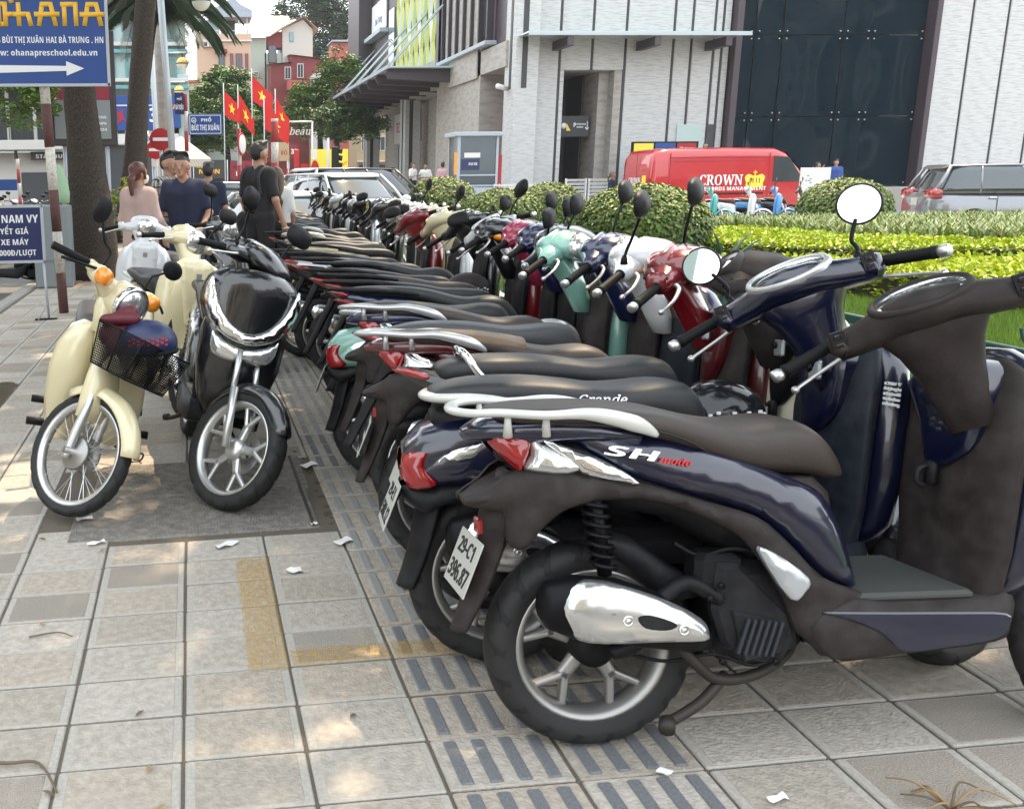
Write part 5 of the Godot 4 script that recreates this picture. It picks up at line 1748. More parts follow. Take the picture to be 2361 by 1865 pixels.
		for i in 15:
			var row := PackedVector3Array()
			for j in 9:
				row.append(pts.call(i / 14.0, j / 8.0))
			rows.append(row)
		b.grid(rows, false)
		var fl := obj("cloth", b.done(), M.flag_red, t)
		b = Mb.new()
		var c := Vector2(0.5, 0.5)
		var star := []
		for i in 10:
			var a := TAU * i / 10.0 + PI / 2
			var rr := 0.3 if i % 2 == 0 else 0.12
			star.append(Vector2(0.5 + cos(a) * rr * 0.7, 0.5 - sin(a) * rr))
		for i in 10:
			var a: Vector3 = pts.call(0.5, 0.5)
			var p: Vector3 = pts.call(star[i].x, star[i].y)
			var e: Vector3 = pts.call(star[(i + 1) % 10].x, star[(i + 1) % 10].y)
			var o := Vector3(0, 0, 0.012)
			b.tri(a + o, p + o, e + o)
			b.tri(a - o, e - o, p - o)
		obj("star", b.done(), M.star_yellow, fl)
	# ---- festive banner, traffic light, red letters, tent
	t = thing("festive_banner", "big yellow and red festive banner board beyond the white car", "banner", Vector3(5.4, -0.2, -38.2))
	part("board", M.sign_yellow, t, Vector3(0, 1.65, 0), Vector3(1.45, 2.2, 0.08))
	var rb := Mb.new()
	rb.prism(smooth_poly(xy([-0.72, 0.6, -0.55, 0.6, -0.3, 1.2, -0.35, 1.8, -0.5, 2.3, -0.72, 2.1]), 3), 0.045, 0.055)
	obj("red_field", rb.done(), M.sign_red, t)
	rb = Mb.new()
	rb.prism(smooth_poly(xy([-0.1, 1.55, 0.3, 1.75, 0.68, 1.6, 0.66, 1.4, 0.3, 1.5, 0.0, 1.4]), 3), 0.045, 0.055)
	rb.prism(smooth_poly(xy([0.1, 2.35, 0.4, 2.2, 0.68, 2.3, 0.66, 2.2, 0.4, 2.1, 0.12, 2.2]), 3), 0.045, 0.055)
	obj("red_swirl", rb.done(), M.sign_orange, t)
	part("white_field", M.sign_white, t, Vector3(-0.6, 2.55, 0.05), Vector3(0.22, 0.36, 0.012))
	t = thing("traffic_light", "black traffic light head in front of the festive banner", "traffic light", Vector3(5.3, -0.2, -36.8))
	pole(t, "post", M.steel_post, Vector3(-0.15, 0, 0), Vector3(-0.15, 3.1, 0), 0.05, 8)
	var tl := part("housing", M.black_plastic, t, Vector3(0.12, 2.4, 0), Vector3(0.26, 0.8, 0.2), 0.03)
	for i in 3:
		obj("visor", cached("visor", func():
			var b := Mb.new()
			b.smooth()
			b.tube([Vector3(0, 0, 0.0), Vector3(0.16, -0.03, 0.0)], 0.1, 10)
			return b.done()), M.black_plastic, tl, at(0.1, 0.26 - i * 0.26, 0.02))
	t = thing("red_letter_display", "tall red three dimensional letters on a white base at the crossing", "letters", Vector3(4.25, -0.2, -40.0))
	part("base", M.sign_white, t, Vector3(0, 1.35, 0), Vector3(1.2, 0.25, 0.3))
	for i in 7:
		letter(t, "letter", "HANOI 20"[i] if i < 5 else "♥", 0.6, M.sign_red, at(-0.5 + i * 0.16, 1.75, 0.1 + 0.02 * (i % 2)), 0.15)
	part("red_column", M.sign_red, t, Vector3(0.05, 2.0, 0.2), Vector3(0.22, 1.6, 0.1), 0.03)
	t = thing("sale_board", "maroon board with a white number 33 beside an ochre panel", "sign", Vector3(4.1, -0.2, -41.0))
	part("board", M.maroon_wall, t, Vector3(0.22, 2.75, 0), Vector3(0.36, 0.6, 0.06))
	letter(t, "lettering", "33", 0.2, M.white_print, at(0.22, 2.75, 0.032), 0.26)
	part("panel", M.ochre_wall, t, Vector3(-0.2, 2.75, 0), Vector3(0.42, 0.75, 0.06))
	letter(t, "lettering", "BÒ", 0.18, M.sign_red, at(-0.2, 2.7, 0.032), 0.26)
	pole(t, "post", M.steel_post, Vector3(0, 0, -0.05), Vector3(0, 2.6, -0.05), 0.04, 6)
	t = thing("white_arch", "white scaffold arch with script lettering in front of the trees", "sign", Vector3(4.6, -0.2, -42.0))
	pole(t, "post", M.sign_white, Vector3(-0.45, 0, 0), Vector3(-0.45, 4.0, 0), 0.04, 6)
	pole(t, "post", M.sign_white, Vector3(0.6, 0, 0), Vector3(0.6, 4.0, 0), 0.04, 6)
	pole(t, "beam", M.sign_white, Vector3(-0.45, 4.0, 0), Vector3(0.6, 4.0, 0), 0.04, 6)
	letter(t, "lettering", "beau", 0.3, M.sign_white, at(0.1, 3.6, 0.03), 0.9, "Droid Serif", false, 0.3)
	t = thing("shop_banner", "black banner with yellow lettering hung along the shops", "banner", Vector3(0.9, -0.2, -44.0))
	part("cloth", M.strip_dark, t, Vector3(0.0, 2.1, 0), Vector3(1.5, 0.8, 0.04))
	letter(t, "lettering", "MÓN", 0.2, M.yellow_print, at(-0.4, 2.25, 0.022), 0.4)
	letter(t, "lettering", "NGON", 0.2, M.yellow_print, at(-0.05, 2.0, 0.022), 0.9)
	pole(t, "post", M.steel_post, Vector3(-0.75, 0, 0), Vector3(-0.75, 2.5, 0), 0.03, 6)
	pole(t, "post", M.steel_post, Vector3(0.75, 0, 0), Vector3(0.75, 2.5, 0), 0.03, 6)
	t = thing("shop_banner", "red banner with dark lettering beside the black one", "banner", Vector3(2.5, -0.2, -44.5))
	part("cloth", M.deep_red, t, Vector3(0.0, 2.05, 0), Vector3(1.4, 0.8, 0.04))
	letter(t, "lettering", "NHA HANG", 0.18, M.black_print, at(0, 2.2, 0.022), 1.1)
	letter(t, "lettering", "LAU 88", 0.2, M.white_print, at(0, 1.9, 0.022), 0.9)
	pole(t, "post", M.steel_post, Vector3(0, 0, -0.04), Vector3(0, 2.4, -0.04), 0.03, 6)
	t = thing("tent", "cream market tent with a scalloped edge behind the people", "tent", Vector3(-0.25, -0.2, -30.5))
	var b := Mb.new()
	var ring := []
	for i in 4:
		var a := TAU * (i + 0.5) / 4
		ring.append(Vector3(cos(a) * 1.25, 2.25, sin(a) * 1.25))
	for i in 4:
		b.tri(ring[(i + 1) % 4], ring[i], Vector3(0, 2.95, 0))
		var o := Vector3(0, -0.22, 0)
		b.quad(ring[(i + 1) % 4] + o, ring[i] + o, ring[i], ring[(i + 1) % 4])
	obj("roof_cloth", b.done(), M.awning, t)
	for p in ring:
		pole(t, "pole", M.steel_post, Vector3(p.x, 0, p.z) * 0.97, p * Vector3(0.97, 1, 0.97), 0.025, 6)
	# tilted paper notice board by the pastel scooters
	t = thing("notice_panel", "white leaning panel covered with faint scribbles beside the red van", "notice board", Vector3(17.9, -0.1, -27.0))
	part("panel", M.sign_white, t, Vector3(0, 0.95, 0), Vector3(0.9, 1.5, 0.04))
	for i in 20:
		part("mark", M.grey_plastic, t, Vector3(rng.randf_range(-0.35, 0.35), rng.randf_range(0.4, 1.55), 0.022), Vector3(rng.randf_range(0.02, 0.07), 0.02, 0.004))
	for x in [-0.4, 0.4]:
		part("leg", M.steel_post, t, Vector3(x, 0.1, -0.04), Vector3(0.04, 0.24, 0.04))
	# podium steps
	var st := Mb.new()
	st.box(Vector3(10.4, 0.12, -53.0), Vector3(3.2, 0.5, 30.0), 0.02)
	st.box(Vector3(9.9, 0.05, -53.0), Vector3(2.8, 0.3, 30.4), 0.02)
	st.box(Vector3(22.0, 0.4, -35.6), Vector3(11.0, 1.0, 1.7), 0.02)
	struct("stone_steps", st.done(), M.kerb_stone)

# a car along +x (front at +x): o has l, w, h, belt, and the roof line
func car(label: String, cat: String, where: Vector3, heading: float, o: Dictionary) -> Node3D:
	var t := thing(o.get("called", "parked_car"), label, cat, where, heading, o.get("group", ""))
	var L: float = o.l
	var W: float = o.w
	var H: float = o.h
	var belt: float = o.belt
	var paint: Material = o.paint
	var hx := L / 2
	var hw := W / 2
	# body shell: sections across the length [x, bottom, top, half width]
	var hood: float = o.get("hood", 0.75)          # bonnet height
	var b := Mb.new()
	b.smooth()
	var rows := []
	var secs: Array = o.get("secs", [[-hx, 0.45, belt - 0.12, hw * 0.8], [-hx + 0.08, 0.3, belt, hw * 0.92], [-hx + 0.5, 0.22, belt + 0.02, hw], [-0.3, 0.2, belt, hw], [hx * 0.42, 0.2, belt - 0.03, hw], [hx * 0.62, 0.22, hood + 0.06, hw * 0.97], [hx - 0.25, 0.26, hood - 0.05, hw * 0.9], [hx - 0.05, 0.32, hood - 0.18, hw * 0.8], [hx, 0.4, hood - 0.3, hw * 0.7]])
	for s in secs:
		rows.append(sring(s[0], (s[1] + s[2]) / 2, (s[2] - s[1]) / 2, s[3], 5.0, 28))
	b.grid(rows)
	obj("body", b.done(), paint, t)
	# greenhouse: glass block with roof and pillars
	var g: Array = o.glass    # [rear base x, rear top x, front top x, front base x]
	var top := H - 0.06
	var gw := hw * 0.93
	var tw := hw * 0.74
	b = Mb.new()
	b.smooth()
	var lay := []
	for y in 5:
		var f := y / 4.0
		var yy: float = lerpf(belt - 0.02, top, f)
		var x0: float = lerpf(g[0], g[1], f)
		var x1: float = lerpf(g[3], g[2], f)
		var z: float = lerpf(gw, tw, f * f * 0.6 + f * 0.4)
		var ring := PackedVector3Array()
		var n := 24
		for k in n:
			var a := -TAU * k / n
			var c := cos(a)
			var s := sin(a)
			ring.append(Vector3((x0 + x1) / 2 + (x1 - x0) / 2 * signf(c) * pow(absf(c), 0.3), yy, z * signf(s) * pow(absf(s), 0.3)))
		lay.append(ring)
	b.grid(lay)
	obj("windows", b.done(), M.car_glass, t)
	# roof
	b = Mb.new()
	b.smooth()
	rows = []
	for e in [[g[1] - 0.1, top - 0.03, 0.02, tw * 0.86], [g[1], top + 0.015, 0.035, tw * 0.98], [(g[1] + g[2]) / 2, H - 0.035, 0.035, tw * 1.02], [g[2] - 0.05, top + 0.01, 0.035, tw * 0.98], [g[2] + 0.1, top - 0.035, 0.02, tw * 0.86]]:
		rows.append(sring(e[0], e[1], e[2], e[3], 3.6, 20))
	b.grid(rows)
	obj("roof", b.done(), paint, t)
	for s in [1, -1]:
		var pillars: Array = [[g[0], g[1], 0.075], [g[3], g[2], 0.05]]
		for q in o.get("mid", [0.5]):
			pillars.append([lerpf(g[0], g[3], q), lerpf(g[1], g[2], q), 0.04])
		for q in pillars:
			var c := Mb.new()
			c.smooth()
			c.tube([Vector3(q[0], belt - 0.03, s * gw * 0.985), Vector3(lerpf(q[0], q[1], 0.5), (belt + top) / 2, s * (gw + tw) / 2 * 1.015), Vector3(q[1], top, s * tw * 0.985)], q[2] * 0.6, 6)
			obj("pillar", c.done(), paint, t)
		part("sill_trim", M.black_plastic, t, Vector3(0, 0.26, s * hw * 0.985), Vector3(L * 0.5, 0.12, 0.05), 0.02)
		var mr := Mb.new()
		mr.smooth()
		mr.ellipsoid(Vector3(g[3] - 0.28, belt + 0.06, s * (hw + 0.1)), Vector3(0.08, 0.08, 0.11), 12, 8)
		obj("wing_mirror", mr.done(), paint, t)
		part("door_handle", M.chrome, t, Vector3(-0.15, belt - 0.12, s * (hw + 0.004)), Vector3(0.18, 0.03, 0.03), 0.01)
		if o.get("handles", 1) > 1:
			part("door_handle", M.chrome, t, Vector3(-1.05, belt - 0.12, s * (hw + 0.004)), Vector3(0.18, 0.03, 0.03), 0.01)
		for q in o.get("seams", [-0.65, 0.42]):
			part("door_seam", M.strip_dark, t, Vector3(q, (belt + 0.3) / 2, s * (hw + 0.001)), Vector3(0.012, belt - 0.32, 0.012))
		# lamps
		var hl := Mb.new()
		hl.smooth()
		hl.ellipsoid(Vector3(hx - 0.16, hood - 0.2, s * hw * 0.66), Vector3(0.2, 0.09, 0.2), 14, 8)
		obj("headlight", hl.done(), M.clear_lens, t)
		var tlb := Mb.new()
		tlb.smooth()
		tlb.box(Vector3(-hx + 0.13, belt - 0.02, s * hw * 0.74), Vector3(0.26, o.get("tail_h", 0.22), hw * 0.5), 0.05)
		obj("tail_light", tlb.done(), M.red_lens, t)
		for x in [-o.axle, o.axle]:
			var w := obj("wheel", cached("cartyre", func():
				var m := Mb.new()
				m.smooth()
				m.xf(Transform3D(Basis(Vector3.RIGHT, PI / 2), Vector3.ZERO))
				m.lathe([Vector2(0.2, -0.1), Vector2(0.29, -0.11), Vector2(0.325, -0.08), Vector2(0.33, 0), Vector2(0.325, 0.08), Vector2(0.29, 0.11), Vector2(0.2, 0.1)], 28, true)
				return m.done()), M.rubber, t, at(x, 0.33, s * (hw - 0.1)))
			obj("rim", cached("carrim", func():
				var m := Mb.new()
				m.smooth()
				m.xf(Transform3D(Basis(Vector3.RIGHT, PI / 2), Vector3.ZERO))
				m.lathe([Vector2(0, -0.105), Vector2(0.07, -0.1), Vector2(0.2, -0.1), Vector2(0.215, -0.115), Vector2(0.215, 0.115), Vector2(0.2, 0.1), Vector2(0.07, 0.1), Vector2(0, 0.105)], 24, false)
				return m.done()), M.alloy, w)
			obj("wheel_arch", cached("cararch", func():
				var m := Mb.new()
				m.xf(Transform3D(Basis(Vector3.RIGHT, PI / 2), Vector3.ZERO))
				m.lathe([Vector2(0.0, -0.02), Vector2(0.39, -0.02), Vector2(0.39, 0.02), Vector2(0, 0.02)], 28, false)
				return m.done()), M.black_plastic, t, at(x, 0.36, s * (hw - 0.012)))
	part("number_plate", M.plate_white, t, Vector3(-hx - 0.01, belt - 0.22, 0), Vector3(0.02, 0.17, 0.34), 0.004)
	part("number_plate", M.plate_white, t, Vector3(hx + 0.0, 0.42, 0), Vector3(0.02, 0.11, 0.45), 0.004)
	part("bumper", M.black_plastic if o.get("dark_bumper", false) else paint, t, Vector3(-hx + 0.02, 0.42, 0), Vector3(0.2, 0.3, W * 0.9), 0.08)
	part("grille", M.black_plastic, t, Vector3(hx - 0.06, hood - 0.28, 0), Vector3(0.12, 0.14, W * 0.5), 0.03)
	return t

func vehicles() -> void:
	std("car_glass", lin(0.05, 0.06, 0.065), 0.04, 0.3, 1.0)
	std("bright_glass", lin(0.3, 0.42, 0.44), 0.03, 0.6, 1.0)
	var suv := {"l": 4.5, "w": 1.82, "h": 1.66, "belt": 1.0, "hood": 1.02, "glass": [-2.1, -1.75, 0.35, 1.15], "axle": 1.35, "mid": [0.33, 0.62]}
	var sedan := {"l": 4.5, "w": 1.75, "h": 1.48, "belt": 0.9, "hood": 0.88, "glass": [-1.75, -0.95, 0.35, 1.2], "axle": 1.35, "mid": [0.5]}
	var m := suv.duplicate()
	m.paint = M.carwhite_paint
	car("white car parked across behind the group of people", "car", Vector3(0.95, -0.26, -22.6), 0.1, m)
	m = sedan.duplicate()
	m.paint = M.carwhite_paint
	car("white saloon car beyond the black t-shirt man's shoulder", "car", Vector3(1.75, -0.26, -18.2), -1.2, m)
	m = suv.duplicate()
	m.paint = M.carwhite_paint
	m.h = 1.62
	var wc := car("white car facing out with a bright windscreen, in front of the dark one", "car", Vector3(3.35, -0.06, -21.2), -1.25, m)
	m = suv.duplicate()
	m.paint = M.cardark_paint
	m.h = 1.75
	car("dark blue grey sport utility car beside the white one at the end of the scooters", "car", Vector3(4.35, -0.06, -24.0), 0.35, m)
	m = sedan.duplicate()
	m.paint = M.cardark_paint
	car("low dark car half hidden by the farthest scooters", "car", Vector3(2.6, -0.26, -25.0), 0.2, m)
	m = sedan.duplicate()
	m.paint = M.carwhite_paint
	car("white car cut off by the left edge of the photo", "car", Vector3(-5.0, -0.26, -20.5), -1.45, m)
	# silver people carrier on the right
	m = {"l": 4.75, "w": 1.83, "h": 1.8, "belt": 1.12, "hood": 1.02, "glass": [-2.28, -1.95, 0.6, 1.35], "axle": 1.4, "mid": [0.27, 0.6], "paint": M.carsilver_paint, "tail_h": 0.24, "seams": [-0.95, 0.2], "handles": 2, "called": "parked_car"}
	car("silver people carrier with a roof spoiler, at the right edge", "car", Vector3(20.4, -0.18, -22.6), -0.28, m)
	van()
	far_scooters()

func van() -> void:
	var t := thing("delivery_van", "red delivery van with white lettering and a yellow crown on its side", "van", Vector3(17.35, -0.16, -31.0), 0.03)
	var R: Material = M.vanred_paint
	var b := Mb.new()
	b.smooth()
	# side outline swept across the width, x from rear -2.95 to nose 2.95
	var prof := [[-2.98, 0.5, 0.98], [-2.9, 0.42, 2.22], [-2.8, 0.4, 2.36], [-2.4, 0.38, 2.42], [-0.5, 0.38, 2.44], [1.2, 0.38, 2.42], [1.55, 0.38, 2.3], [2.0, 0.38, 1.85], [2.35, 0.38, 1.42], [2.75, 0.4, 1.22], [2.98, 0.5, 1.0]]
	var rows := []
	for q in prof:
		var hw := 0.98
		if q[0] < -2.95 or q[0] > 2.9:
			hw = 0.86
		rows.append(sring(q[0], (q[1] + q[2]) / 2, (q[2] - q[1]) / 2, hw, 7.0, 36))
	b.grid(rows)
	obj("body", b.done(), R, t)
	for s in [1, -1]:
		# cab window and seams
		var w := Mb.new()
		w.prism(smooth_poly([Vector3(1.12, 1.35, 1), Vector3(2.2, 1.35, 1), Vector3(1.62, 2.12, 1), Vector3(1.12, 2.15, 1)], 2), 0.0, 0.02, 0.006)
		obj("cab_window", w.done(), M.car_glass, t, Transform3D(Basis.from_scale(Vector3(1, 1, s)), Vector3(0, 0, s * 0.975)))
		for x in [-2.35, 0.98]:
			part("door_seam", M.deep_red, t, Vector3(x, 1.4, s * 0.981), Vector3(0.015, 1.75, 0.01))
		part("door_seam", M.deep_red, t, Vector3(-0.68, 2.12, s * 0.981), Vector3(3.3, 0.015, 0.01))
		part("side_rail", M.black_plastic, t, Vector3(-0.7, 1.0, s * 0.983), Vector3(3.1, 0.05, 0.03), 0.01)
		part("panel_crease", M.deep_red, t, Vector3(-0.7, 2.0, s * 0.979), Vector3(3.2, 0.012, 0.012))
		for x in [-1.85, 1.85]:
			var wh := obj("wheel", cached("cartyre", func(): return null), M.rubber, t, at(x, 0.34, s * 0.86))
			obj("rim", cached("carrim", func(): return null), M.alloy, wh)
		part("tail_light", M.red_lens, t, Vector3(-2.93, 1.2, s * 0.86), Vector3(0.08, 0.6, 0.14), 0.02)
		var mr := part("wing_mirror", M.black_plastic, t, Vector3(2.2, 1.55, s * 1.12), Vector3(0.12, 0.32, 0.2), 0.04)
		letter(t, "lettering", "CROWN", 0.34, M.white_print, Transform3D(Basis() if s > 0 else Basis(Vector3.UP, PI), Vector3(-0.62 * s if s > 0 else -0.2, 1.42, s * 0.985)), 1.45, "Droid Serif")
		letter(t, "lettering", "RECORDS MANAGEMENT", 0.12, M.white_print, Transform3D(Basis() if s > 0 else Basis(Vector3.UP, PI), Vector3(-0.18, 1.15, s * 0.985)), 2.2)
		# crown emblem
		var c := Mb.new()
		c.prism(smooth_poly(xy([-0.26, -0.2, 0.26, -0.2, 0.28, -0.08, 0.34, 0.1, 0.22, 0.2, 0.06, 0.14, 0.0, 0.17, -0.06, 0.14, -0.22, 0.2, -0.34, 0.1, -0.28, -0.08]), 2), 0.0, 0.008)
		c.box(Vector3(0, 0.24, 0.004), Vector3(0.04, 0.14, 0.007))
		c.box(Vector3(0, 0.25, 0.0042), Vector3(0.12, 0.04, 0.0066))
		var em := obj("crown_emblem", c.done(), M.sign_yellow if s > 0 else M.sign_yellow, t, Transform3D(Basis() if s > 0 else Basis(Vector3.UP, PI), Vector3(0.52, 1.4, s * 0.98)))
		for x in [-0.16, -0.055, 0.055, 0.16]:
			var d := Mb.new()
			d.box(Vector3(x, 0.0, 0.009), Vector3(0.03, 0.16, 0.004))
			obj("emblem_gap", d.done(), R, em)
	# windscreen, rear lettering, rear seam
	b = Mb.new()
	b.quad(Vector3(2.33, 1.46, 0.82), Vector3(2.33, 1.46, -0.82), Vector3(1.6, 2.28, -0.78), Vector3(1.6, 2.28, 0.78))
	obj("windscreen", b.done(), M.car_glass, t, at(0.03, 0.03, 0))
	var rx := Transform3D(Basis(Vector3.UP, -PI / 2), Vector3(-2.975, 1.4, 0.3))
	letter(t, "lettering", "CROWN", 0.2, M.white_print, Transform3D(Basis(Vector3.UP, -PI / 2), Vector3(-2.965, 1.42, -0.1)), 0.8, "Droid Serif")
	letter(t, "lettering", "RECORDS MANAGEMENT", 0.06, M.white_print, Transform3D(Basis(Vector3.UP, -PI / 2), Vector3(-2.965, 1.22, 0.0)), 0.9)
	part("crown_emblem", M.sign_yellow, t, Vector3(-2.96, 1.45, 0.52), Vector3(0.02, 0.26, 0.24), 0.005)
	part("rear_seam", M.deep_red, t, Vector3(-2.962, 1.4, 0), Vector3(0.01, 1.7, 0.015))

func far_scooters() -> void:
	var x := [13.9, 15.0, 15.75, 16.5]
	for i in 4:
		var P: Array = [M.teal_paint, M.white_paint, M.blue_paint, M.black_paint]
		scooter("motor_scooter", ["teal scooter parked in front of the red van", "white scooter parked in front of the red van", "sky blue scooter parked in front of the red van", "black scooter parked by the white notice panel"][i], "pastel scooters by the red van", Vector3(x[i] - 0.4, -0.06, -26.5), deg_to_rad(-35.0 - i * 3), deg_to_rad(5), {"paint": P[i], "trim": P[i], "seat": [M.black_seat, M.wine_seat, M.tan_seat, M.black_seat][i], "seat_shape": "flat", "tail": "grande", "rail": "oval", "rail_m": M.chrome, "steer": 0.3, "head": "round", "mirrors": "round", "far": true, "spokes": "star"})
	# on the road at the left
	scooter("motor_scooter", "black motorbike with blue side standing on the road behind the price board", "", Vector3(-2.1, -0.26, -15.3), deg_to_rad(178), deg_to_rad(5), {"paint": M.black_paint, "cowl": M.black_paint, "seat": M.black_seat, "tail": "sport", "rail": "wing", "steer": 0.4, "head": "sharp", "mirrors": "black", "far": true, "spokes": "star", "rim": M.black_metal})
	for i in 5:
		scooter("motor_scooter", "%s motorbike of the line parked across the street by the cafe" % ["leftmost", "second", "middle", "fourth", "rightmost"][i], "motorbikes parked across the street", Vector3(-6.6 + i * 0.62, -0.26, -33.5), deg_to_rad(-80), deg_to_rad(5), {"paint": [M.black_paint, M.red_paint, M.charcoal_paint, M.black_paint, M.navy_paint][i], "seat": M.black_seat, "tail": "sport", "rail": "wing", "steer": 0.3, "head": "lamp", "mirrors": "black", "far": true, "spokes": "star"})
	scooter("motor_scooter", "cream scooter ridden by the masked person at the left", "", Vector3(-5.05, -0.26, -25.0), deg_to_rad(-75), 0.0, {"paint": M.beige_paint, "trim": M.beige_paint, "seat": M.black_seat, "tail": "grande", "rail": "oval", "steer": 0.0, "head": "round", "mirrors": "black", "far": true, "spokes": "star"})

# ------------------------------------------------------------------ figures: smooth union of tapered capsules, meshed with surface nets
func sdf_mesh(bones: Array, cell: float, k: float) -> Mesh:   # bone: [a, b, ra, rb]
	var lo := Vector3.ONE * 1e9
	var hi := -lo
	for q in bones:
		var r: float = maxf(q[2], q[3]) + cell * 2.0
		lo = lo.min(q[0] - Vector3.ONE * r).min(q[1] - Vector3.ONE * r)
		hi = hi.max(q[0] + Vector3.ONE * r).max(q[1] + Vector3.ONE * r)
	var nx := int((hi.x - lo.x) / cell) + 2
	var ny := int((hi.y - lo.y) / cell) + 2
	var nz := int((hi.z - lo.z) / cell) + 2
	var f := PackedFloat32Array()
	f.resize(nx * ny * nz)
	f.fill(1.0)
	for q in bones:
		var a: Vector3 = q[0]
		var b: Vector3 = q[1]
		var ra: float = q[2]
		var rb: float = q[3]
		var ab := b - a
		var l2 := maxf(ab.length_squared(), 1e-9)
		var m := maxf(ra, rb) + k * 1.2 + cell * 2.0
		var p0 := (a.min(b) - Vector3.ONE * m - lo) / cell
		var p1 := (a.max(b) + Vector3.ONE * m - lo) / cell
		for z in range(maxi(int(p0.z), 0), mini(int(p1.z) + 2, nz)):
			for y in range(maxi(int(p0.y), 0), mini(int(p1.y) + 2, ny)):
				var base := (z * ny + y) * nx
				for x in range(maxi(int(p0.x), 0), mini(int(p1.x) + 2, nx)):
					var p := Vector3(lo.x + x * cell, lo.y + y * cell, lo.z + z * cell)
					var t := clampf((p - a).dot(ab) / l2, 0.0, 1.0)
					var d := (p - a - ab * t).length() - lerpf(ra, rb, t)
					var e := f[base + x]
					var h := maxf(k - absf(e - d), 0.0) / k
					f[base + x] = minf(e, d) - h * h * k * 0.25
	var ids := {}
	var verts := PackedVector3Array()
	var sx := 1
	var sy := nx
	var sz := nx * ny
	var off := [0, sx, sy, sx + sy, sz, sx + sz, sy + sz, sx + sy + sz]
	var edges := [[0, 1], [0, 2], [0, 4], [1, 3], [1, 5], [2, 3], [2, 6], [3, 7], [4, 5], [4, 6], [5, 7], [6, 7]]
	for z in nz - 1:
		for y in ny - 1:
			var i := (z * ny + y) * nx
			for x in nx - 1:
				var j := i + x
				var s0 := f[j] < 0.0
				if (f[j + 1] < 0.0) == s0 and (f[j + sy] < 0.0) == s0 and (f[j + sz] < 0.0) == s0 and (f[j + sx + sy] < 0.0) == s0 and (f[j + sx + sz] < 0.0) == s0 and (f[j + sy + sz] < 0.0) == s0 and (f[j + sx + sy + sz] < 0.0) == s0:
					continue
				var c := Vector3.ZERO
				var n := 0
				for e in edges:
					var u := f[j + off[e[0]]]
					var v := f[j + off[e[1]]]
					if (u < 0.0) != (v < 0.0):
						var w := u / (u - v)
						var pa := Vector3(e[0] & 1, (e[0] >> 1) & 1, e[0] >> 2)
						var pb := Vector3(e[1] & 1, (e[1] >> 1) & 1, e[1] >> 2)
						c += pa.lerp(pb, w)
						n += 1
				ids[j] = verts.size()
				verts.append(lo + (Vector3(x, y, z) + c / n) * cell)
	var st := SurfaceTool.new()
	st.begin(Mesh.PRIMITIVE_TRIANGLES)
	st.set_smooth_group(0)
	for v in verts:
		st.add_vertex(v)
	for j in ids:
		for q in [[sx, sy, sz], [sy, sz, sx], [sz, sx, sy]]:
			var s0: bool = f[j] < 0.0
			var s1: bool = f[j + q[0]] < 0.0
			if s0 == s1:
				continue
			var a: int = ids.get(j, -1)
			var b: int = ids.get(j - q[1], -1)
			var c: int = ids.get(j - q[1] - q[2], -1)
			var d: int = ids.get(j - q[2], -1)
			if a < 0 or b < 0 or c < 0 or d < 0:
				continue
			for v in ([a, c, b, a, d, c] if s0 else [a, b, c, a, c, d]):
				st.add_index(v)
	st.generate_normals()
	return st.commit()

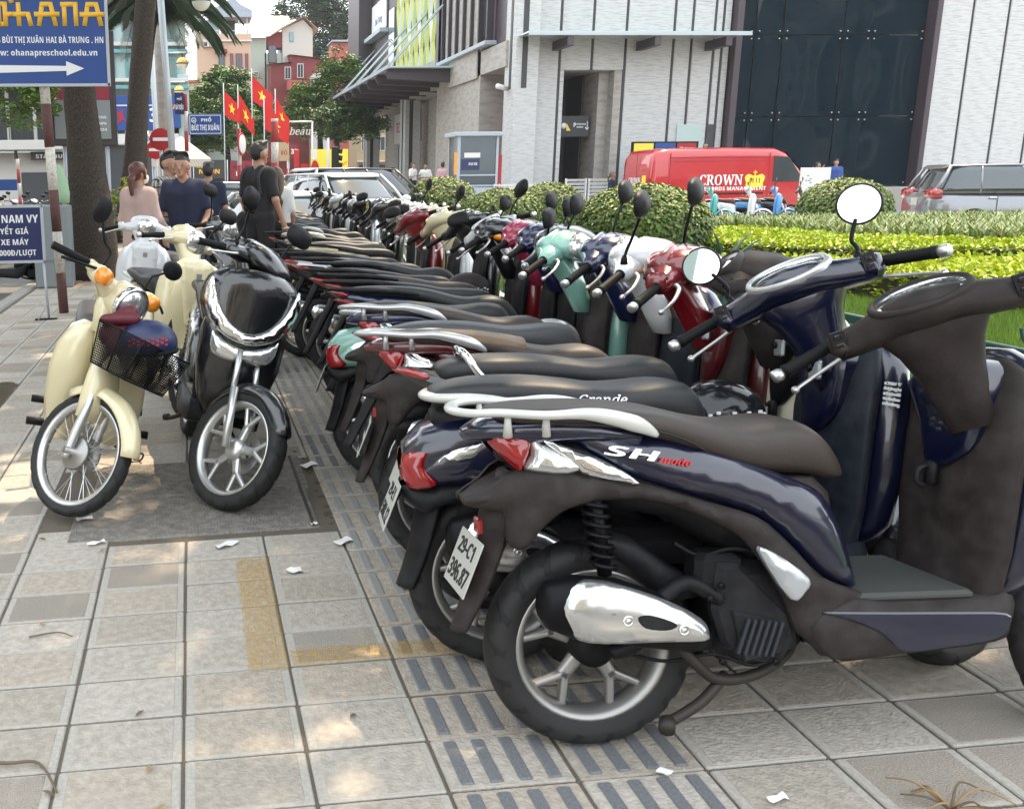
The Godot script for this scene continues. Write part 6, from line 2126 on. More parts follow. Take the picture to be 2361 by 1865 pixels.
# pose in metres for a 1.70 m figure facing +z; left is +x. o: arms (elbow, wrist per side, relative to the shoulder), legs (knee, ankle per side), lean, head turn
func person(label: String, where: Vector3, yaw: float, o: Dictionary) -> Node3D:
	var t := thing("person", label, "person", where, yaw)
	var s: float = o.get("h", 1.7) / 1.7
	var cell: float = o.get("cell", 0.017)
	var fem: bool = o.get("fem", false)
	var sit: bool = o.get("sit", false)
	var lean: Vector3 = o.get("lean", Vector3.ZERO)       # offset of the shoulders from the hips
	var hip := Vector3(0, 0.93 if not sit else o.get("seat", 0.78), 0)
	var ch := hip + Vector3(0, 0.42, 0) + lean
	var neck := hip + Vector3(0, 0.55, 0) + lean * 1.25
	var head: Vector3 = hip + Vector3(0, 0.67, 0.015) + lean * 1.5 + o.get("head", Vector3.ZERO)
	var sw := 0.145 if fem else 0.168
	var wide := 1.12 if o.get("big", false) else 1.0
	var arms: Array = o.get("arms", [[Vector3(0.06, -0.28, 0.0), Vector3(0.05, -0.52, 0.08)], [Vector3(-0.06, -0.28, 0.0), Vector3(-0.05, -0.52, 0.08)]])
	var legs: Array = o.get("legs", [[Vector3(0.1, 0.5, 0.02), Vector3(0.11, 0.08, -0.02)], [Vector3(-0.1, 0.5, 0.02), Vector3(-0.11, 0.08, -0.02)]])
	var skin := []
	var shirt := []
	var pants := []
	var shoes := []
	var infl := 0.012
	# torso as two columns for breadth
	for e in [1, -1]:
		shirt.append([hip + Vector3(e * 0.075 * wide, 0.02, 0), ch + Vector3(e * 0.085 * wide, 0, 0), 0.105 * wide, 0.115 * wide])
		shirt.append([ch + Vector3(e * 0.06, 0.0, 0), neck + Vector3(e * 0.05, -0.03, -0.01), 0.11, 0.055])
		shirt.append([ch + Vector3(e * 0.06, 0.02, 0), ch + Vector3(e * sw, 0.06, -0.01), 0.1, 0.065])
		skin.append([hip + Vector3(e * 0.07, 0.02, 0), ch + Vector3(e * 0.075, 0, 0), 0.09, 0.1])
		skin.append([ch, ch + Vector3(e * (sw - 0.02), 0.06, -0.01), 0.09, 0.05])
	skin.append([ch + Vector3(0, 0.04, -0.01), head + Vector3(0, -0.05, -0.015), 0.06, 0.048])
	skin.append([ch, neck, 0.08, 0.055])
	# head: skull, jaw, nose, ears
	skin.append([head + Vector3(0, 0.035, -0.025), head + Vector3(0, 0.035, 0.012), 0.082, 0.075])
	skin.append([head + Vector3(0, 0.0, 0.02), head + Vector3(0, -0.062, 0.055), 0.066, 0.036])
	skin.append([head + Vector3(0, 0.02, 0.085), head + Vector3(0, -0.012, 0.102), 0.01, 0.013])
	for e in [1, -1]:
		skin.append([head + Vector3(e * 0.078, 0.02, -0.01), head + Vector3(e * 0.08, -0.02, -0.005), 0.015, 0.011])
		var sh := ch + Vector3(e * sw, 0.06, -0.01)
		var q: Array = arms[0 if e > 0 else 1]
		var el: Vector3 = sh + q[0]
		var wr: Vector3 = sh + q[1]
		skin.append([sh, el, 0.047, 0.037])
		skin.append([el, wr, 0.037, 0.026])
		var d := (wr - el).normalized()
		var up := Vector3(0, 0, 1) if absf(d.z) < 0.8 else Vector3(0, 1, 0)
		var sd := d.cross(up).normalized()
		skin.append([wr, wr + d * 0.085, 0.027, 0.03])
		for k in 4:
			var bs := wr + d * 0.08 + sd * (k - 1.5) * 0.019
			var ln: float = [0.06, 0.075, 0.07, 0.055][k]
			var mid := bs + d * ln * 0.55 + up * 0.006
			skin.append([bs, mid, 0.0095, 0.009])
			skin.append([mid, mid + (d + up * 0.6).normalized() * ln * 0.5, 0.009, 0.008])
		skin.append([wr + d * 0.03 + sd * 0.025 * e, wr + d * 0.07 + sd * 0.055 * e + up * 0.01, 0.012, 0.01])
		var sl: float = o.get("sleeve", 0.75)
		if sl <= 1.0:
			shirt.append([sh, sh.lerp(el, sl), 0.066, 0.058])
		else:
			shirt.append([sh, el, 0.066, 0.052])
			shirt.append([el, el.lerp(wr, sl - 1.0), 0.052, 0.042])
		var lg: Array = legs[0 if e > 0 else 1]
		var hj := hip + Vector3(e * 0.09, -0.03, 0)
		skin.append([hj, lg[0], 0.08, 0.055])
		skin.append([lg[0], lg[1], 0.053, 0.036])
		pants.append([hj + Vector3(0, 0.06, 0), lg[0], 0.105, 0.072])
		var pl: float = o.get("pants_len", 0.97)
		pants.append([lg[0], lg[0].lerp(lg[1], pl), 0.07, 0.055])
		shoes.append([lg[1] + Vector3(0, -0.035, -0.02), lg[1] + Vector3(e * 0.02, -0.045, 0.13), 0.042, 0.035])
	pants.append([hip + Vector3(0.07, 0.05, 0), hip + Vector3(-0.07, 0.05, 0), 0.11, 0.11])
	if o.get("coat", 0.0) > 0.0:
		for e in [1, -1]:
			shirt.append([hip + Vector3(e * 0.08, 0.1, 0), hip + Vector3(e * 0.1, -o.coat, 0.0), 0.11, 0.13])
	var sc := Transform3D(Basis.from_scale(Vector3.ONE * s), Vector3.ZERO)
	obj("body", sdf_mesh(skin, cell * 0.75, 0.022), o.get("skin", M.skin), t, sc)
	var top := obj("top", sdf_mesh(shirt, cell, 0.045), o.shirt, t, sc)
	obj("trousers", sdf_mesh(pants, cell, 0.04), o.get("pants", M.cloth_black), t, sc)
	obj("shoes", sdf_mesh(shoes, cell, 0.02), M.black_plastic, t, sc)
	# hair: cap over the skull, open at the face, plus what hangs
	var hair := []
	hair.append([head + Vector3(0, 0.06, -0.045), head + Vector3(0, 0.075, 0.012), 0.072, 0.064])
	hair.append([head + Vector3(0, 0.02, -0.055), head + Vector3(0, 0.06, -0.04), 0.07, 0.08])
	match o.get("hair", "short"):
		"short":
			for i in 7:
				hair.append([head + Vector3((i - 3) * 0.018, 0.12, -0.02), head + Vector3((i - 3) * 0.022, 0.15, 0.045), 0.025, 0.012])
		"tail":
			hair.append([head + Vector3(0, 0.0, -0.1), head + Vector3(0.0, -0.04, -0.14), 0.03, 0.032])
			hair.append([head + Vector3(0, -0.04, -0.14), head + Vector3(-0.02, -0.19, -0.16), 0.045, 0.02])
			for e in [1, -1]:
				hair.append([head + Vector3(e * 0.065, 0.05, -0.02), head + Vector3(e * 0.078, -0.03, 0.0), 0.03, 0.015])
		"long":
			for e in [1, 0, -1]:
				hair.append([head + Vector3(e * 0.05, 0.03, -0.06), head + Vector3(e * 0.06, -0.3, -0.1), 0.05, 0.045])
				hair.append([head + Vector3(e * 0.06, -0.3, -0.1), head + Vector3(e * 0.04, -0.55, -0.1), 0.045, 0.02])
		"helmet":
			hair.append([head + Vector3(0, 0.05, -0.02), head + Vector3(0, 0.06, 0.01), 0.12, 0.115])
		"cap":
			hair.append([head + Vector3(0, 0.08, 0.06), head + Vector3(0, 0.075, 0.13), 0.03, 0.02])
	obj("hair", sdf_mesh(hair, cell * 0.7, 0.02), o.get("hair_m", M.hair_black), t, sc)
	if o.get("face", false):
		for e in [1, -1]:
			var b := Mb.new()
			b.smooth()
			b.ellipsoid(head + Vector3(e * 0.033, 0.018, 0.081), Vector3(0.009, 0.0035, 0.005), 10, 6)
			obj("eye", b.done(), M.hair_black, t, sc)
			b = Mb.new()
			b.smooth()
			b.ellipsoid(head + Vector3(e * 0.034, 0.036, 0.081), Vector3(0.016, 0.0022, 0.005), 10, 6)
			obj("eyebrow", b.done(), M.hair_black, t, sc)
		var b2 := Mb.new()
		b2.smooth()
		b2.ellipsoid(head + Vector3(0, -0.045, 0.09), Vector3(0.024, 0.0065, 0.007), 10, 6)
		obj("mouth", b2.done(), M.lips, t, sc)
	if o.get("mask", false):
		obj("face_mask", sdf_mesh([[head + Vector3(0.03, -0.025, 0.06), head + Vector3(-0.03, -0.025, 0.06), 0.042, 0.042], [head + Vector3(0.03, -0.05, 0.055), head + Vector3(-0.03, -0.05, 0.055), 0.036, 0.036]], 0.012, 0.02), M.paper, t, sc)
	if o.get("pack", false):
		for e in [1, -1]:
			var b := Mb.new()
			b.smooth()
			b.tube(curve3([ch + Vector3(e * 0.13, -0.14, 0.12), ch + Vector3(e * 0.14, 0.02, 0.11), ch + Vector3(e * 0.13, 0.13, 0.0), ch + Vector3(e * 0.135, 0.04, -0.13), ch + Vector3(e * 0.15, -0.16, -0.12)]), 0.017, 6)
			obj("strap", b.done(), M.grey_plastic, t, sc)
	if o.has("bag"):
		obj("bag", sdf_mesh([[hip + Vector3(-0.2, 0.1, 0.05), hip + Vector3(-0.2, -0.02, 0.05), 0.07, 0.08]], 0.02, 0.02), o.bag, t, sc)
	return t

func people() -> void:
	std("skin", lin(0.34, 0.185, 0.12), 0.5)
	std("hair_black", lin(0.012, 0.01, 0.009), 0.45)
	std("hair_auburn", lin(0.075, 0.02, 0.012), 0.4)
	std("hair_brown", lin(0.09, 0.055, 0.035), 0.45)
	std("lips", lin(0.3, 0.1, 0.085), 0.5)
	var wv := bump_tex(0.2, 3, 4.0, 256, 88)
	for p in [["cloth_black", lin(0.012, 0.012, 0.014)], ["cloth_navy", lin(0.012, 0.018, 0.045)], ["cloth_pink", lin(0.42, 0.30, 0.27)], ["cloth_white", lin(0.6, 0.6, 0.58)], ["cloth_blue", lin(0.03, 0.07, 0.25)], ["cloth_denim", lin(0.03, 0.05, 0.11)], ["cloth_rose", lin(0.5, 0.3, 0.33)], ["cloth_tan", lin(0.45, 0.38, 0.28)]]:
		tri_map(std(p[0], p[1], 0.85), 6.0, null, wv, 0.4, false)
	# checked shirt: a woven plaid computed as a small image
	var im := Image.create_empty(64, 64, false, Image.FORMAT_RGBA8)
	for y in 64:
		for x in 64:
			var k := (1 if x % 16 < 8 else 0) + (1 if y % 32 < 6 else 0)
			im.set_pixel(x, y, [lin(0.5, 0.49, 0.45), lin(0.03, 0.03, 0.035), lin(0.02, 0.02, 0.025)][k])
	tri_map(std("cloth_plaid", Color.WHITE, 0.85), 6.5, ImageTexture.create_from_image(im), null, 1.0, false)
	var D := Vector3.DOWN
	# the group by the scooters
	person("person in a pink blazer with auburn ponytail and white hair tie, back turned", Vector3(-0.5, gy(-0.5), -9.6), 2.55, {"h": 1.58, "fem": true, "shirt": M.cloth_pink, "pants": M.cloth_black, "hair": "tail", "hair_m": M.hair_auburn, "sleeve": 1.9, "coat": 0.22, "mask": true, "arms": [[Vector3(0.08, -0.26, 0.02), Vector3(0.05, -0.34, 0.24)], [Vector3(-0.08, -0.26, 0.02), Vector3(-0.03, -0.36, 0.22)]]})
	person("person in a navy t-shirt looking to the side, hands on a scooter", Vector3(-0.05, gy(-0.1), -9.9), -0.25, {"h": 1.66, "shirt": M.cloth_navy, "pants": M.cloth_denim, "face": true, "lean": Vector3(0, -0.01, 0.05), "head": Vector3(-0.012, 0, 0.02), "cell": 0.015, "arms": [[Vector3(0.09, -0.26, 0.02), Vector3(0.04, -0.42, 0.22)], [Vector3(-0.1, -0.27, 0.03), Vector3(-0.13, -0.5, 0.12)]]})
	person("person in a black and white checked shirt between the pink blazer and navy t-shirt", Vector3(-0.22, gy(-0.2), -10.5), 0.9, {"h": 1.68, "shirt": M.cloth_plaid, "sleeve": 1.2, "pants": M.cloth_black})
	person("person in a dark navy t-shirt seen from behind, beside the white car", Vector3(0.24, gy(0.24), -13.0), 2.9, {"h": 1.6, "shirt": M.cloth_navy, "pants": M.cloth_black})
	person("person bending forward in black clothes behind the tall man", Vector3(0.68, gy(0.6), -12.0), 1.2, {"h": 1.62, "shirt": M.cloth_black, "pants": M.cloth_black, "lean": Vector3(0, -0.14, 0.28), "arms": [[Vector3(0.02, -0.24, 0.12), Vector3(0.0, -0.4, 0.3)], [Vector3(-0.02, -0.24, 0.12), Vector3(0.0, -0.4, 0.3)]]})
	person("tall broad person in a black t-shirt with backpack straps, back turned", Vector3(0.76, gy(0.74), -10.9), 2.25, {"h": 1.76, "shirt": M.cloth_black, "pants": M.cloth_black, "pack": true, "cell": 0.015, "arms": [[Vector3(0.09, -0.27, 0.0), Vector3(0.1, -0.5, 0.1)], [Vector3(-0.09, -0.27, 0.0), Vector3(-0.1, -0.5, 0.1)]]})
	person("person with long brown hair and white top beside the tall black t-shirt", Vector3(1.0, gy(1.0), -11.4), 2.9, {"h": 1.5, "fem": true, "shirt": M.cloth_white, "pants": M.cloth_black, "hair": "long", "hair_m": M.hair_brown})
	# by the bank
	var ft := {"cell": 0.03}
	person("person in a white shirt with a dark ponytail by the bank pier", Vector3(8.75, 0.37, -38.4), 0.7, {"h": 1.62, "fem": true, "cell": 0.028, "shirt": M.cloth_white, "hair": "tail", "bag": M.cloth_black, "arms": [[Vector3(0.1, -0.24, 0.02), Vector3(0.02, -0.2, 0.22)], [Vector3(-0.08, -0.26, 0.02), Vector3(-0.02, -0.22, 0.2)]]})
	person("person in a white shirt reading a paper by the bank pier", Vector3(9.3, 0.37, -38.6), -0.3, {"h": 1.58, "cell": 0.028, "shirt": M.cloth_white, "arms": [[Vector3(0.1, -0.26, 0.04), Vector3(-0.06, -0.26, 0.22)], [Vector3(-0.1, -0.26, 0.04), Vector3(0.06, -0.26, 0.22)]]})
	person("person in a pink shirt and blue jeans at the red doorway", Vector3(10.2, 0.37, -39.4), 2.6, {"h": 1.62, "cell": 0.028, "shirt": M.cloth_rose, "pants": M.cloth_blue, "sleeve": 1.8})
	person("person whose head shows above the dark car's roof", Vector3(6.3, 0.0, -30.5), 0.4, {"h": 1.72, "cell": 0.03, "shirt": M.cloth_black})
	person("person in white with a dark cap by the festive banner", Vector3(3.45, -0.26, -28.0), -1.2, {"h": 1.9, "cell": 0.03, "shirt": M.cloth_white, "hair": "cap"})
	person("person in a dark suit walking in front of the louvred screens", Vector3(14.25, -0.1, -32.4), 0.9, {"h": 1.62, "fem": true, "cell": 0.026, "shirt": M.cloth_navy, "sleeve": 1.9, "coat": 0.12, "hair": "tail", "hair_m": M.hair_brown, "legs": [[Vector3(0.09, 0.5, 0.12), Vector3(0.1, 0.08, 0.12)], [Vector3(-0.09, 0.5, -0.04), Vector3(-0.1, 0.1, -0.22)]]})
	var sl := [[Vector3(0.12, 0.62, 0.38), Vector3(0.12, 0.2, 0.4)], [Vector3(-0.12, 0.62, 0.38), Vector3(-0.12, 0.2, 0.4)]]
	person("person in a blue t-shirt standing behind the white notice panel", Vector3(22.6, 0.2, -33.0), -0.5, {"h": 1.68, "cell": 0.026, "shirt": M.cloth_blue, "face": false})
	person("person in black raising a hand beside the blue t-shirt", Vector3(22.05, 0.2, -33.2), 0.8, {"h": 1.6, "fem": true, "cell": 0.026, "shirt": M.cloth_black, "sleeve": 1.8, "hair": "tail", "arms": [[Vector3(0.1, -0.2, 0.06), Vector3(0.14, 0.08, 0.14)], [Vector3(-0.08, -0.26, 0.02), Vector3(-0.02, -0.4, 0.18)]]})
	person("dark haired person seen over the red van's roof, on the left", Vector3(18.6, 0.9, -35.4), 1.2, {"h": 1.62, "fem": true, "cell": 0.028, "shirt": M.cloth_black, "hair": "long"})
	person("dark haired person seen over the red van's roof, on the right", Vector3(18.95, 0.9, -35.2), -0.8, {"h": 1.66, "fem": true, "cell": 0.028, "shirt": M.cloth_black, "hair": "long"})
	# rider
	person("person in pale clothes, mask and helmet riding the cream scooter", Vector3(-4.9, -0.26, -24.6), 0.2, {"h": 1.6, "sit": true, "seat": 0.88, "fem": true, "cell": 0.024, "shirt": M.cloth_tan, "pants": M.cloth_tan, "hair": "helmet", "hair_m": M.beige_paint, "mask": true, "sleeve": 1.9, "legs": sl, "arms": [[Vector3(0.1, -0.2, 0.16), Vector3(0.12, -0.2, 0.42)], [Vector3(-0.1, -0.2, 0.16), Vector3(-0.12, -0.2, 0.42)]]})

# ------------------------------------------------------------------ scooters (local frame: x forward, y up, z to the rider's right; origin where the rear tyre stands)
func cached(key: String, make: Callable) -> Mesh:
	if not cache.has(key):
		cache[key] = make.call()
	return cache[key]

func tyre_mesh(r: float, w: float) -> Mesh:
	return cached("tyre%s_%s" % [r, w], func():
		var st := SurfaceTool.new()
		st.begin(Mesh.PRIMITIVE_TRIANGLES)
		st.set_smooth_group(0)
		var ri := r - w * 0.72
		var prof := [Vector2(ri - 0.006, -w * 0.36), Vector2(ri + 0.012, -w * 0.43), Vector2(ri + w * 0.28, -w * 0.5), Vector2(r - w * 0.24, -w * 0.485), Vector2(r - w * 0.1, -w * 0.38), Vector2(r - w * 0.02, -w * 0.2), Vector2(r, 0)]
		for i in range(5, -1, -1):
			prof.append(Vector2(prof[i].x, -prof[i].y))
		var n := 162
		for i in n:
			for j in prof.size() - 1:
				var q := []
				for d in [[0, 0], [1, 0], [1, 1], [0, 1]]:
					var a: float = TAU * (i + d[0]) / n
					var p: Vector2 = prof[j + d[1]]
					var k: int = j + d[1]
					var u: int = (i + d[0]) % n + absi(k - 6) * 2 + (4 if k > 6 else 0)
					var rr: float = p.x - (0.0045 if u % 9 < 2 and k != 6 and absi(k - 6) < 4 else 0.0)
					q.append([Vector3(cos(a) * rr, sin(a) * rr, p.y), Vector2((i + d[0]) * 18.0 / n, k / 12.0)])
				for k in [0, 1, 2, 0, 2, 3]:
					st.set_uv(q[k][1])
					st.add_vertex(q[k][0])
		st.index()
		st.generate_normals()
		st.generate_tangents()
		return st.commit())

func rim_mesh(r: float, w: float, style: String) -> Mesh:
	return cached("rim%s%s%s" % [r, w, style], func():
		var b := Mb.new()
		b.smooth()
		var turn := Transform3D(Basis(Vector3.RIGHT, PI / 2), Vector3.ZERO)   # y axis to z
		b.xf(turn)
		var rows := []
		for p in [[r + 0.004, -w * 0.5], [r - 0.004, -w * 0.5], [r - 0.014, -w * 0.36], [r - 0.022, -w * 0.2], [r - 0.022, w * 0.2], [r - 0.014, w * 0.36], [r - 0.004, w * 0.5], [r + 0.004, w * 0.5], [r + 0.004, w * 0.42], [r - 0.006, w * 0.2], [r - 0.006, -w * 0.2], [r + 0.004, -w * 0.42]]:
			var ring := PackedVector3Array()
			for k in 44:
				var a := -TAU * k / 44
				ring.append(Vector3(cos(a) * p[0], p[1], sin(a) * p[0]))
			rows.append(ring)
		rows.append(rows[0])
		rows.reverse()
		b.grid(rows, true, false, false)
		b.lathe([Vector2(0.0, -w * 0.45), Vector2(0.034, -w * 0.45), Vector2(0.05, -w * 0.25), Vector2(0.052, w * 0.25), Vector2(0.034, w * 0.45), Vector2(0.02, w * 0.52), Vector2(0.0, w * 0.52)], 18, false)
		b.xf(Transform3D())
		if style == "wire":
			b.flat()
			for k in 36:
				var a := TAU * k / 36
				var s := 1.0 if k % 2 else -1.0
				var a2 := a + (0.5 if (k / 2) % 2 else -0.5)
				b.tube([Vector3(cos(a2) * 0.05, sin(a2) * 0.05, s * w * 0.3), Vector3(cos(a) * (r - 0.01), sin(a) * (r - 0.01), s * w * 0.08)], 0.0017, 4, false)
		elif style == "star":
			for k in 6:
				var a := TAU * k / 6
				spoke(b, a, 0.04, a, r - 0.012, 0.017, 0.013, w)
		else:
			for k in 5:
				var a := TAU * k / 5 + 0.3
				var f: float = lerpf(0.05, r, 0.42)
				spoke(b, a, 0.04, a, f, 0.02, 0.017, w)
				spoke(b, a, f - 0.012, a + 0.27, r - 0.012, 0.0115, 0.0095, w)
				spoke(b, a, f - 0.012, a - 0.27, r - 0.012, 0.0115, 0.0095, w)
		return b.done())

func spoke(b: Mb, a0: float, r0: float, a1: float, r1: float, w0: float, w1: float, w: float) -> void:
	var p := Vector2(cos(a0), sin(a0)) * r0
	var q := Vector2(cos(a1), sin(a1)) * r1
	var d := (q - p).normalized()
	var s := Vector2(-d.y, d.x)
	b.smooth()
	var rows := []
	for e in [[p, w0], [q, w1]]:
		var ring := PackedVector3Array()
		var hw: float = e[1]
		for c in [[1, -0.5], [1, 0.5], [0.55, 1], [-0.55, 1], [-1, 0.5], [-1, -0.5], [-0.55, -1], [0.55, -1]]:
			var o: Vector2 = e[0] + s * (hw * c[0])
			ring.append(Vector3(o.x, o.y, c[1] * w * 0.17))
		rows.append(ring)
	b.grid(rows, true, false, false)

func wheel(parent: Node3D, called: String, xf: Transform3D, r: float, w: float, style: String, rim: Material, disc := 0.0) -> void:
	var t := obj(called, tyre_mesh(r, w), M.tyre, parent, xf)
	var rr := r - w * 0.72
	obj("rim", rim_mesh(rr, w * 0.8, style), rim, t)
	if disc > 0.0:
		obj("brake_disc", cached("disc%s" % disc, func():
			var b := Mb.new()
			b.xf(Transform3D(Basis(Vector3.RIGHT, PI / 2), Vector3.ZERO))
			b.lathe([Vector2(disc * 0.55, -0.002), Vector2(disc, -0.002), Vector2(disc, 0.002), Vector2(disc * 0.55, 0.002), Vector2(disc * 0.55, -0.002)], 28, false)
			return b.done()), M.steel, t, at(0, 0, -w * 0.55))

func band(b: Mb, path: Array, hw: Array, hh: Array, n := 12, up := Vector3.UP) -> void:
	var rows := []
	for i in path.size():
		var d: Vector3 = (path[mini(i + 1, path.size() - 1)] - path[maxi(i - 1, 0)]).normalized()
		var s := d.cross(up).normalized()
		var u := s.cross(d)
		var f := float(i) / (path.size() - 1) * (hw.size() - 1)
		var k := mini(int(f), hw.size() - 2)
		var w := lerpf(hw[k], hw[k + 1], f - k)
		var h := lerpf(hh[k], hh[k + 1], f - k)
		var ring := PackedVector3Array()
		for j in n:
			var a := TAU * j / n
			ring.append(path[i] - s * cos(a) * w + u * sin(a) * h)
		rows.append(ring)
	b.grid(rows)

# loft along y: stations [y, centre x, half depth, half width, exponent]
func vloft(b: Mb, stn: Array, n := 24, half := 0) -> void:
	var rows := []
	for s in stn:
		var ring := PackedVector3Array()
		var e: float = s[4] if s.size() > 4 else 2.2
		for k in n:
			var a := -TAU * k / n
			var c := cos(a)
			var q := sin(a)
			ring.append(Vector3(s[1] + s[2] * signf(c) * pow(absf(c), 2.0 / e), s[0], s[3] * signf(q) * pow(absf(q), 2.0 / e)))
		rows.append(ring)
	b.grid(rows)

func body_w(x: float, y: float) -> float:   # half width of the side fairing
	var w := lerp_tab([Vector2(-0.34, 0.035), Vector2(-0.2, 0.105), Vector2(0.0, 0.138), Vector2(0.25, 0.162), Vector2(0.5, 0.172), Vector2(0.66, 0.16)], x)
	var f := lerp_tab([Vector2(0.2, 0.98), Vector2(0.45, 1.03), Vector2(0.6, 1.0), Vector2(0.72, 0.95), Vector2(0.82, 0.84)], y)
	return w * f

func steer_xf(c: Vector3, ang: float) -> Transform3D:
	var a := Vector3(-0.438, 0.899, 0)
	var r := Transform3D(Basis(a, ang), Vector3.ZERO)
	return Transform3D(Basis(), c) * r * Transform3D(Basis(), -c)

# o: paint, trim, seat, rail, tail, rim, steer, head, mirrors, plate ... -> the root node
func scooter(called: String, label: String, group: String, where: Vector3, heading: float, lean: float, o: Dictionary) -> Node3D:
	var t := thing(called, label, "motor scooter", where, 0.0, group)
	t.basis = Basis(Vector3.UP, heading) * Basis(Vector3.RIGHT, -lean)
	var far: bool = o.get("far", false)
	var paint: Material = o.paint
	var trim: Material = o.get("trim", M.black_plastic)
	var tail: String = o.get("tail", "mode")
	var rim: Material = o.get("rim", M.alloy)
	var S := steer_xf(Vector3(1.0, 0.8, 0), o.get("steer", 0.8))
	# --- wheels
	wheel(t, "rear_wheel", at(0.03, 0.262, 0), 0.262, 0.1, o.get("spokes", "fork"), rim)
	wheel(t, "front_wheel", steer_xf(Vector3(1.0, 0.8, 0), clampf(o.get("steer", 0.8), -0.6, 0.6)) * at(1.31, 0.275, 0), 0.275, 0.09, o.get("spokes", "fork"), rim, 0.1)
	# --- machinery
	obj("engine", cached("engine", engine_mesh), M.dark_metal, t)
	if not far:
		var gr := obj("fan_cover", cached("fan_cover", fan_mesh), M.black_plastic, t)
		for i in 6:
			obj("slat", cached("fan_slat", func():
				var b := Mb.new()
				b.box(Vector3.ZERO, Vector3(0.007, 0.088, 0.012), 0.002)
				return b.done()), M.grey_plastic, gr, Transform3D(Basis(Vector3.BACK, -0.28), Vector3(0.345 + i * 0.0165, 0.317 - i * 0.002, 0.152)))
	obj("hugger", cached("hugger", hugger_mesh), M.black_plastic, t)
	obj("exhaust_pipe", cached("pipe", func():
		var b := Mb.new()
		b.smooth()
		b.tube(curve3(xyz([0.2, 0.29, 0.13, 0.26, 0.23, 0.12, 0.3, 0.2, 0.11, 0.36, 0.19, 0.1, 0.44, 0.2, 0.08, 0.52, 0.225, 0.04, 0.56, 0.25, 0.0])), 0.0135, 10)
		return b.done()), M.rust_steel, t)
	var mf := obj("muffler", cached("muffler", muffler_mesh), M.black_metal, t)
	obj("heat_shield", cached("heat_shield", shield_mesh), M.worn_chrome, mf)
	obj("slot", cached("slot", func():
		var b := Mb.new()
		b.prism(smooth_poly(xy([0.072, 0.385, 0.1, 0.39, 0.15, 0.374, 0.165, 0.362, 0.14, 0.353, 0.09, 0.36]), 3), 0.187, 0.1925, 0.0)
		return b.done()), M.black_plastic, mf)
	if not far:
		obj("shock_absorber", cached("shock", shock_mesh), M.black_metal, t)
		obj("centre_stand", cached("cstand", func():
			var b := Mb.new()
			b.smooth()
			b.tube(curve3(xyz([0.34, 0.2, 0.09, 0.27, 0.15, 0.12, 0.2, 0.12, 0.14, 0.16, 0.11, 0.15])), 0.013, 8)
			b.tube(xyz([0.17, 0.115, 0.147, 0.155, 0.105, 0.175]), 0.019, 8)
			return b.done()), M.rust_steel, t)
		obj("side_stand", cached("sstand", func():
			var b := Mb.new()
			b.smooth()
			b.tube(xyz([0.42, 0.24, -0.1, 0.36, 0.04, -0.24]), 0.01, 8)
			b.box(Vector3(0.35, 0.03, -0.25), Vector3(0.06, 0.012, 0.04), 0.004)
			return b.done()), M.black_metal, t)
	obj("frame_core", cached("core" + tail, func():
		var b := Mb.new()
		b.smooth()
		loft(b, [[-0.17, 0.72, 0.03, 0.05], [-0.05, 0.71, 0.08, 0.1], [0.2, 0.68, 0.1, 0.12], [0.4, 0.58, 0.13, 0.12], [0.55, 0.5, 0.15, 0.11], [0.6, 0.5, 0.12, 0.1]])
		return b.done()), M.black_plastic, t)
	# --- side fairings
	match tail:
		"mode":
			pair("side_panel", "mode_side", [-0.037, 0.77, -0.033, 0.808, 0.05, 0.806, 0.139, 0.796, 0.251, 0.768, 0.365, 0.726, 0.48, 0.679, 0.54, 0.645, 0.585, 0.57, 0.612, 0.49, 0.626, 0.415, 0.53, 0.455, 0.47, 0.52, 0.42, 0.563, 0.37, 0.602, 0.256, 0.638, 0.17, 0.664, 0.086, 0.69, 0.02, 0.73], 0.004, 0.05, 0.08, paint, t)
			obj("tail_cowl", cached("mode_tail", func():
				var b := Mb.new()
				b.smooth()
				loft(b, [[-0.29, 0.795, 0.012, 0.03], [-0.24, 0.805, 0.03, 0.075], [-0.14, 0.808, 0.04, 0.115], [0.0, 0.807, 0.035, 0.13], [0.1, 0.795, 0.03, 0.13]])
				return b.done()), paint, t)
			pair("under_cowl", "mode_under", [-0.286, 0.648, -0.235, 0.672, -0.18, 0.712, -0.06, 0.714, 0.09, 0.688, 0.256, 0.638, 0.37, 0.602, 0.44, 0.545, 0.53, 0.455, 0.63, 0.414, 0.645, 0.4, 0.62, 0.36, 0.56, 0.256, 0.507, 0.298, 0.475, 0.322, 0.45, 0.38, 0.405, 0.465, 0.34, 0.548, 0.26, 0.597, 0.18, 0.63, 0.109, 0.645, 0.02, 0.645, -0.061, 0.625, -0.115, 0.585, -0.161, 0.528, -0.2, 0.54, -0.205, 0.6, -0.225, 0.616, -0.29, 0.623], -0.004, 0.018, 0.03, trim, t)
			obj("mudguard", cached("mode_mud", func(): return mud_mesh([[-0.2, 0.7, 0.09], [-0.245, 0.6, 0.075], [-0.25, 0.52, 0.062], [-0.285, 0.4, 0.05], [-0.318, 0.305, 0.036]])), trim, t)
			pair("tail_light", "mode_light_r", [-0.25, 0.794, -0.2, 0.805, -0.155, 0.8, -0.145, 0.77, -0.165, 0.72, -0.178, 0.714], 0.0, 0.03, 0.03, M.red_lens, t)
			pair("indicator_lens", "mode_light_c", [-0.147, 0.795, -0.12, 0.778, -0.05, 0.745, -0.028, 0.722, -0.073, 0.704, -0.162, 0.716, -0.147, 0.75], 0.006, 0.03, 0.03, M.clear_lens, t)
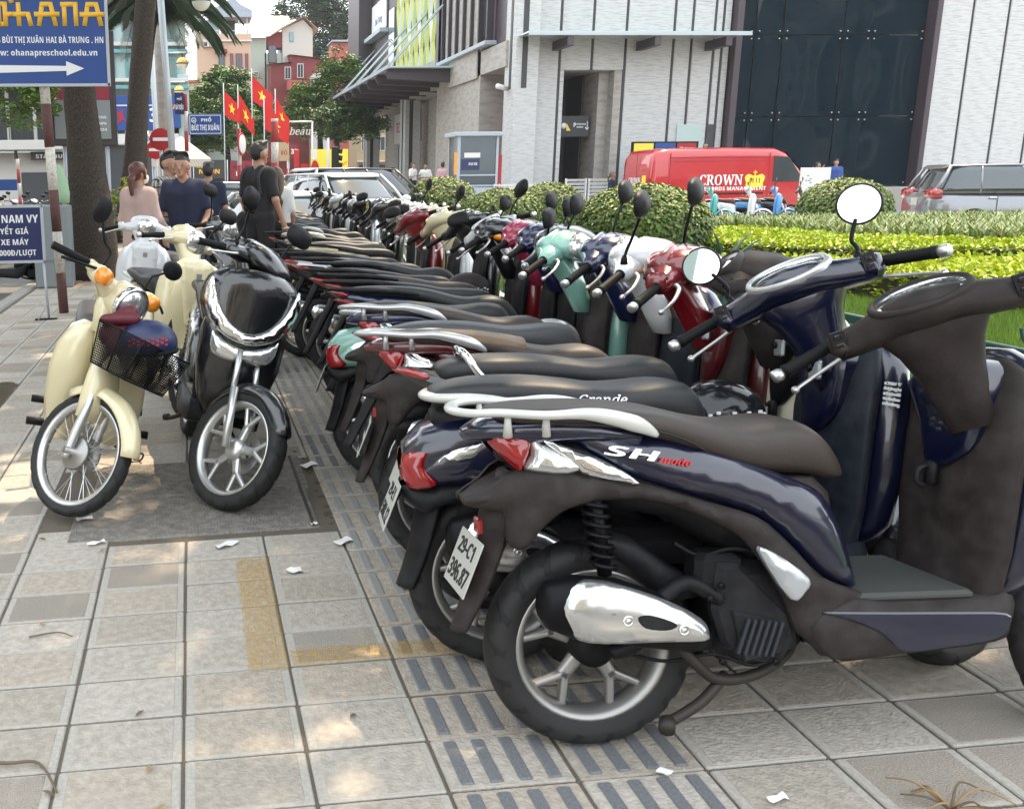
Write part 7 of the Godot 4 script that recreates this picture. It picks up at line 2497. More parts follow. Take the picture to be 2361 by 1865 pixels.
			obj("rear_lip", cached("mode_lip", func():
				var b := Mb.new()
				b.smooth()
				loft(b, [[-0.292, 0.634, 0.007, 0.055, 3.0], [-0.25, 0.646, 0.018, 0.076, 3.0], [-0.18, 0.668, 0.03, 0.092, 3.0], [-0.05, 0.675, 0.02, 0.105, 3.0]])
				loft(b, [[-0.2, 0.755, 0.03, 0.05], [-0.1, 0.75, 0.05, 0.09]])
				return b.done()), trim, t)
			pair("chrome_spear", "mode_spear", [-0.125, 0.788, -0.02, 0.755, 0.06, 0.715, 0.092, 0.684, 0.02, 0.695, -0.035, 0.708, -0.06, 0.738], 0.008, 0.015, 0.02, M.chrome, t)
			pair("pillion_peg", "mode_peg", [0.358, 0.53, 0.395, 0.524, 0.475, 0.465, 0.467, 0.431, 0.434, 0.415], 0.022, 0.01, 0.015, M.silver_paint, t)
		"grande":
			pair("side_panel", "gr_side", [-0.2, 0.66, -0.1, 0.71, 0.05, 0.735, 0.2, 0.735, 0.4, 0.7, 0.53, 0.66, 0.6, 0.58, 0.63, 0.42, 0.53, 0.4, 0.42, 0.46, 0.3, 0.53, 0.08, 0.55, -0.1, 0.54, -0.21, 0.535, -0.24, 0.57], 0.012, 0.05, 0.07, paint, t)
			obj("tail_cowl", cached("gr_tail", func():
				var b := Mb.new()
				b.smooth()
				loft(b, [[-0.25, 0.6, 0.05, 0.085, 3.0], [-0.2, 0.63, 0.075, 0.12, 3.0], [-0.05, 0.67, 0.08, 0.14], [0.12, 0.7, 0.06, 0.14]])
				return b.done()), paint, t)
			pair("under_cowl", "gr_under", [-0.255, 0.51, -0.235, 0.535, 0.084, 0.548, 0.3, 0.528, 0.42, 0.455, 0.53, 0.4, 0.62, 0.36, 0.56, 0.27, 0.45, 0.36, 0.3, 0.46, 0.1, 0.5, -0.12, 0.49, -0.19, 0.46], 0.0, 0.03, 0.03, M.black_plastic, t)
			obj("mudguard", cached("gr_mud", func(): return mud_mesh([[-0.2, 0.52, 0.085], [-0.215, 0.44, 0.08], [-0.235, 0.33, 0.07], [-0.265, 0.23, 0.06]])), M.black_plastic, t)
			pair("tail_light", "gr_light_r", [-0.255, 0.625, -0.18, 0.648, -0.195, 0.6, -0.16, 0.548, -0.24, 0.535], 0.026, 0.03, 0.03, M.red_lens, t)
			pair("indicator_lens", "gr_light_c", [-0.175, 0.615, -0.131, 0.656, -0.05, 0.685, 0.02, 0.695, -0.04, 0.63, -0.09, 0.605, -0.145, 0.594], 0.014, 0.025, 0.025, M.clear_lens, t)
		_:
			pair("side_panel", "sp_side", [-0.3, 0.8, -0.2, 0.795, 0.0, 0.775, 0.2, 0.75, 0.4, 0.7, 0.52, 0.655, 0.6, 0.55, 0.63, 0.42, 0.5, 0.45, 0.38, 0.54, 0.22, 0.61, 0.02, 0.66, -0.16, 0.72, -0.28, 0.775], -0.004, 0.035, 0.05, paint, t)
			pair("under_cowl", "sp_under", [-0.2, 0.73, 0.02, 0.66, 0.22, 0.61, 0.38, 0.54, 0.5, 0.45, 0.63, 0.41, 0.6, 0.35, 0.52, 0.28, 0.44, 0.38, 0.3, 0.5, 0.1, 0.58, -0.08, 0.62, -0.18, 0.68], -0.01, 0.025, 0.03, trim, t)
			obj("mudguard", cached("sp_mud", func(): return mud_mesh([[-0.17, 0.7, 0.07], [-0.22, 0.6, 0.06], [-0.29, 0.45, 0.05], [-0.35, 0.33, 0.045]])), M.black_plastic, t)
			pair("tail_light", "sp_light", [-0.31, 0.795, -0.25, 0.797, -0.2, 0.78, -0.21, 0.765, -0.26, 0.775, -0.3, 0.788], 0.012, 0.02, 0.025, M.red_lens, t)
	if not far or o.has("plate"):
		var pl := obj("number_plate", cached("plate", func():
			var b := Mb.new()
			b.box(Vector3.ZERO, Vector3(0.004, 0.14, 0.19), 0.0015)
			return b.done()), M.plate_white, t, Transform3D(Basis(Vector3.BACK, -0.36), Vector3(-0.285, 0.475, 0)))
		if o.has("plate"):
			var pw: Array = o.plate
			var px := Transform3D(Basis(Vector3(0, 0, 1), Vector3(0, 1, 0), Vector3(-1, 0, 0)), Vector3(-0.0015, 0, 0))
			letter(pl, "plate_number", pw[0], 0.04, M.black_print, px * at(0, 0.033, 0), 0.13)
			letter(pl, "plate_number", pw[1], 0.046, M.black_print, px * at(0, -0.031, 0), 0.16)
		obj("reflector", cached("reflector", func():
			var b := Mb.new()
			b.box(Vector3.ZERO, Vector3(0.02, 0.04, 0.045), 0.004)
			return b.done()), M.red_lens, t, at(-0.245, 0.565, 0))
	# --- seat
	var sk: String = o.get("seat_shape", "step")
	obj("seat", cached("seat_" + sk, seat_mesh.bind(sk)), o.get("seat", M.black_seat), t)
	if not far and sk == "step":
		for s in [1, -1]:
			obj("seat_seam", cached("seam%d" % s, func():
				var b := Mb.new()
				b.smooth()
				b.tube(curve3([Vector3(-0.1, 0.828, s * 0.1185), Vector3(0.04, 0.824, s * 0.131), Vector3(0.15, 0.802, s * 0.135), Vector3(0.22, 0.776, s * 0.132), Vector3(0.27, 0.745, s * 0.122)]), 0.0022, 5)
				return b.done()), M.black_seat, t)
		obj("cable", cached("hoses", func():
			var b := Mb.new()
			b.smooth()
			b.tube(curve3(xyz([0.5, 0.4, 0.12, 0.42, 0.5, 0.13, 0.33, 0.52, 0.12, 0.26, 0.5, 0.1, 0.2, 0.53, 0.09])), 0.007, 6)
			b.tube(curve3(xyz([0.46, 0.27, 0.13, 0.38, 0.24, 0.14, 0.28, 0.27, 0.135, 0.18, 0.25, 0.12, 0.08, 0.27, 0.11])), 0.0045, 6)
			for q in [[0.29, 0.44], [0.43, 0.25], [0.3, 0.255], [0.265, 0.41]]:
				b.xf(Transform3D(Basis(Vector3.RIGHT, PI / 2), Vector3(q[0], q[1], 0.146)))
				b.lathe([Vector2(0.009, 0), Vector2(0.009, 0.006), Vector2(0, 0.006)], 6)
			return b.done()), M.black_metal, t)
	if o.has("seat_stripe"):
		obj("seat_stripe", cached("seat_stripe", func():
			var b := Mb.new()
			b.smooth()
			loft(b, [[-0.02, 0.838, 0.031, 0.131], [0.1, 0.832, 0.034, 0.134], [0.2, 0.818, 0.036, 0.134], [0.27, 0.806, 0.036, 0.128]])
			return b.done()), o.seat_stripe, t)
	obj("seat_front_cover", cached("seat_front", func():
		var b := Mb.new()
		b.smooth()
		vloft(b, [[0.38, 0.57, 0.085, 0.13], [0.45, 0.56, 0.08, 0.125], [0.55, 0.545, 0.07, 0.12], [0.64, 0.53, 0.07, 0.115], [0.68, 0.5, 0.06, 0.11]])
		return b.done()), trim, t)
	match o.get("rail", ""):
		"loop":
			obj("grab_rail", cached("rail_loop", rail_mesh), o.get("rail_m", M.white_rail), t)
		"oval":
			obj("grab_rail", cached("rail_oval", func():
				var b := Mb.new()
				b.smooth()
				var p := curve3(xyz([0.1, 0.765, 0.125, 0.02, 0.785, 0.14, -0.07, 0.794, 0.135, -0.15, 0.79, 0.1, -0.185, 0.788, 0.0, -0.15, 0.79, -0.1, -0.07, 0.794, -0.135, 0.02, 0.785, -0.14, 0.1, 0.765, -0.125]), 5)
				band(b, p, [0.006, 0.02, 0.022, 0.02, 0.022, 0.02, 0.006], [0.006, 0.013, 0.014, 0.014, 0.014, 0.013, 0.006])
				return b.done()), o.get("rail_m", M.white_rail), t)
		"bar":
			obj("grab_rail", cached("rail_bar", func():
				var b := Mb.new()
				b.smooth()
				b.tube(curve3(xyz([0.02, 0.72, 0.12, -0.05, 0.79, 0.12, -0.09, 0.845, 0.1, -0.1, 0.855, 0.0, -0.09, 0.845, -0.1, -0.05, 0.79, -0.12, 0.02, 0.72, -0.12])), 0.014, 10)
				return b.done()), M.chrome, t)
		"wing":
			obj("grab_rail", cached("rail_wing", func():
				var b := Mb.new()
				b.smooth()
				for s in [1, -1]:
					band(b, curve3([Vector3(0.12, 0.82, s * 0.125), Vector3(-0.05, 0.84, s * 0.13), Vector3(-0.25, 0.845, s * 0.1), Vector3(-0.34, 0.85, s * 0.05)]), [0.008, 0.018, 0.016, 0.01], [0.008, 0.014, 0.012, 0.008])
				return b.done()), o.get("rail_m", M.black_plastic), t)
	# --- floor and leg shield
	obj("floorboard", cached("floor", func():
		var b := Mb.new()
		b.smooth()
		b.prism(smooth_poly(xy([0.5, 0.34, 0.555, 0.262, 0.63, 0.258, 0.73, 0.268, 0.95, 0.288, 0.985, 0.325, 0.985, 0.4, 0.9, 0.392, 0.7, 0.39, 0.6, 0.4]), 3), -0.172, 0.172, 0.018)
		return b.done()), trim, t)
	if tail == "mode":
		pair("floor_side_panel", "floor_side", [0.522, 0.376, 0.6, 0.374, 0.7, 0.37, 0.85, 0.365, 0.97, 0.358, 0.982, 0.33, 0.951, 0.295, 0.83, 0.28, 0.724, 0.274, 0.69, 0.305, 0.64, 0.335, 0.58, 0.358], 0.0, 0.005, 0.012, paint, t, 0.178)
	obj("floor_mat", cached("floor_mat", func():
		var b := Mb.new()
		b.box(Vector3(0.755, 0.4, 0), Vector3(0.3, 0.022, 0.32), 0.008)
		return b.done()), M.rubber_mat, t)
	obj("leg_shield_inner", cached("shield_in", func():
		var b := Mb.new()
		b.smooth()
		vloft(b, [[0.34, 0.925, 0.06, 0.15], [0.4, 0.955, 0.05, 0.165], [0.5, 0.965, 0.045, 0.178], [0.62, 0.965, 0.045, 0.19], [0.74, 0.97, 0.045, 0.195], [0.85, 0.985, 0.045, 0.185], [0.92, 1.0, 0.045, 0.15], [0.955, 1.005, 0.035, 0.1]], 28)
		return b.done()), o.get("inner", trim), t)
	obj("leg_shield_front", cached("shield_out", func():
		var b := Mb.new()
		b.smooth()
		vloft(b, [[0.36, 1.0, 0.05, 0.12, 2.6], [0.45, 1.03, 0.07, 0.165, 2.4], [0.6, 1.035, 0.075, 0.198, 2.2], [0.75, 1.04, 0.08, 0.204, 2.2], [0.88, 1.045, 0.07, 0.178, 2.2], [0.95, 1.03, 0.05, 0.12], [0.975, 1.02, 0.03, 0.08]], 28)
		return b.done()), paint, t, Transform3D(Basis.from_scale(Vector3(1, 1, 0.9 if far else 1.0)), Vector3.ZERO))
	if not far:
		var gb := obj("glove_box", cached("glove_box", func():
			var b := Mb.new()
			var poly := smooth_poly(xy([-0.128, 0.885, -0.06, 0.93, 0.0, 0.955, 0.1, 0.95, 0.125, 0.9, 0.122, 0.84, 0.105, 0.755, 0.055, 0.705, 0.01, 0.68, -0.035, 0.682, -0.075, 0.79]), 3)
			panel(b, poly, func(_x, _y): return 0.0, 0.02, 0.03, 0.03, 0.04, [1])
			return b.done()), paint, t, Transform3D(Basis(Vector3(0, 0, 1), Vector3(0.06, 1, 0).normalized(), Vector3(-1, 0, 0)), Vector3(0.858, 0, 0)))
		var ky := obj("key_switch", cached("key", func():
			var b := Mb.new()
			b.box(Vector3(0, 0, 0), Vector3(0.012, 0.05, 0.06), 0.006)
			return b.done()), M.silver_paint, t, at(0.88, 0.865, 0.07))
		obj("keyhole", cached("keyhole", func():
			var b := Mb.new()
			b.xf(Transform3D(Basis(Vector3.BACK, PI / 2), Vector3.ZERO))
			b.smooth()
			b.lathe([Vector2(0.011, 0), Vector2(0.011, 0.009), Vector2(0.007, 0.012)], 14)
			return b.done()), M.black_plastic, ky, at(-0.004, 0.008, -0.012))
		obj("bag_hook", cached("hook", func():
			var b := Mb.new()
			b.smooth()
			b.box(Vector3(0, 0, 0), Vector3(0.022, 0.06, 0.034), 0.006)
			b.tube(curve3(xyz([0.0, 0.02, 0, -0.03, 0.01, 0, -0.035, -0.02, 0, -0.015, -0.035, 0])), 0.007, 8)
			return b.done()), M.black_plastic, t, at(0.9, 0.665, 0.0))
	# --- steering
	obj("fork", cached("fork", func():
		var b := Mb.new()
		b.smooth()
		for s in [1, -1]:
			b.tube([Vector3(1.31, 0.27, s * 0.07), Vector3(1.2, 0.52, s * 0.07)], 0.019, 10)
			b.tube([Vector3(1.2, 0.5, s * 0.07), Vector3(1.12, 0.68, s * 0.06)], 0.014, 10)
		return b.done()), M.alloy, t, steer_xf(Vector3(1.0, 0.8, 0), clampf(o.get("steer", 0.8), -0.6, 0.6)))
	obj("front_mudguard", cached("front_mud", func(): return arc_mesh(1.31, 0.275, 0.305, 0.6, 2.75, 0.055)), paint, t, steer_xf(Vector3(1.0, 0.8, 0), clampf(o.get("steer", 0.8), -0.6, 0.6)))
	head(t, o, S, paint, trim, far)
	return t

func head(t: Node3D, o: Dictionary, S: Transform3D, paint: Material, trim: Material, far: bool) -> void:
	var cm: Material = o.get("cowl", paint)
	var kind: String = o.get("head", "lamp")
	var big := kind == "gauge"
	var c: Vector3 = o.get("bar", Vector3(0.775, 1.035, 0) if big else (Vector3(0.78, 1.07, 0) if o.get("steer", 0.8) < 0.0 else Vector3(0.87, 1.07, 0)))
	var ks := Vector3(0.03, 0.025, 0) if big else Vector3.ZERO
	var X := S * Transform3D(Basis(), c)
	obj("neck_cover", cached("neck", func():
		var b := Mb.new()
		b.smooth()
		vloft(b, [[-0.27, 0.13, 0.045, 0.05, 2.2], [-0.2, 0.1, 0.05, 0.058, 2.3], [-0.13, 0.07, 0.056, 0.07, 2.3], [-0.07, 0.035, 0.06, 0.088, 2.4], [-0.03, 0.015, 0.058, 0.112, 2.5], [0.0, 0.005, 0.05, 0.125, 2.6], [0.03, 0.0, 0.035, 0.11, 2.5]])
		return b.done()), cm, t, X)
	obj("handlebar_cowl", cached("cowl_" + kind, func():
		var b := Mb.new()
		b.smooth()
		b.xf(Transform3D(Basis(Vector3(0, 0, 1), Vector3(0, 1, 0), Vector3(-1, 0, 0)), Vector3.ZERO))   # local x of the loft becomes -z... arms run across
		if big:
			loft(b, [[-0.2, -0.004, 0.034, 0.034, 3.0], [-0.165, 0.0, 0.036, 0.04, 3.0], [-0.12, 0.008, 0.04, 0.055, 3.0], [-0.06, 0.018, 0.046, 0.085, 3.0], [0.0, 0.02, 0.05, 0.095, 3.0], [0.06, 0.018, 0.046, 0.085, 3.0], [0.12, 0.008, 0.04, 0.055, 3.0], [0.165, 0.0, 0.036, 0.04, 3.0], [0.2, -0.004, 0.034, 0.034, 3.0]])
		else:
			loft(b, [[-0.205, -0.012, 0.028, 0.03], [-0.15, -0.006, 0.034, 0.038], [-0.1, 0.004, 0.046, 0.06], [-0.05, 0.014, 0.056, 0.085], [0.0, 0.016, 0.06, 0.095], [0.05, 0.014, 0.056, 0.085], [0.1, 0.004, 0.046, 0.06], [0.15, -0.006, 0.034, 0.038], [0.205, -0.012, 0.028, 0.03]])
		b.xf(Transform3D())
		if kind == "lamp" or kind == "sharp" or kind == "visor":
			var L := 1.0 if kind == "lamp" else (1.25 if kind == "sharp" else 1.1)
			loft(b, [[-0.03, 0.03, 0.04, 0.1], [0.03, 0.035, 0.062, 0.125, 2.2], [0.09 * L, 0.025, 0.062, 0.115, 2.2], [0.14 * L, 0.012, 0.05, 0.09, 2.2], [0.19 * L, -0.004, 0.024, 0.05, 2.0]])
		return b.done()), cm, t, X)
	if kind == "lamp":
		obj("headlamp", cached("lamp_lens", func():
			var b := Mb.new()
			b.smooth()
			loft(b, [[0.085, 0.024, 0.066, 0.119, 2.2], [0.12, 0.015, 0.064, 0.112, 2.2], [0.165, 0.0, 0.05, 0.088, 2.1], [0.2, -0.014, 0.022, 0.045, 2.0]])
			return b.done()), M.clear_lens, t, X)
	elif kind == "sharp":
		obj("indicator", cached("sharp_ind", func():
			var b := Mb.new()
			b.smooth()
			for s in [1, -1]:
				b.ellipsoid(Vector3(0.1, -0.01, s * 0.105), Vector3(0.05, 0.022, 0.02), 12, 6)
			return b.done()), M.amber_lens, t, X)
	if kind == "round":
		obj("headlamp", cached("lamp_round", func():
			var b := Mb.new()
			b.smooth()
			b.xf(Transform3D(Basis(Vector3.BACK, -PI / 2 - 0.15), Vector3(0.06, 0.0, 0)))
			b.lathe([Vector2(0.06, -0.03), Vector2(0.078, 0.0), Vector2(0.076, 0.03), Vector2(0.066, 0.036), Vector2(0.05, 0.048), Vector2(0, 0.054)], 28, false)
			return b.done()), M.clear_lens, t, X)
	# gauge on the rider's side
	var G := X * Transform3D(Basis(Vector3.BACK, 0.75).scaled_local(Vector3(1.02, 0.7, 0.98) if big else Vector3.ONE), Vector3(-0.05, 0.05, 0) if big else Vector3(-0.035, 0.052, 0))
	obj("gauge_rim", cached("gauge_rim", func():
		var b := Mb.new()
		b.smooth()
		var rows := []
		for q in [[1.12, -0.03], [1.14, 0.0], [1.08, 0.012], [1.0, 0.014], [0.96, 0.006]]:
			var ring := PackedVector3Array()
			for k in 32:
				var a := -TAU * k / 32
				ring.append(Vector3(cos(a) * 0.052 * q[0], q[1], sin(a) * 0.1 * q[0]))
			rows.append(ring)
		b.grid(rows, true, false, false)
		return b.done()), o.get("gauge_m", cm), t, G)
	obj("gauge_glass", cached("gauge_glass", func():
		var b := Mb.new()
		b.smooth()
		b.xf(Transform3D(Basis.from_scale(Vector3(0.051, 0.1, 0.098)), Vector3.ZERO))
		b.lathe([Vector2(1.0, 0.06), Vector2(0.8, 0.11), Vector2(0.4, 0.15), Vector2(0, 0.16)], 32, false)
		return b.done()), M.gauge_glass, t, G)
	if not far:
		obj("switch_box", cached("switch", func():
			var b := Mb.new()
			b.smooth()
			for s in [1, -1]:
				b.box(Vector3(-0.012, 0.0, s * 0.19), Vector3(0.07, 0.066, 0.05), 0.014)
			return b.done()), o.get("switch_m", cm), t, X)
		for s in [1, -1]:
			var bx := obj("switch_panel", cached("switch_panel", func():
				var b := Mb.new()
				b.box(Vector3.ZERO, Vector3(0.004, 0.046, 0.034), 0.0015)
				b.box(Vector3(-0.004, 0.008, 0), Vector3(0.008, 0.012, 0.016), 0.002)
				b.box(Vector3(-0.004, -0.013, 0), Vector3(0.008, 0.009, 0.02), 0.002)
				return b.done()), M.gloss_black, t, X * Transform3D(Basis(Vector3.BACK, 0.3), Vector3(-0.047, 0.006, s * 0.188)))
	for s in [1, -1]:
		var A := Vector3(-0.005, -0.01, s * 0.2) + ks
		var E := Vector3(-0.05, -0.05, s * 0.33) + ks
		var gname := "grip" + ("r" if s > 0 else "l") + ("b" if big else "")
		obj("grip", cached(gname, func():
			var b := Mb.new()
			b.smooth()
			b.xf(look(A, E))
			var L := A.distance_to(E)
			var prof := [Vector2(0.02, 0.0), Vector2(0.02, 0.006), Vector2(0.016, 0.008)]
			for k in 9:
				var y := 0.014 + k * (L - 0.03) / 9
				prof.append(Vector2(0.0168, y))
				prof.append(Vector2(0.0155, y + 0.005))
			prof.append(Vector2(0.0175, L - 0.012))
			prof.append(Vector2(0.0175, L))
			b.lathe(prof, 14)
			return b.done()), M.rubber, t, X)
		obj("bar_end", cached(gname + "end", func():
			var b := Mb.new()
			b.smooth()
			b.xf(look(E, E + (E - A)))
			b.lathe([Vector2(0.011, -0.002), Vector2(0.013, 0.004), Vector2(0.017, 0.01), Vector2(0.017, 0.026), Vector2(0.012, 0.03)], 14)
			return b.done()), M.alloy if not o.has("bar_end") else o.bar_end, t, X)
		obj("brake_lever", cached(gname + "lev", func():
			var b := Mb.new()
			b.smooth()
			var p := curve3([Vector3(0.045, -0.012, s * 0.17), Vector3(0.06, -0.02, s * 0.2), Vector3(0.055, -0.045, s * 0.27), Vector3(0.03, -0.07, s * 0.325)])
			band(b, p, [0.009, 0.008, 0.0065, 0.006], [0.007, 0.006, 0.005, 0.005], 8)
			b.ellipsoid(p[-1], Vector3.ONE * 0.0105, 10, 6)
			return b.done()), M.alloy, t, X)
	var mk: String = o.get("mirrors", "black")
	if mk != "none":
		for s in [1, -1]:
			if (mk == "left" and s > 0) or (mk == "right" and s < 0):
				continue
			var rd := mk == "round"
			var P0 := Vector3(0.0, 0.015, s * 0.165)
			var P1: Vector3 = o.get("mirror_at", Vector3(0.03, 0.2, 0.24)) * Vector3(1, 1, s)
			var key := "mstem%s%s" % [s, P1]
			var st := obj("mirror_stem", cached(key, func():
				var b := Mb.new()
				b.smooth()
				b.tube(curve3([P0, P0 + Vector3(0.005, 0.05, s * 0.004), P0.lerp(P1, 0.45) + Vector3(0.0, 0.02, -s * 0.012), P1]), 0.0055, 8)
				b.lathe_at(P0 - Vector3(0, 0.01, 0), [Vector2(0.016, 0), Vector2(0.013, 0.035), Vector2(0.007, 0.05)], 10)
				return b.done()), M.black_metal, t, X)
			var turnm: float = o.get("mirror_turn", 0.0)
			var mx := Transform3D(Basis(Vector3.UP, turnm * s) * Basis(Vector3.BACK, 0.12), P1 + Vector3(0, 0.035, s * 0.02))
			obj("mirror_shell", cached("mshell_%s" % rd, func():
				var b := Mb.new()
				b.smooth()
				if rd:
					b.xf(Transform3D(Basis(Vector3.BACK, PI / 2), Vector3.ZERO))
					b.lathe([Vector2(0, -0.02), Vector2(0.03, -0.018), Vector2(0.052, -0.006), Vector2(0.056, 0.004), Vector2(0.053, 0.008), Vector2(0.05, 0.006)], 28, false)
				else:
					loft(b, [[-0.012, 0, 0.046, 0.072, 2.8], [0.0, 0, 0.05, 0.076, 2.8], [0.014, 0, 0.044, 0.068, 2.6], [0.026, 0, 0.026, 0.045, 2.4]])
				return b.done()), M.black_plastic, st, mx)
			obj("mirror_glass", cached("mglass_%s" % rd, func():
				var b := Mb.new()
				if rd:
					b.xf(Transform3D(Basis(Vector3.BACK, PI / 2), Vector3.ZERO))
					b.smooth()
					b.lathe([Vector2(0.0505, 0.0065), Vector2(0, 0.0085)], 28, false)
				else:
					loft(b, [[-0.0135, 0, 0.04, 0.066, 2.8], [-0.0128, 0, 0.041, 0.067, 2.8]])
				return b.done()), M.mirror, st, mx)

func side_mesh(flatpts: Array, off: float, roll: float, edge: float, sides := [1, -1], fixed := 0.0) -> Mesh:
	var b := Mb.new()
	var poly := smooth_poly(xy(flatpts), 3)
	panel(b, poly, func(x, y): return (fixed if fixed > 0.0 else body_w(x, y)) + off, roll, edge, 0.03, 0.014, sides)
	return b.done()

func pair(called: String, key: String, pts: Array, off: float, roll: float, edge: float, m: Material, parent: Node3D, fixed := 0.0) -> MeshInstance3D:
	var o: MeshInstance3D
	for s in [-1, 1]:
		o = obj(called, cached("%s%d" % [key, s], func():
			if fixed > 0.0:
				var b := Mb.new()
				b.xf(Transform3D(Basis.from_scale(Vector3(1, 1, s)), Vector3.ZERO))
				b.prism(smooth_poly(xy(pts), 3), fixed - 0.012, fixed, 0.004)
				return b.done()
			return side_mesh(pts, off, roll, edge, [s], fixed)), m, parent)
	return o

func mud_mesh(stn: Array) -> Mesh:   # [x, y, half width] from top to tip; a tapering trough
	var b := Mb.new()
	b.smooth()
	var c := []
	for s in stn:
		c.append(Vector3(s[0], s[1], s[2]))
	c = curve3(c, 4)
	var rows := []
	for p in c:
		var ring := PackedVector3Array()
		for k in 7:
			var u := -1.0 + k / 3.0
			ring.append(Vector3(p.x + 0.05 * u * u * (p.z / 0.08), p.y, u * p.z))
		for k in range(6, -1, -1):
			var u := -1.0 + k / 3.0
			ring.append(Vector3(p.x + 0.012 + 0.05 * u * u * (p.z / 0.08), p.y + 0.002, u * p.z * 0.97))
		rows.append(ring)
	b.grid(rows)
	return b.done()

func arc_mesh(cx: float, cy: float, r: float, a0: float, a1: float, hw: float) -> Mesh:
	var b := Mb.new()
	b.smooth()
	var rows := []
	for i in 15:
		var a := lerpf(a0, a1, i / 14.0)
		var tw := hw * (0.75 + 0.25 * sin(PI * i / 14.0))
		var ring := PackedVector3Array()
		for k in 9:
			var u := -1.0 + k / 4.0
			var rr := r - 0.05 * pow(absf(u), 3.0)
			ring.append(Vector3(cx + cos(a) * rr, cy + sin(a) * rr, -u * tw))
		for k in range(8, -1, -1):
			var u := -1.0 + k / 4.0
			var rr := r - 0.006 - 0.05 * pow(absf(u), 3.0)
			ring.append(Vector3(cx + cos(a) * rr, cy + sin(a) * rr, -u * tw * 0.95))
		rows.append(ring)
	b.grid(rows)
	return b.done()

func seat_mesh(kind: String) -> Mesh:
	var b := Mb.new()
	b.smooth()
	var s: Array
	match kind:
		"flat":
			s = [[-0.175, 0.79, 0.012, 0.07], [-0.15, 0.79, 0.03, 0.105], [-0.05, 0.8, 0.04, 0.13], [0.1, 0.8, 0.044, 0.14], [0.22, 0.792, 0.042, 0.142], [0.3, 0.782, 0.042, 0.14], [0.38, 0.778, 0.05, 0.135], [0.46, 0.775, 0.062, 0.128], [0.53, 0.76, 0.068, 0.115], [0.57, 0.735, 0.05, 0.095], [0.595, 0.71, 0.02, 0.06]]
		"slim":
			s = [[-0.26, 0.84, 0.006, 0.05], [-0.2, 0.838, 0.016, 0.085], [-0.05, 0.83, 0.024, 0.11], [0.1, 0.817, 0.03, 0.12], [0.22, 0.8, 0.032, 0.125], [0.3, 0.782, 0.036, 0.12], [0.42, 0.775, 0.042, 0.11], [0.52, 0.765, 0.04, 0.085], [0.58, 0.752, 0.018, 0.05]]
		_:
			s = [[-0.225, 0.842, 0.008, 0.06], [-0.2, 0.842, 0.018, 0.09], [-0.1, 0.838, 0.028, 0.118], [0.04, 0.832, 0.032, 0.13], [0.15, 0.815, 0.038, 0.134], [0.22, 0.795, 0.042, 0.133], [0.29, 0.772, 0.048, 0.13], [0.36, 0.755, 0.056, 0.127], [0.42, 0.752, 0.064, 0.125], [0.48, 0.752, 0.067, 0.12], [0.53, 0.742, 0.062, 0.114], [0.57, 0.722, 0.05, 0.104], [0.6, 0.7, 0.032, 0.09], [0.622, 0.684, 0.012, 0.07]]
	var fine := []
	for i in s.size() - 1:
		for k in 3:
			var f := k / 3.0
			var row := []
			for c in 4:
				row.append(cubic_interpolate(s[i][c], s[i + 1][c], s[maxi(i - 1, 0)][c], s[mini(i + 2, s.size() - 1)][c], f))
			row.append(3.4)
			fine.append(row)
	fine.append([s[-1][0], s[-1][1], s[-1][2], s[-1][3], 3.4])
	loft(b, fine, 28)
	return b.done()

func rail_mesh() -> Mesh:
	var b := Mb.new()
	b.smooth()
	var p := curve3(xyz([0.135, 0.797, 0.132, 0.09, 0.822, 0.142, 0.02, 0.843, 0.146, -0.046, 0.853, 0.145, -0.134, 0.851, 0.14, -0.233, 0.857, 0.125, -0.29, 0.853, 0.09, -0.312, 0.85, 0.0, -0.29, 0.853, -0.09, -0.233, 0.857, -0.125, -0.134, 0.851, -0.14, -0.046, 0.853, -0.145, 0.02, 0.843, -0.146, 0.09, 0.822, -0.142, 0.135, 0.797, -0.132]), 4)
	band(b, p, [0.004, 0.016, 0.019, 0.017, 0.015, 0.016, 0.018, 0.016, 0.015, 0.017, 0.019, 0.016, 0.004], [0.006, 0.02, 0.017, 0.011, 0.01, 0.01, 0.01, 0.01, 0.01, 0.011, 0.017, 0.02, 0.006])
	for s in [1, -1]:
		for q in [-0.21, -0.12]:
			b.tube([Vector3(q, 0.8, s * 0.11), Vector3(q - 0.005, 0.85, s * 0.125)], [0.012, 0.007], 8)
	return b.done()

func engine_mesh() -> Mesh:
	var b := Mb.new()
	b.box(Vector3(0.4, 0.37, 0.04), Vector3(0.22, 0.24, 0.2), 0.03)
	b.box(Vector3(0.2, 0.32, -0.1), Vector3(0.5, 0.16, 0.07), 0.03)
	b.box(Vector3(0.3, 0.46, 0.09), Vector3(0.12, 0.1, 0.08), 0.015)
	b.box(Vector3(0.2, 0.47, -0.09), Vector3(0.34, 0.12, 0.1), 0.03)
	b.smooth()
	b.xf(Transform3D(Basis(Vector3.RIGHT, PI / 2), Vector3(0.03, 0.262, 0)))
	b.lathe([Vector2(0.0, -0.11), Vector2(0.08, -0.11), Vector2(0.095, -0.08), Vector2(0.06, -0.045), Vector2(0.05, 0.05), Vector2(0.0, 0.055)], 20, false)
	b.xf(Transform3D())
	b.flat()
	for i in 6:
		b.box(Vector3(0.5 + i * 0.012, 0.33, 0.02), Vector3(0.005, 0.12, 0.13))
	b.smooth()
	b.tube(curve3(xyz([0.3, 0.4, 0.13, 0.22, 0.44, 0.12, 0.15, 0.4, 0.13, 0.1, 0.3, 0.12, 0.05, 0.27, 0.1])), 0.02, 8)
	return b.done()

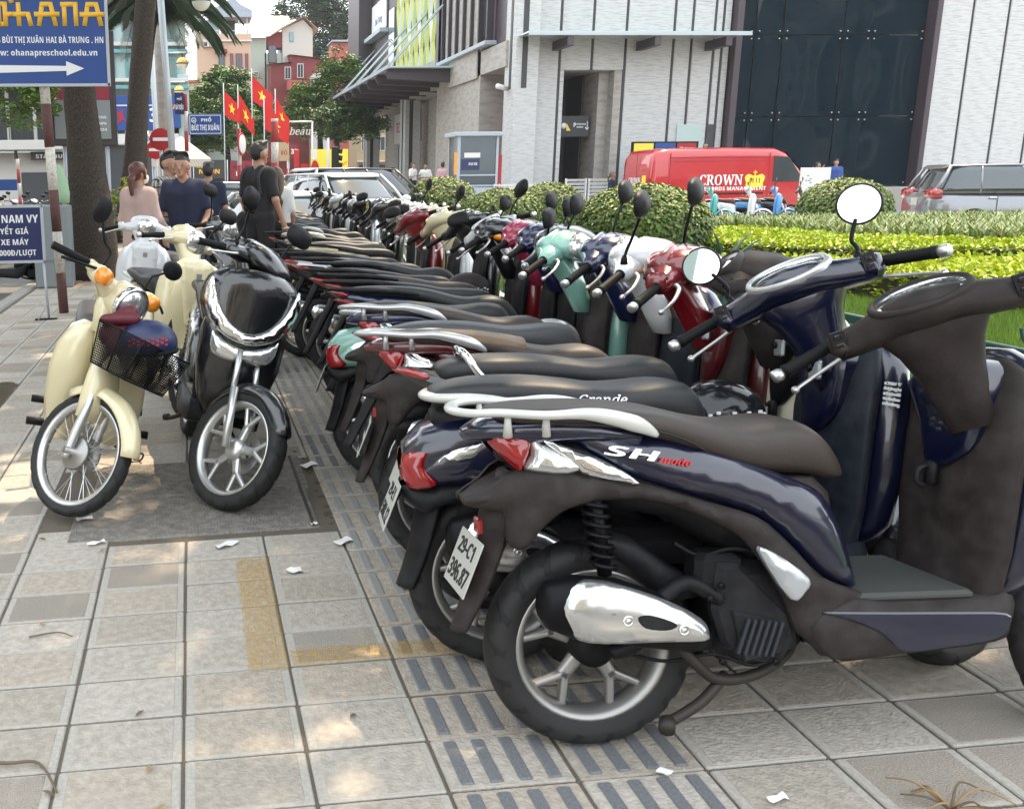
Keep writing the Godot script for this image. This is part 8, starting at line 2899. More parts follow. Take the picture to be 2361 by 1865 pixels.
func fan_mesh() -> Mesh:
	var b := Mb.new()
	b.prism(PackedVector2Array(xy([0.285, 0.49, 0.34, 0.487, 0.4, 0.43, 0.462, 0.37, 0.485, 0.3, 0.455, 0.25, 0.4, 0.235, 0.335, 0.255, 0.3, 0.3, 0.275, 0.38])), 0.1, 0.143, 0.012)
	b.prism(PackedVector2Array(xy([0.318, 0.378, 0.436, 0.35, 0.457, 0.312, 0.44, 0.268, 0.352, 0.252])), 0.14, 0.15, 0.004)
	return b.done()

func hugger_mesh() -> Mesh:
	var b := Mb.new()
	b.smooth()
	var top := [Vector3(-0.06, 0.548, 0.0), Vector3(0.03, 0.562, 0), Vector3(0.12, 0.53, 0), Vector3(0.21, 0.465, 0), Vector3(0.29, 0.42, 0), Vector3(0.34, 0.42, 0)]
	var bot := [Vector3(-0.05, 0.538, 0.0), Vector3(0.02, 0.515, 0), Vector3(0.1, 0.475, 0), Vector3(0.17, 0.405, 0), Vector3(0.21, 0.375, 0), Vector3(0.33, 0.4, 0)]
	var rows := []
	for i in top.size():
		var ring := PackedVector3Array()
		for s in [1, -1]:
			ring.append(bot[i] + Vector3(0, 0, s * 0.068))
			ring.append(top[i] + Vector3(0, -0.012, s * 0.066))
			ring.append(top[i] + Vector3(0, 0, s * 0.04))
			if s == 1:
				pass
			else:
				var m := ring.size()
				var a := ring[m - 3]; ring[m - 3] = ring[m - 1]; ring[m - 1] = a
		rows.append(ring)
	b.grid(rows)
	return b.done()

func muffler_mesh() -> Mesh:
	var b := Mb.new()
	b.smooth()
	loft(b, [[-0.135, 0.4, 0.03, 0.03], [-0.12, 0.4, 0.055, 0.045], [-0.06, 0.395, 0.075, 0.055], [0.05, 0.38, 0.078, 0.058], [0.15, 0.355, 0.068, 0.054], [0.23, 0.325, 0.048, 0.044], [0.27, 0.305, 0.026, 0.03]], 20)
	var m := b.done()
	return moved(m, Vector3(0, 0, 0.125))

func moved(m: Mesh, v: Vector3) -> Mesh:
	var st := SurfaceTool.new()
	st.append_from(m, 0, Transform3D(Basis(), v))
	return st.commit()

func shield_mesh() -> Mesh:
	var b := Mb.new()
	var outer := smooth_poly(xy([-0.1, 0.41, -0.06, 0.46, 0.0, 0.462, 0.07, 0.445, 0.16, 0.41, 0.24, 0.365, 0.262, 0.33, 0.245, 0.308, 0.12, 0.312, -0.03, 0.318, -0.075, 0.35]), 3)
	panel(b, outer, func(x, _y): return 0.192 - 0.06 * maxf(0.0, x - 0.1), 0.03, 0.05, 0.025, 0.02, [1])
	for p in [Vector2(0.05, 0.378), Vector2(0.185, 0.35)]:
		b.xf(Transform3D(Basis(Vector3.RIGHT, PI / 2), Vector3(p.x, p.y, 0.188 - 0.06 * maxf(0.0, p.x - 0.1))))
		b.smooth()
		b.lathe([Vector2(0.013, 0.0), Vector2(0.013, 0.006), Vector2(0.009, 0.006), Vector2(0.008, 0.002)], 14)
		b.lathe([Vector2(0.006, 0.0), Vector2(0.006, 0.007)], 6)
	b.xf(Transform3D())
	return b.done()

func shock_mesh() -> Mesh:
	var b := Mb.new()
	b.smooth()
	b.tube([Vector3(0.03, 0.46, 0.1), Vector3(0.0, 0.66, 0.1)], 0.017, 10)
	var coil := []
	for i in 60:
		var f := i / 59.0
		var a := f * TAU * 6.5
		coil.append(Vector3(0.028 - 0.028 * f + cos(a) * 0.028, 0.48 + 0.16 * f, 0.1 + sin(a) * 0.028))
	b.tube(coil, 0.006, 5)
	return b.done()

# a panel facing forward: px to the rider's left, py up
func face_xf(x: float, y := 0.0, tilt := 0.0) -> Transform3D:
	return Transform3D(Basis(Vector3.BACK, tilt) * Basis(Vector3(0, 0, -1), Vector3(0, 1, 0), Vector3(1, 0, 0)), Vector3(x, y, 0))

func face_mesh(pts: Array, zf: Callable, roll: float, edge: float, step := 0.025) -> Mesh:
	var b := Mb.new()
	panel(b, smooth_poly(pts, 3), zf, roll, edge, step, 0.02, [1])
	return b.done()

func mirrored(a: Array) -> Array:   # closes a half outline given for px >= 0, bottom to top or top to bottom
	var r := a.duplicate()
	for i in range(a.size() - 1, -1, -1):
		if a[i].x > 0.001:
			r.append(Vector2(-a[i].x, a[i].y))
	return r

func big_front(t: Node3D) -> void:   # tall black scooter front: chrome V, lamp strip, gloss dome
	var dome := func(x, _y): return 0.055 - 1.3 * x * x
	var MX := face_xf(1.07, 0.05) * Transform3D(Basis.from_scale(Vector3(1.06, 1.0, 1.25)), Vector3.ZERO)
	obj("front_mask", face_mesh(mirrored(xy([0.0, 0.6, 0.1, 0.62, 0.17, 0.7, 0.215, 0.82, 0.2, 0.93, 0.12, 0.985, 0.0, 1.0])), dome, 0.05, 0.08), M.black_paint, t, MX)
	obj("chrome_band", face_mesh(xy([0.0, 0.715, 0.08, 0.745, 0.145, 0.82, 0.185, 0.93, 0.2, 0.925, 0.212, 0.86, 0.185, 0.77, 0.12, 0.7, 0.0, 0.665, -0.12, 0.7, -0.185, 0.77, -0.212, 0.86, -0.2, 0.925, -0.185, 0.93, -0.145, 0.82, -0.08, 0.745]), func(x, _y): return 0.075 - 1.3 * x * x, 0.015, 0.02), M.chrome, t, MX)
	obj("lamp_strip", face_mesh(xy([-0.15, 0.7, -0.11, 0.675, 0.0, 0.645, 0.11, 0.675, 0.15, 0.7, 0.135, 0.6, 0.05, 0.575, 0.0, 0.585, -0.05, 0.575, -0.135, 0.6]), func(x, _y): return 0.06 - 1.3 * x * x, 0.02, 0.03), M.clear_lens, t, MX)
	obj("chrome_hook", cached("v_hook", func():
		var b := Mb.new()
		b.smooth()
		b.tube(curve3(xyz([1.1, 0.93, -0.05, 1.122, 0.9, -0.04, 1.125, 0.885, -0.02, 1.125, 0.885, 0.02, 1.122, 0.9, 0.04, 1.1, 0.93, 0.05])), 0.006, 8)
		return b.done()), M.chrome, t)

func round_front(t: Node3D, paint: Material) -> void:   # white scooter: broad flat shield, round lamp above, small grille
	var dome := func(x, y): return 0.05 - 1.1 * x * x - 0.05 * absf(y - 0.65)
	obj("front_shield", face_mesh(mirrored(xy([0.0, 0.3, 0.12, 0.31, 0.19, 0.4, 0.222, 0.6, 0.22, 0.78, 0.18, 0.9, 0.1, 0.945, 0.0, 0.955])), dome, 0.045, 0.06), paint, t, face_xf(1.07))
	obj("horn_cover", face_mesh(mirrored(xy([0.0, 0.56, 0.05, 0.575, 0.07, 0.63, 0.1, 0.93, 0.0, 0.94])), func(x, _y): return 0.066 - 1.1 * x * x, 0.012, 0.015), paint, t, face_xf(1.07))
	var g := obj("horn_grille", cached("vgr", func():
		var b := Mb.new()
		b.smooth()
		b.xf(Transform3D(Basis(Vector3.BACK, -PI / 2), Vector3(1.128, 0.645, 0)))
		b.lathe([Vector2(0.045, 0), Vector2(0.045, 0.012), Vector2(0.04, 0.014), Vector2(0, 0.014)], 24, false)
		return b.done()), M.black_plastic, t)
	for i in 7:
		var h := sqrt(0.0016 - pow((i - 3) * 0.0115, 2))
		obj("grille_bar", cached("vgb%d" % i, func():
			var b := Mb.new()
			b.box(Vector3(1.144, 0.645 + (i - 3) * 0.0115, 0), Vector3(0.006, 0.005, h * 2), 0.002)
			return b.done()), M.white_paint, g)
	obj("badge", cached("vbadge", func():
		var b := Mb.new()
		b.box(Vector3(1.139, 0.875, 0), Vector3(0.006, 0.034, 0.034), 0.002)
		return b.done()), M.steel, t)
	for s in [1, -1]:
		obj("front_indicator", cached("vind%d" % s, func():
			var b := Mb.new()
			b.prism(smooth_poly(xy([0.115, 0.5, 0.17, 0.5, 0.14, 0.62, 0.125, 0.62]), 2), 0.0, 0.012, 0.003)
			return b.done()), M.grey_plastic, t, face_xf(1.085) * Transform3D(Basis.from_scale(Vector3(s, 1, 1)), Vector3.ZERO))

func cub(where: Vector3, heading: float, lean: float, steer: float) -> Node3D:
	var t := thing("light_motorcycle", "old cream step-through motorbike with spoked wheels and a black front basket", "motorbike", where)
	t.basis = Basis(Vector3.UP, heading) * Basis(Vector3.RIGHT, -lean)
	var cream: Material = M.cream_paint
	var S := steer_xf(Vector3(1.02, 0.8, 0), steer)
	wheel(t, "rear_wheel", at(0.0, 0.275, 0), 0.275, 0.07, "wire", M.alloy)
	wheel(t, "front_wheel", S * at(1.22, 0.275, 0), 0.275, 0.065, "wire", M.alloy)
	obj("hub", cached("cubhub", func():
		var b := Mb.new()
		b.smooth()
		b.xf(Transform3D(Basis(Vector3.RIGHT, PI / 2), Vector3(1.22, 0.275, 0)))
		b.lathe([Vector2(0, -0.06), Vector2(0.04, -0.06), Vector2(0.075, -0.045), Vector2(0.08, -0.03), Vector2(0.06, -0.025), Vector2(0.06, 0.03), Vector2(0.078, 0.035), Vector2(0.07, 0.045), Vector2(0.02, 0.05), Vector2(0.014, 0.1), Vector2(0, 0.1)], 24, false)
		return b.done()), M.rim_grey, t, S)
	for s in [1, -1]:
		obj("fork_leg", cached("cubfork%d" % s, func():
			var b := Mb.new()
			b.smooth()
			b.tube(curve3([Vector3(1.16, 0.58, s * 0.06), Vector3(1.19, 0.5, s * 0.066), Vector3(1.2, 0.36, s * 0.07), Vector3(1.215, 0.24, s * 0.072)]), [0.014, 0.018, 0.022, 0.02], 10)
			b.tube([Vector3(1.215, 0.27, s * 0.06), Vector3(1.215, 0.27, s * 0.1)], 0.014, 8)
			return b.done()), M.alloy, t, S)
	obj("fork_cover", cached("cubcover", func():
		var b := Mb.new()
		b.smooth()
		vloft(b, [[0.42, 1.17, 0.035, 0.075, 3.0], [0.5, 1.165, 0.05, 0.085, 3.0], [0.6, 1.145, 0.06, 0.085, 2.6], [0.68, 1.12, 0.05, 0.07], [0.76, 1.08, 0.045, 0.055]])
		return b.done()), cream, t, S)
	obj("front_mudguard", arc_mesh(1.22, 0.275, 0.315, 0.35, 2.3, 0.062), cream, t, S)
	# leg shields, one each side
	for s in [1, -1]:
		obj("leg_shield", cached("cubshield%d" % s, func():
			var b := Mb.new()
			b.smooth()
			var rows := []
			for q in [[0.24, 0.86, 0.07, 0.19], [0.32, 0.9, 0.06, 0.215], [0.45, 0.95, 0.06, 0.23], [0.6, 1.0, 0.055, 0.225], [0.72, 1.01, 0.05, 0.2], [0.8, 1.0, 0.045, 0.15], [0.83, 0.99, 0.04, 0.1]]:
				var ring := PackedVector3Array()
				var z0: float = q[2]
				var z1: float = q[3]
				for k in 9:
					var u := k / 8.0
					ring.append(Vector3(q[1] + 0.05 * sin(u * PI * 0.55) - 0.12 * u * u, q[0], s * lerpf(z0, z1, u)))
				for k in range(8, -1, -1):
					var u := k / 8.0
					ring.append(Vector3(q[1] - 0.012 + 0.05 * sin(u * PI * 0.55) - 0.12 * u * u, q[0], s * lerpf(z0, z1, u) - s * 0.004))
				if s < 0:
					ring.reverse()
				rows.append(ring)
			b.grid(rows)
			return b.done()), cream, t)
	obj("frame", cached("cubframe", func():
		var b := Mb.new()
		b.smooth()
		b.tube(curve3(xyz([1.02, 0.82, 0, 0.95, 0.62, 0, 0.8, 0.45, 0, 0.55, 0.42, 0, 0.35, 0.5, 0])), [0.045, 0.05, 0.06, 0.07, 0.09], 14)
		loft(b, [[0.45, 0.52, 0.1, 0.1], [0.25, 0.56, 0.12, 0.12], [0.0, 0.58, 0.1, 0.11], [-0.25, 0.52, 0.08, 0.08], [-0.38, 0.44, 0.05, 0.06]])
		return b.done()), cream, t)
	obj("engine", cached("cubengine", func():
		var b := Mb.new()
		b.box(Vector3(0.55, 0.27, 0), Vector3(0.3, 0.18, 0.2), 0.04)
		b.smooth()
		b.tube(xyz([0.65, 0.28, 0, 0.85, 0.3, 0]), 0.07, 12)
		return b.done()), M.steel, t)
	obj("seat", cached("cubseat", func():
		var b := Mb.new()
		b.smooth()
		loft(b, [[0.52, 0.7, 0.03, 0.09], [0.4, 0.72, 0.05, 0.13], [0.1, 0.74, 0.05, 0.13], [-0.2, 0.75, 0.045, 0.12], [-0.28, 0.75, 0.02, 0.1]])
		return b.done()), M.black_seat, t)
	for s in [1, -1]:
		for q in [0.62, 0.12]:
			obj("foot_peg", cached("cubpeg%d%s" % [s, q], func():
				var b := Mb.new()
				b.smooth()
				b.tube([Vector3(q, 0.25, s * 0.1), Vector3(q, 0.25, s * 0.2)], 0.009, 8)
				b.tube([Vector3(q, 0.25, s * 0.2), Vector3(q, 0.25, s * 0.3)], 0.02, 10)
				return b.done()), M.rubber, t)
	obj("side_stand", cached("cubstand", func():
		var b := Mb.new()
		b.smooth()
		b.tube(xyz([0.5, 0.2, -0.1, 0.46, 0.03, -0.27, 0.47, 0.015, -0.33]), 0.01, 8)
		b.tube(curve3(xyz([0.48, 0.1, -0.19, 0.5, 0.12, -0.3, 0.48, 0.07, -0.29, 0.47, 0.06, -0.23])), 0.005, 6)
		return b.done()), M.black_metal, t)
	# handlebar, lamp, indicators
	var X := S * at(0.98, 0.98, 0)
	obj("handlebar_cowl", cached("cubcowl", func():
		var b := Mb.new()
		b.smooth()
		b.xf(Transform3D(Basis(Vector3(0, 0, 1), Vector3(0, 1, 0), Vector3(-1, 0, 0)), Vector3.ZERO))
		loft(b, [[-0.22, 0.05, 0.026, 0.028], [-0.15, 0.03, 0.034, 0.036], [-0.08, 0.0, 0.05, 0.05], [0.0, -0.02, 0.075, 0.075], [0.08, 0.0, 0.05, 0.05], [0.15, 0.03, 0.034, 0.036], [0.22, 0.05, 0.026, 0.028]])
		b.xf(Transform3D())
		loft(b, [[-0.06, -0.02, 0.06, 0.07], [0.04, -0.02, 0.085, 0.085], [0.1, -0.03, 0.085, 0.085]])
		vloft(b, [[-0.2, 0.03, 0.05, 0.05], [-0.1, 0.0, 0.06, 0.07], [0.0, 0.0, 0.06, 0.08]])
		return b.done()), cream, t, X)
	var lamp := obj("headlamp_rim", cached("cublamp", func():
		var b := Mb.new()
		b.smooth()
		b.xf(Transform3D(Basis(Vector3.BACK, -PI / 2 - 0.12), Vector3(0.09, -0.03, 0)))
		b.lathe([Vector2(0.088, 0), Vector2(0.094, 0.01), Vector2(0.094, 0.03), Vector2(0.086, 0.042), Vector2(0.078, 0.036), Vector2(0.078, 0.02)], 32, false)
		return b.done()), M.chrome, t, X)
	obj("headlamp_glass", cached("cubglass", func():
		var b := Mb.new()
		b.smooth()
		b.xf(Transform3D(Basis(Vector3.BACK, -PI / 2 - 0.12), Vector3(0.09, -0.03, 0)))
		b.lathe([Vector2(0.079, 0.03), Vector2(0.06, 0.048), Vector2(0.03, 0.056), Vector2(0, 0.058)], 28, false)
		return b.done()), M.clear_lens, lamp)
	for s in [1, -1]:
		obj("indicator", cached("cubind%d" % s, func():
			var b := Mb.new()
			b.smooth()
			b.xf(Transform3D(Basis(Vector3.BACK, -PI / 2), Vector3(0.03, 0.03, s * 0.17)))
			b.lathe([Vector2(0.036, 0.0), Vector2(0.04, 0.01), Vector2(0.04, 0.035), Vector2(0.034, 0.05), Vector2(0, 0.056)], 20, false)
			return b.done()), M.amber_lens, t, X)
		obj("indicator_base", cached("cubindb%d" % s, func():
			var b := Mb.new()
			b.smooth()
			b.xf(Transform3D(Basis(Vector3.BACK, -PI / 2), Vector3(-0.01, 0.03, s * 0.17)))
			b.lathe([Vector2(0, -0.02), Vector2(0.03, -0.015), Vector2(0.044, 0.02), Vector2(0.044, 0.045), Vector2(0.038, 0.048)], 20, false)
			return b.done()), cream, t, X)
		obj("grip", cached("cubgrip%d" % s, func():
			var b := Mb.new()
			b.smooth()
			b.tube([Vector3(-0.02, 0.055, s * 0.2), Vector3(-0.1, 0.05, s * 0.37)], 0.0175, 12)
			return b.done()), M.rubber, t, X)
		obj("lever", cached("cublev%d" % s, func():
			var b := Mb.new()
			b.smooth()
			b.tube(curve3([Vector3(0.02, 0.05, s * 0.18), Vector3(0.03, 0.04, s * 0.25), Vector3(-0.03, 0.02, s * 0.36)]), 0.0065, 8)
			return b.done()), M.black_metal, t, X)
		obj("mirror_stem", cached("cubms%d" % s, func():
			var b := Mb.new()
			b.smooth()
			b.tube(curve3([Vector3(-0.01, 0.06, s * 0.15), Vector3(0.0, 0.14, s * 0.15), Vector3(-0.01, 0.17, s * 0.2), Vector3(-0.02, 0.24 if s > 0 else 0.2, s * 0.25)]), 0.006, 8)
			b.ellipsoid(Vector3(-0.02, 0.28 if s > 0 else 0.22, s * 0.28), Vector3(0.016, 0.06 if s > 0 else 0.045, 0.05 if s > 0 else 0.07), 18, 10)
			return b.done()), M.black_plastic, t, X)
	# wire basket, its fine mesh as a dark, half-open sheet between the wires
	var bk := obj("basket", cached("cubbasket", func():
		var b := Mb.new()
		b.smooth()
		for yy in [[0.0, 0.12, 0.15], [0.2, 0.155, 0.185]]:
			var p := []
			for q in [[-1, -1], [1, -1], [1, 1], [-1, 1], [-1, -1]]:
				p.append(Vector3(0.27 + q[0] * yy[1], 0.62 + yy[0], q[1] * yy[2]))
			for i in 4:
				b.tube([p[i], p[i + 1]], 0.005, 6)
		for q in [[-1, -1], [1, -1], [1, 1], [-1, 1], [1, 0], [0, 1], [0, -1]]:
			b.tube([Vector3(0.27 + q[0] * 0.12, 0.62, q[1] * 0.15), Vector3(0.27 + q[0] * 0.155, 0.82, q[1] * 0.185)], 0.004, 6)
		return b.done()), M.black_metal, t, S * Transform3D(Basis.from_scale(Vector3(0.9, 0.9, 0.9)), Vector3(1.02, 0.1, 0)))
	basket_at = t.transform * S * at(1.25, 0.8, 0)
	obj("basket_mesh", cached("cubnet", func():
		var b := Mb.new()
		var lo := []
		var hi := []
		for q in [[-1, -1], [1, -1], [1, 1], [-1, 1]]:
			lo.append(Vector3(0.27 + q[0] * 0.12, 0.62, q[1] * 0.15))
			hi.append(Vector3(0.27 + q[0] * 0.155, 0.82, q[1] * 0.185))
		for i in 4:
			var k := (i + 1) % 4
			wire_net(b, lo[i], lo[k], hi[k], hi[i], 0.011)
		wire_net(b, lo[0], lo[1], lo[2], lo[3], 0.014)
		return b.done()), M.black_metal, bk).set_meta("kind", "stuff")
	return t

func wire_net(b: Mb, a: Vector3, c: Vector3, d: Vector3, e: Vector3, step: float) -> void:   # flat wires both ways over the quad a c d e
	var nu := int(a.distance_to(c) / step)
	var nv := int(a.distance_to(e) / step)
	var w := step * 0.21
	for i in nu + 1:
		var f := float(i) / nu
		var p := a.lerp(c, f)
		var q := e.lerp(d, f)
		var s := (c - a).normalized() * w
		b.quad(p - s, p + s, q + s, q - s)
	for j in nv + 1:
		var f := float(j) / nv
		var p := a.lerp(e, f)
		var q := c.lerp(d, f)
		var s := (e - a).normalized() * w
		b.quad(p - s, q - s, q + s, p + s)

func scooters() -> void:
	var G := "scooters parked in a slanting row"
	var S := func(called: String, label: String, x: float, z: float, hd: float, o: Dictionary) -> Node3D:
		return scooter(called, label, G, Vector3(x, gy(x), -z), deg_to_rad(hd), deg_to_rad(o.get("lean", 6.5)), o)
	# the nearest one
	var a: Node3D = S.call("motor_scooter", "nearest navy blue scooter with brown seat, dark brown trim and no mirrors", 0.925, 2.115, -1.5, {"paint": M.navy_paint, "trim": M.brown_plastic, "seat": M.brown_seat, "rail": "loop", "tail": "mode", "rim": M.rim_grey, "cowl": M.brown_plastic, "mirrors": "none", "plate": ["29-C1", "396.87"], "steer": 0.95, "head": "gauge"})
	var bx := Transform3D(Basis(Vector3.BACK, -0.16), Vector3(0.1, 0.754, 0.147))
	letter(a, "badge", "SH", 0.024, M.silver_badge, bx * Transform3D(Basis(Vector3.RIGHT, -0.12), Vector3(-0.03, 0, 0)), 0.12, "Droid Sans", true, 0.55)
	letter(a, "badge", "mode", 0.018, M.red_print, bx * Transform3D(Basis(Vector3.RIGHT, -0.12), Vector3(0.072, -0.004, 0.0045)), 0.075, "Droid Serif", true, 0.35)
	var st := Transform3D(Basis(Vector3(0, 0, 1), Vector3(0.06, 1, 0).normalized(), Vector3(-1, 0, 0)), Vector3(0.836, 0.862, -0.065))
	for i in 5:
		letter(a, "sticker_line", ["CHU Y", "doc ky huong dan", "su dung truoc khi", "van hanh xe", "va bao duong"][i], 0.008, M.white_print, st * at(0, 0.02 - i * 0.013, 0), 0.06)
	# 2 navy with black lettered seat, round mirrors
	var b: Node3D = S.call("motor_scooter", "navy scooter with dark grey lettered seat, oval white grab rail and round mirrors", 0.83, 2.56, -7.0, {"paint": M.navy_paint, "trim": M.slate_plastic, "seat": M.black_seat, "seat_shape": "flat", "rail": "oval", "tail": "grande", "rim": M.rim_grey, "mirrors": "round", "mirror_at": Vector3(0.0, 0.14, 0.19), "gauge_m": M.silver_rail, "steer": 1.02, "bar": Vector3(0.8, 1.06, 0), "head": "gauge", "bar_end": M.alloy, "plate": ["29-E1", "508.12"]})
	letter(b, "seat_lettering", "Grande", 0.026, M.silver_badge, Transform3D(Basis(Vector3.RIGHT, -0.25), Vector3(0.28, 0.79, 0.1425)), 0.13, "Droid Serif", false, 0.4)
	# 3
	S.call("motor_scooter", "black scooter with thick black seat, chrome grab bar and cream leg shield", 0.93, 2.9, -8.0, {"paint": M.black_paint, "trim": M.black_plastic, "inner": M.cream_plastic, "seat": M.black_seat, "seat_shape": "flat", "rail": "bar", "tail": "sport", "mirrors": "none", "cowl": M.brown_plastic, "steer": -0.35, "head": "sharp"})
	# 4
	S.call("motor_scooter", "dark red scooter with brown seat crossed by a tan stripe", 0.88, 3.28, -11.0, {"paint": M.wine_paint, "cowl": M.red_paint, "trim": M.brown_plastic, "seat": M.brown_seat, "seat_stripe": M.tan_seat, "rail": "loop", "rail_m": M.silver_rail, "tail": "mode", "rim": M.rim_grey, "mirrors": "left", "mirror_at": Vector3(0.03, 0.22, 0.16), "steer": -0.5, "head": "lamp", "plate": ["29-B1", "774.20"]})
	# 5
	S.call("motor_scooter", "scooter with pointed white handlebar cowl and amber indicator, next beyond the dark red one", 0.92, 3.66, -10.0, {"paint": M.bluenavy_paint, "cowl": M.white_paint, "trim": M.slate_plastic, "seat": M.grey_seat, "seat_shape": "flat", "rail": "oval", "rail_m": M.silver_rail, "tail": "sport", "mirrors": "right", "mirror_at": Vector3(0.06, 0.22, 0.2), "steer": -0.5, "head": "sharp", "far": true})
	# 6
	S.call("motor_scooter", "navy scooter with brown seat, silver rail and clear headlamp on the bars", 0.93, 4.0, -11.0, {"paint": M.bluenavy_paint, "trim": M.brown_plastic, "seat": M.brown_seat, "rail": "loop", "rail_m": M.silver_rail, "tail": "mode", "mirrors": "left", "steer": -0.5, "head": "lamp", "far": true})
	# 7
	S.call("motor_scooter", "mint green scooter with mint handlebar cowl and black mirror", 0.86, 4.34, -12.0, {"paint": M.mint_paint, "trim": M.brown_plastic, "seat": M.black_seat, "seat_shape": "flat", "rail": "oval", "rail_m": M.silver_rail, "tail": "grande", "mirrors": "left", "mirror_at": Vector3(0.03, 0.15, 0.2), "steer": -0.45, "head": "lamp", "far": true, "plate": ["30-F4", "186.33"]})
	# 8 .. the rest
	var kinds := [
		["dark grey scooter with flat black bars and wide black mirrors, beyond the mint one", 1.00, 4.72, M.charcoal_paint, M.charcoal_paint, M.black_seat, "step", "sport", "sharp", "wing"],
		["black and dark blue scooter between the grey one and the crimson one", 1.02, 5.06, M.bluenavy_paint, M.bluenavy_paint, M.black_seat, "slim", "sport", "sharp", "wing"],
		["crimson scooter with pinkish cowl and brass coloured grip", 1.04, 5.42, M.wine_paint, M.pink_paint, M.brown_seat, "slim", "sport", "lamp", "wing"],
		["red step-through with long black saddle tail, half hidden by the crimson scooter", 1.00, 5.8, M.red_paint, M.black_paint, M.black_seat, "slim", "sport", "sharp", "wing"],
		["tall black scooter with white band round its dashboard", 1.12, 6.25, M.black_paint, M.white_paint, M.black_seat, "step", "mode", "gauge", "wing"],
		["black scooter with chrome tipped bars just past the white banded one", 1.02, 6.7, M.black_paint, M.black_paint, M.black_seat, "slim", "sport", "lamp", "wing"],
		["pale bodied scooter with a long white side panel", 0.98, 7.2, M.white_paint, M.beige_paint, M.black_seat, "slim", "sport", "round", "wing"],
		["red step-through with worn rear tyre showing at the end of the seats", 0.85, 7.6, M.red_paint, M.red_paint, M.black_seat, "slim", "sport", "round", "wing"],
		["beige and black scooter with round chrome mirrors", 1.12, 8.1, M.beige_paint, M.beige_paint, M.black_seat, "slim", "mode", "round", "wing"],
		["white scooter with round headlamp, first of the pale group", 1.15, 8.6, M.white_paint, M.white_paint, M.grey_seat, "flat", "grande", "round", "oval"],
		["silver grey scooter with black saddle in the pale group", 1.18, 9.1, M.silver_paint, M.silver_paint, M.black_seat, "slim", "sport", "lamp", "wing"],
		["second white scooter of the pale group, with dark mirrors turned back", 1.20, 9.6, M.white_paint, M.white_paint, M.black_seat, "step", "mode", "lamp", "loop"],
	]
	for i in kinds.size():
		var q: Array = kinds[i]
		S.call("motor_scooter", q[0], q[1], q[2], -11.0 + rng.randf_range(-3, 3), {"paint": q[3], "cowl": q[4], "trim": M.black_plastic, "seat": q[5], "seat_shape": q[6], "tail": q[7], "head": q[8], "rail": q[9], "far": true, "mirrors": "none" if i % 3 == 2 and i > 1 else ("left" if i % 2 else "black"), "mirror_at": Vector3(0.02, [0.12, 0.15, 0.19][i % 3], [0.2, 0.24, 0.18][i % 3]), "steer": -0.45 if i < 4 else rng.randf_range(0.6, 0.85), "mirror_turn": 0.0 if i < 4 else 2.7, "spokes": "star", "lean": rng.randf_range(4.5, 8.0)})
	var pal := [["black", M.black_paint], ["white", M.white_paint], ["dark grey", M.charcoal_paint], ["red", M.red_paint], ["silver", M.silver_paint], ["navy", M.navy_paint]]
	var hd := ["lamp", "round", "sharp"]
	for i in 22:
		var z := 10.1 + i * 0.5
		var p: Array = pal[[0, 1, 0, 4, 1, 3, 0, 2, 1, 0, 5, 0, 1, 3, 0, 4, 0, 1, 2, 0, 3, 0][i]]
		var p2: Array = pal[[0, 1, 2, 0, 4, 0, 1][i % 7]]
		S.call("motor_scooter", "%s scooter in the dense far part of the row, %s from its far end" % [p[0], ["last", "2nd", "3rd", "4th", "5th", "6th", "7th", "8th", "9th", "10th", "11th", "12th", "13th", "14th", "15th", "16th", "17th", "18th", "19th", "20th", "21st", "22nd"][21 - i]], 1.2 + (z - 10.0) * 0.02 + rng.randf_range(-0.12, 0.12), z, -11.0 + rng.randf_range(-5, 5), {"paint": p[1], "cowl": p2[1], "seat": M.black_seat, "seat_shape": ["slim", "step", "flat"][i % 3], "tail": ["sport", "mode", "sport", "grande"][i % 4], "head": hd[i % 3], "rail": ["wing", "loop", "oval"][i % 3], "far": true, "mirrors": "none" if i % 2 else "left", "mirror_at": Vector3(0.02, [0.12, 0.16, 0.2][i % 3], 0.22), "steer": rng.randf_range(0.3, 0.85), "mirror_turn": 2.7 if i % 4 else 0.4, "spokes": "star", "lean": rng.randf_range(4, 8)})
	# ---- the four that face the camera
	cub(ground_rear(-0.53, -4.11, -84.0, 1.22), deg_to_rad(-84), deg_to_rad(11.0), 0.8)
	var sh := scooter("motor_scooter", "black scooter with big alloy front wheel and chrome V on its nose, facing out", "", ground_rear(0.08, -4.1, -84.0, 1.31), deg_to_rad(-84), deg_to_rad(13.5), {"paint": M.black_paint, "seat": M.black_seat, "tail": "sport", "rail": "wing", "steer": 0.72, "head": "visor", "mirrors": "black", "mirror_at": Vector3(0.0, 0.2, 0.19), "mirror_turn": 0.3})
	big_front(sh)
	var ve := scooter("motor_scooter", "white round nosed scooter with red seat behind the cream motorbike", "", ground_rear(-0.42, -7.5, -86.0, 1.31), deg_to_rad(-86), deg_to_rad(4.0), {"paint": M.white_paint, "seat": M.wine_seat, "seat_shape": "flat", "tail": "grande", "rail": "oval", "steer": 0.12, "head": "round", "mirrors": "none", "inner": M.white_paint})
	round_front(ve, M.white_paint)
	var cr := scooter("motor_scooter", "cream scooter half hidden behind the black one facing out", "", ground_rear(0.0, -5.6, -72.0, 1.31), deg_to_rad(-72), deg_to_rad(6.0), {"paint": M.cream_paint, "seat": M.black_seat, "seat_shape": "flat", "tail": "grande", "rail": "oval", "steer": 0.5, "head": "round", "mirrors": "left", "far": true})
	round_front(cr, M.cream_paint)
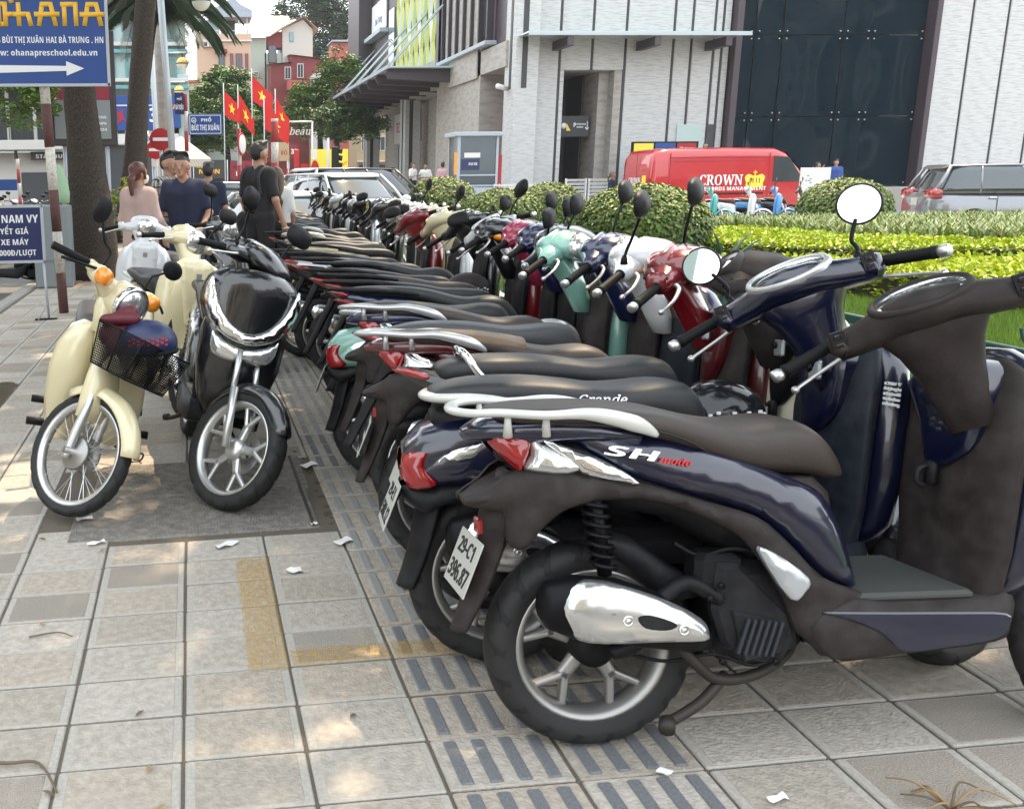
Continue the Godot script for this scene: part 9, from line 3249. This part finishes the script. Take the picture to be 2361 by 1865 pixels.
	scooter("motor_scooter", "dark grey scooter with round lamp standing between the people and the cream scooter", "", ground_rear(0.35, -7.0, -60.0, 1.31), deg_to_rad(-60), deg_to_rad(6.0), {"paint": M.charcoal_paint, "seat": M.black_seat, "tail": "sport", "rail": "wing", "steer": 0.4, "head": "round", "mirrors": "black", "far": true})

func ground_rear(x: float, z: float, hd: float, wb: float) -> Vector3:   # rear contact from the front one
	var d := Vector3(cos(deg_to_rad(hd)), 0, -sin(deg_to_rad(hd)))
	var p := Vector3(x, 0, z) - d * wb
	p.y = gy(p.x)
	return p

func litter() -> void:
	# paper scraps [x, z, turn, length, width]
	var sc := [[-0.5, -4.02, 0.3, 0.07, 0.03, "white paper scrap by the cream motorbike's front tyre"], [-0.42, -3.72, 0.5, 0.075, 0.025, "long paper strip at the front edge of the concrete cover"], [0.1, -3.6, 0.6, 0.1, 0.035, "folded white paper strip on the tiles before the black scooter"], [0.34, -3.3, 0.15, 0.055, 0.045, "small square paper with grey print on the tiles"], [0.56, -3.55, 0.7, 0.08, 0.04, "white paper scrap on the ribbed tiles near the mint scooter"], [0.55, -4.6, 0.7, 0.09, 0.05, "white paper scrap on the earth strip"], [0.72, -3.1, 0.4, 0.07, 0.05, "crumpled clear wrapper on the ribbed tiles"], [0.38, -1.87, 0.1, 0.045, 0.014, "tiny white plastic stub on the foreground tile"], [-1.3, -5.7, 0.2, 0.1, 0.05, "white paper scrap at the edge of the earth pit"], [1.08, -1.95, 0.6, 0.03, 0.03, "bit of white paper under the nearest scooter"], [1.28, -1.82, 0.3, 0.05, 0.02, "grey rolled scrap on the tile joint under the nearest scooter"], [0.47, -3.77, 0.4, 0.03, 0.02, "white scrap at the iron edge's end"]]
	for q in sc:
		var b := Mb.new()
		b.smooth()
		var rows := []
		for i in 4:
			var row := PackedVector3Array()
			for j in 3:
				row.append(Vector3((i / 3.0 - 0.5) * q[3], 0.002 + 0.012 * absf(sin(i * 1.9 + j * 0.8 + q[0] * 9.0)) * (0.5 + q[3] * 5), (j / 2.0 - 0.5) * q[4]))
			rows.append(row)
		b.grid(rows, false)
		var o := obj("paper_scrap", b.done(), M.paper, null, Transform3D(Basis(Vector3.UP, q[2]), Vector3(q[0], gy(q[0]) + 0.004, q[1])))
		tag(o, q[5], "paper scrap", "litter on the pavement")
	var tw := [[[-0.62, 0.008, -2.24, -0.5, 0.014, -2.21, -0.42, 0.012, -2.2, -0.36, 0.008, -2.08], 0.005, "curved pale twig at the lower left of the pavement"], [[-0.72, 0.006, -2.0, -0.6, 0.01, -2.03], 0.004, "short dark twig cut off by the left edge"], [[-0.56, 0.008, -2.92, -0.47, 0.012, -2.93, -0.42, 0.008, -2.9], 0.003, "thin twig on the pale tile below the cream motorbike"], [[0.85, 0.012, -1.65, 0.94, 0.03, -1.71, 1.0, 0.014, -1.78], 0.006, "bent pale stem on the ribbed tiles at the bottom"], [[0.6, 0.01, -1.55, 0.7, 0.03, -1.66, 0.8, 0.02, -1.72], 0.005, "pale curling stem at the bottom joint"]]
	for q in tw:
		var b := Mb.new()
		b.smooth()
		var p := curve3(xyz(q[0]), 5)
		for i in p.size():
			p[i].y += gy(p[i].x)
		b.tube(p, [q[1], q[1] * 0.6], 6)
		var o := obj("twig", b.done(), M.twig, null)
		tag(o, q[2], "twig", "twigs on the pavement")
	# dry sprig on the right
	var t := thing("dry_sprig", "dry branching sprig of dead stalks on the paving under the nearest scooter", "sprig", Vector3(1.62, gy(1.62), -1.73))
	for i in 13:
		var b := Mb.new()
		b.smooth()
		var a := rng.randf_range(-1.2, 1.2) + (PI if i % 3 else 0.0)
		var l := rng.randf_range(0.07, 0.16)
		b.tube(curve3([Vector3(0, 0.01, 0), Vector3(cos(a) * l * 0.5, 0.03 + rng.randf() * 0.02, sin(a) * l * 0.5), Vector3(cos(a + 0.3) * l, 0.012, sin(a + 0.3) * l)]), [0.0035, 0.0015], 5)
		obj("stalk", b.done(), [M.twig, M.dry_leaf][i % 2], t)
	# fallen leaves
	for i in 16:
		var x := rng.randf_range(-0.9, 1.1)
		var z := -rng.randf_range(1.5, 5.5)
		var o := obj("fallen_leaf", leaf_mesh(0.035, 0.012), [M.dry_leaf, M.twig][i % 2], null, Transform3D(Basis(Vector3.UP, rng.randf() * TAU), Vector3(x, gy(x) + 0.009, z)))
		tag(o, "small dry leaf fallen on the paving", "leaf", "dry leaves on the paving")
	# helmets and things hung on the scooters
	helmet("black helmet with white checked band behind the nearest seat", Vector3(1.52, 0.735, -2.62), 0.11, M.gloss_black, M.white_print)
	helmet("brown and black helmet with white striped band among the far seats", Vector3(1.62, 0.76, -5.6), 0.12, M.brown_plastic, M.white_print)
	helmet("white and black helmet hanging upside down in the row", Vector3(1.66, 0.66, -4.35), 0.12, M.white_paint, M.black_print)
	# in the basket of the cream motorbike
	var c := basket_at.origin
	helmet("blue cap style helmet lying in the black basket", c + Vector3(0.04, 0.03, 0.03), 0.105, std("helmet_blue", lin(0.012, 0.02, 0.07), 0.4), M.red_print)
	var rc := thing("rain_cape", "dark red folded rain cape stuffed into the basket", "cape", c + Vector3(-0.05, 0.06, -0.04))
	obj("cloth", sdf_mesh([[Vector3(-0.1, 0.0, 0.02), Vector3(0.08, 0.03, 0.04), 0.07, 0.06], [Vector3(-0.1, 0.08, 0.05), Vector3(0.02, 0.12, 0.02), 0.04, 0.05], [Vector3(-0.12, 0.1, 0.08), Vector3(0.05, 0.1, 0.1), 0.03, 0.035], [Vector3(-0.06, -0.05, 0.08), Vector3(0.1, -0.04, 0.0), 0.06, 0.05]], 0.012, 0.012), std("cape_red", lin(0.09, 0.004, 0.012), 0.55), rc, Transform3D(Basis.from_scale(Vector3.ONE * 0.75), Vector3.ZERO))
	var bag := thing("plastic_bag", "red and white plastic bag tucked between two scooters", "bag", Vector3(1.55, 0.66, -4.85))
	obj("film", sdf_mesh([[Vector3(-0.06, 0, 0), Vector3(0.06, 0.04, 0.02), 0.07, 0.05], [Vector3(0, 0.06, 0), Vector3(0.05, 0.12, 0.02), 0.04, 0.02]], 0.012, 0.012), M.sign_red, bag)

func helmet(label: String, at_: Vector3, r: float, m: Material, band_m: Material) -> void:
	var t := thing("helmet", label, "helmet", at_)
	var b := Mb.new()
	b.smooth()
	var pr := []
	for i in 10:
		var a := PI / 2 * i / 9.0
		pr.append(Vector2(cos(a) * r * 1.05, sin(a) * r * 0.95))
	pr.push_front(Vector2(r * 1.02, -0.04))
	b.xf(Transform3D(Basis.from_scale(Vector3(1.15, 1, 0.95)), Vector3.ZERO))
	b.lathe(pr, 26, true)
	obj("shell", b.done(), m, t)
	b = Mb.new()
	b.smooth()
	b.xf(Transform3D(Basis.from_scale(Vector3(1.15, 1, 0.95)), Vector3.ZERO))
	b.lathe([Vector2(r * 1.02, -0.045), Vector2(r * 1.075, -0.04), Vector2(r * 1.075, -0.028), Vector2(r * 1.04, -0.025)], 26, false)
	obj("rim_band", b.done(), M.rubber, t)
	for k in 9:
		var a := 0.9 + k * 0.16
		for j in 2:
			part("checker", band_m, t, Vector3(cos(a) * r * 1.225, 0.005 + j * 0.018 + (k % 2) * 0.009, sin(a) * r * 1.02), Vector3(0.011, 0.008, 0.004))
	b = Mb.new()
	b.smooth()
	b.tube(curve3([Vector3(r * 0.9, -0.03, r * 0.6), Vector3(r * 0.4, -0.16, r * 0.3), Vector3(r * 0.8, -0.03, -r * 0.6)]), 0.006, 6)
	obj("chin_strap", b.done(), M.black_plastic, t)
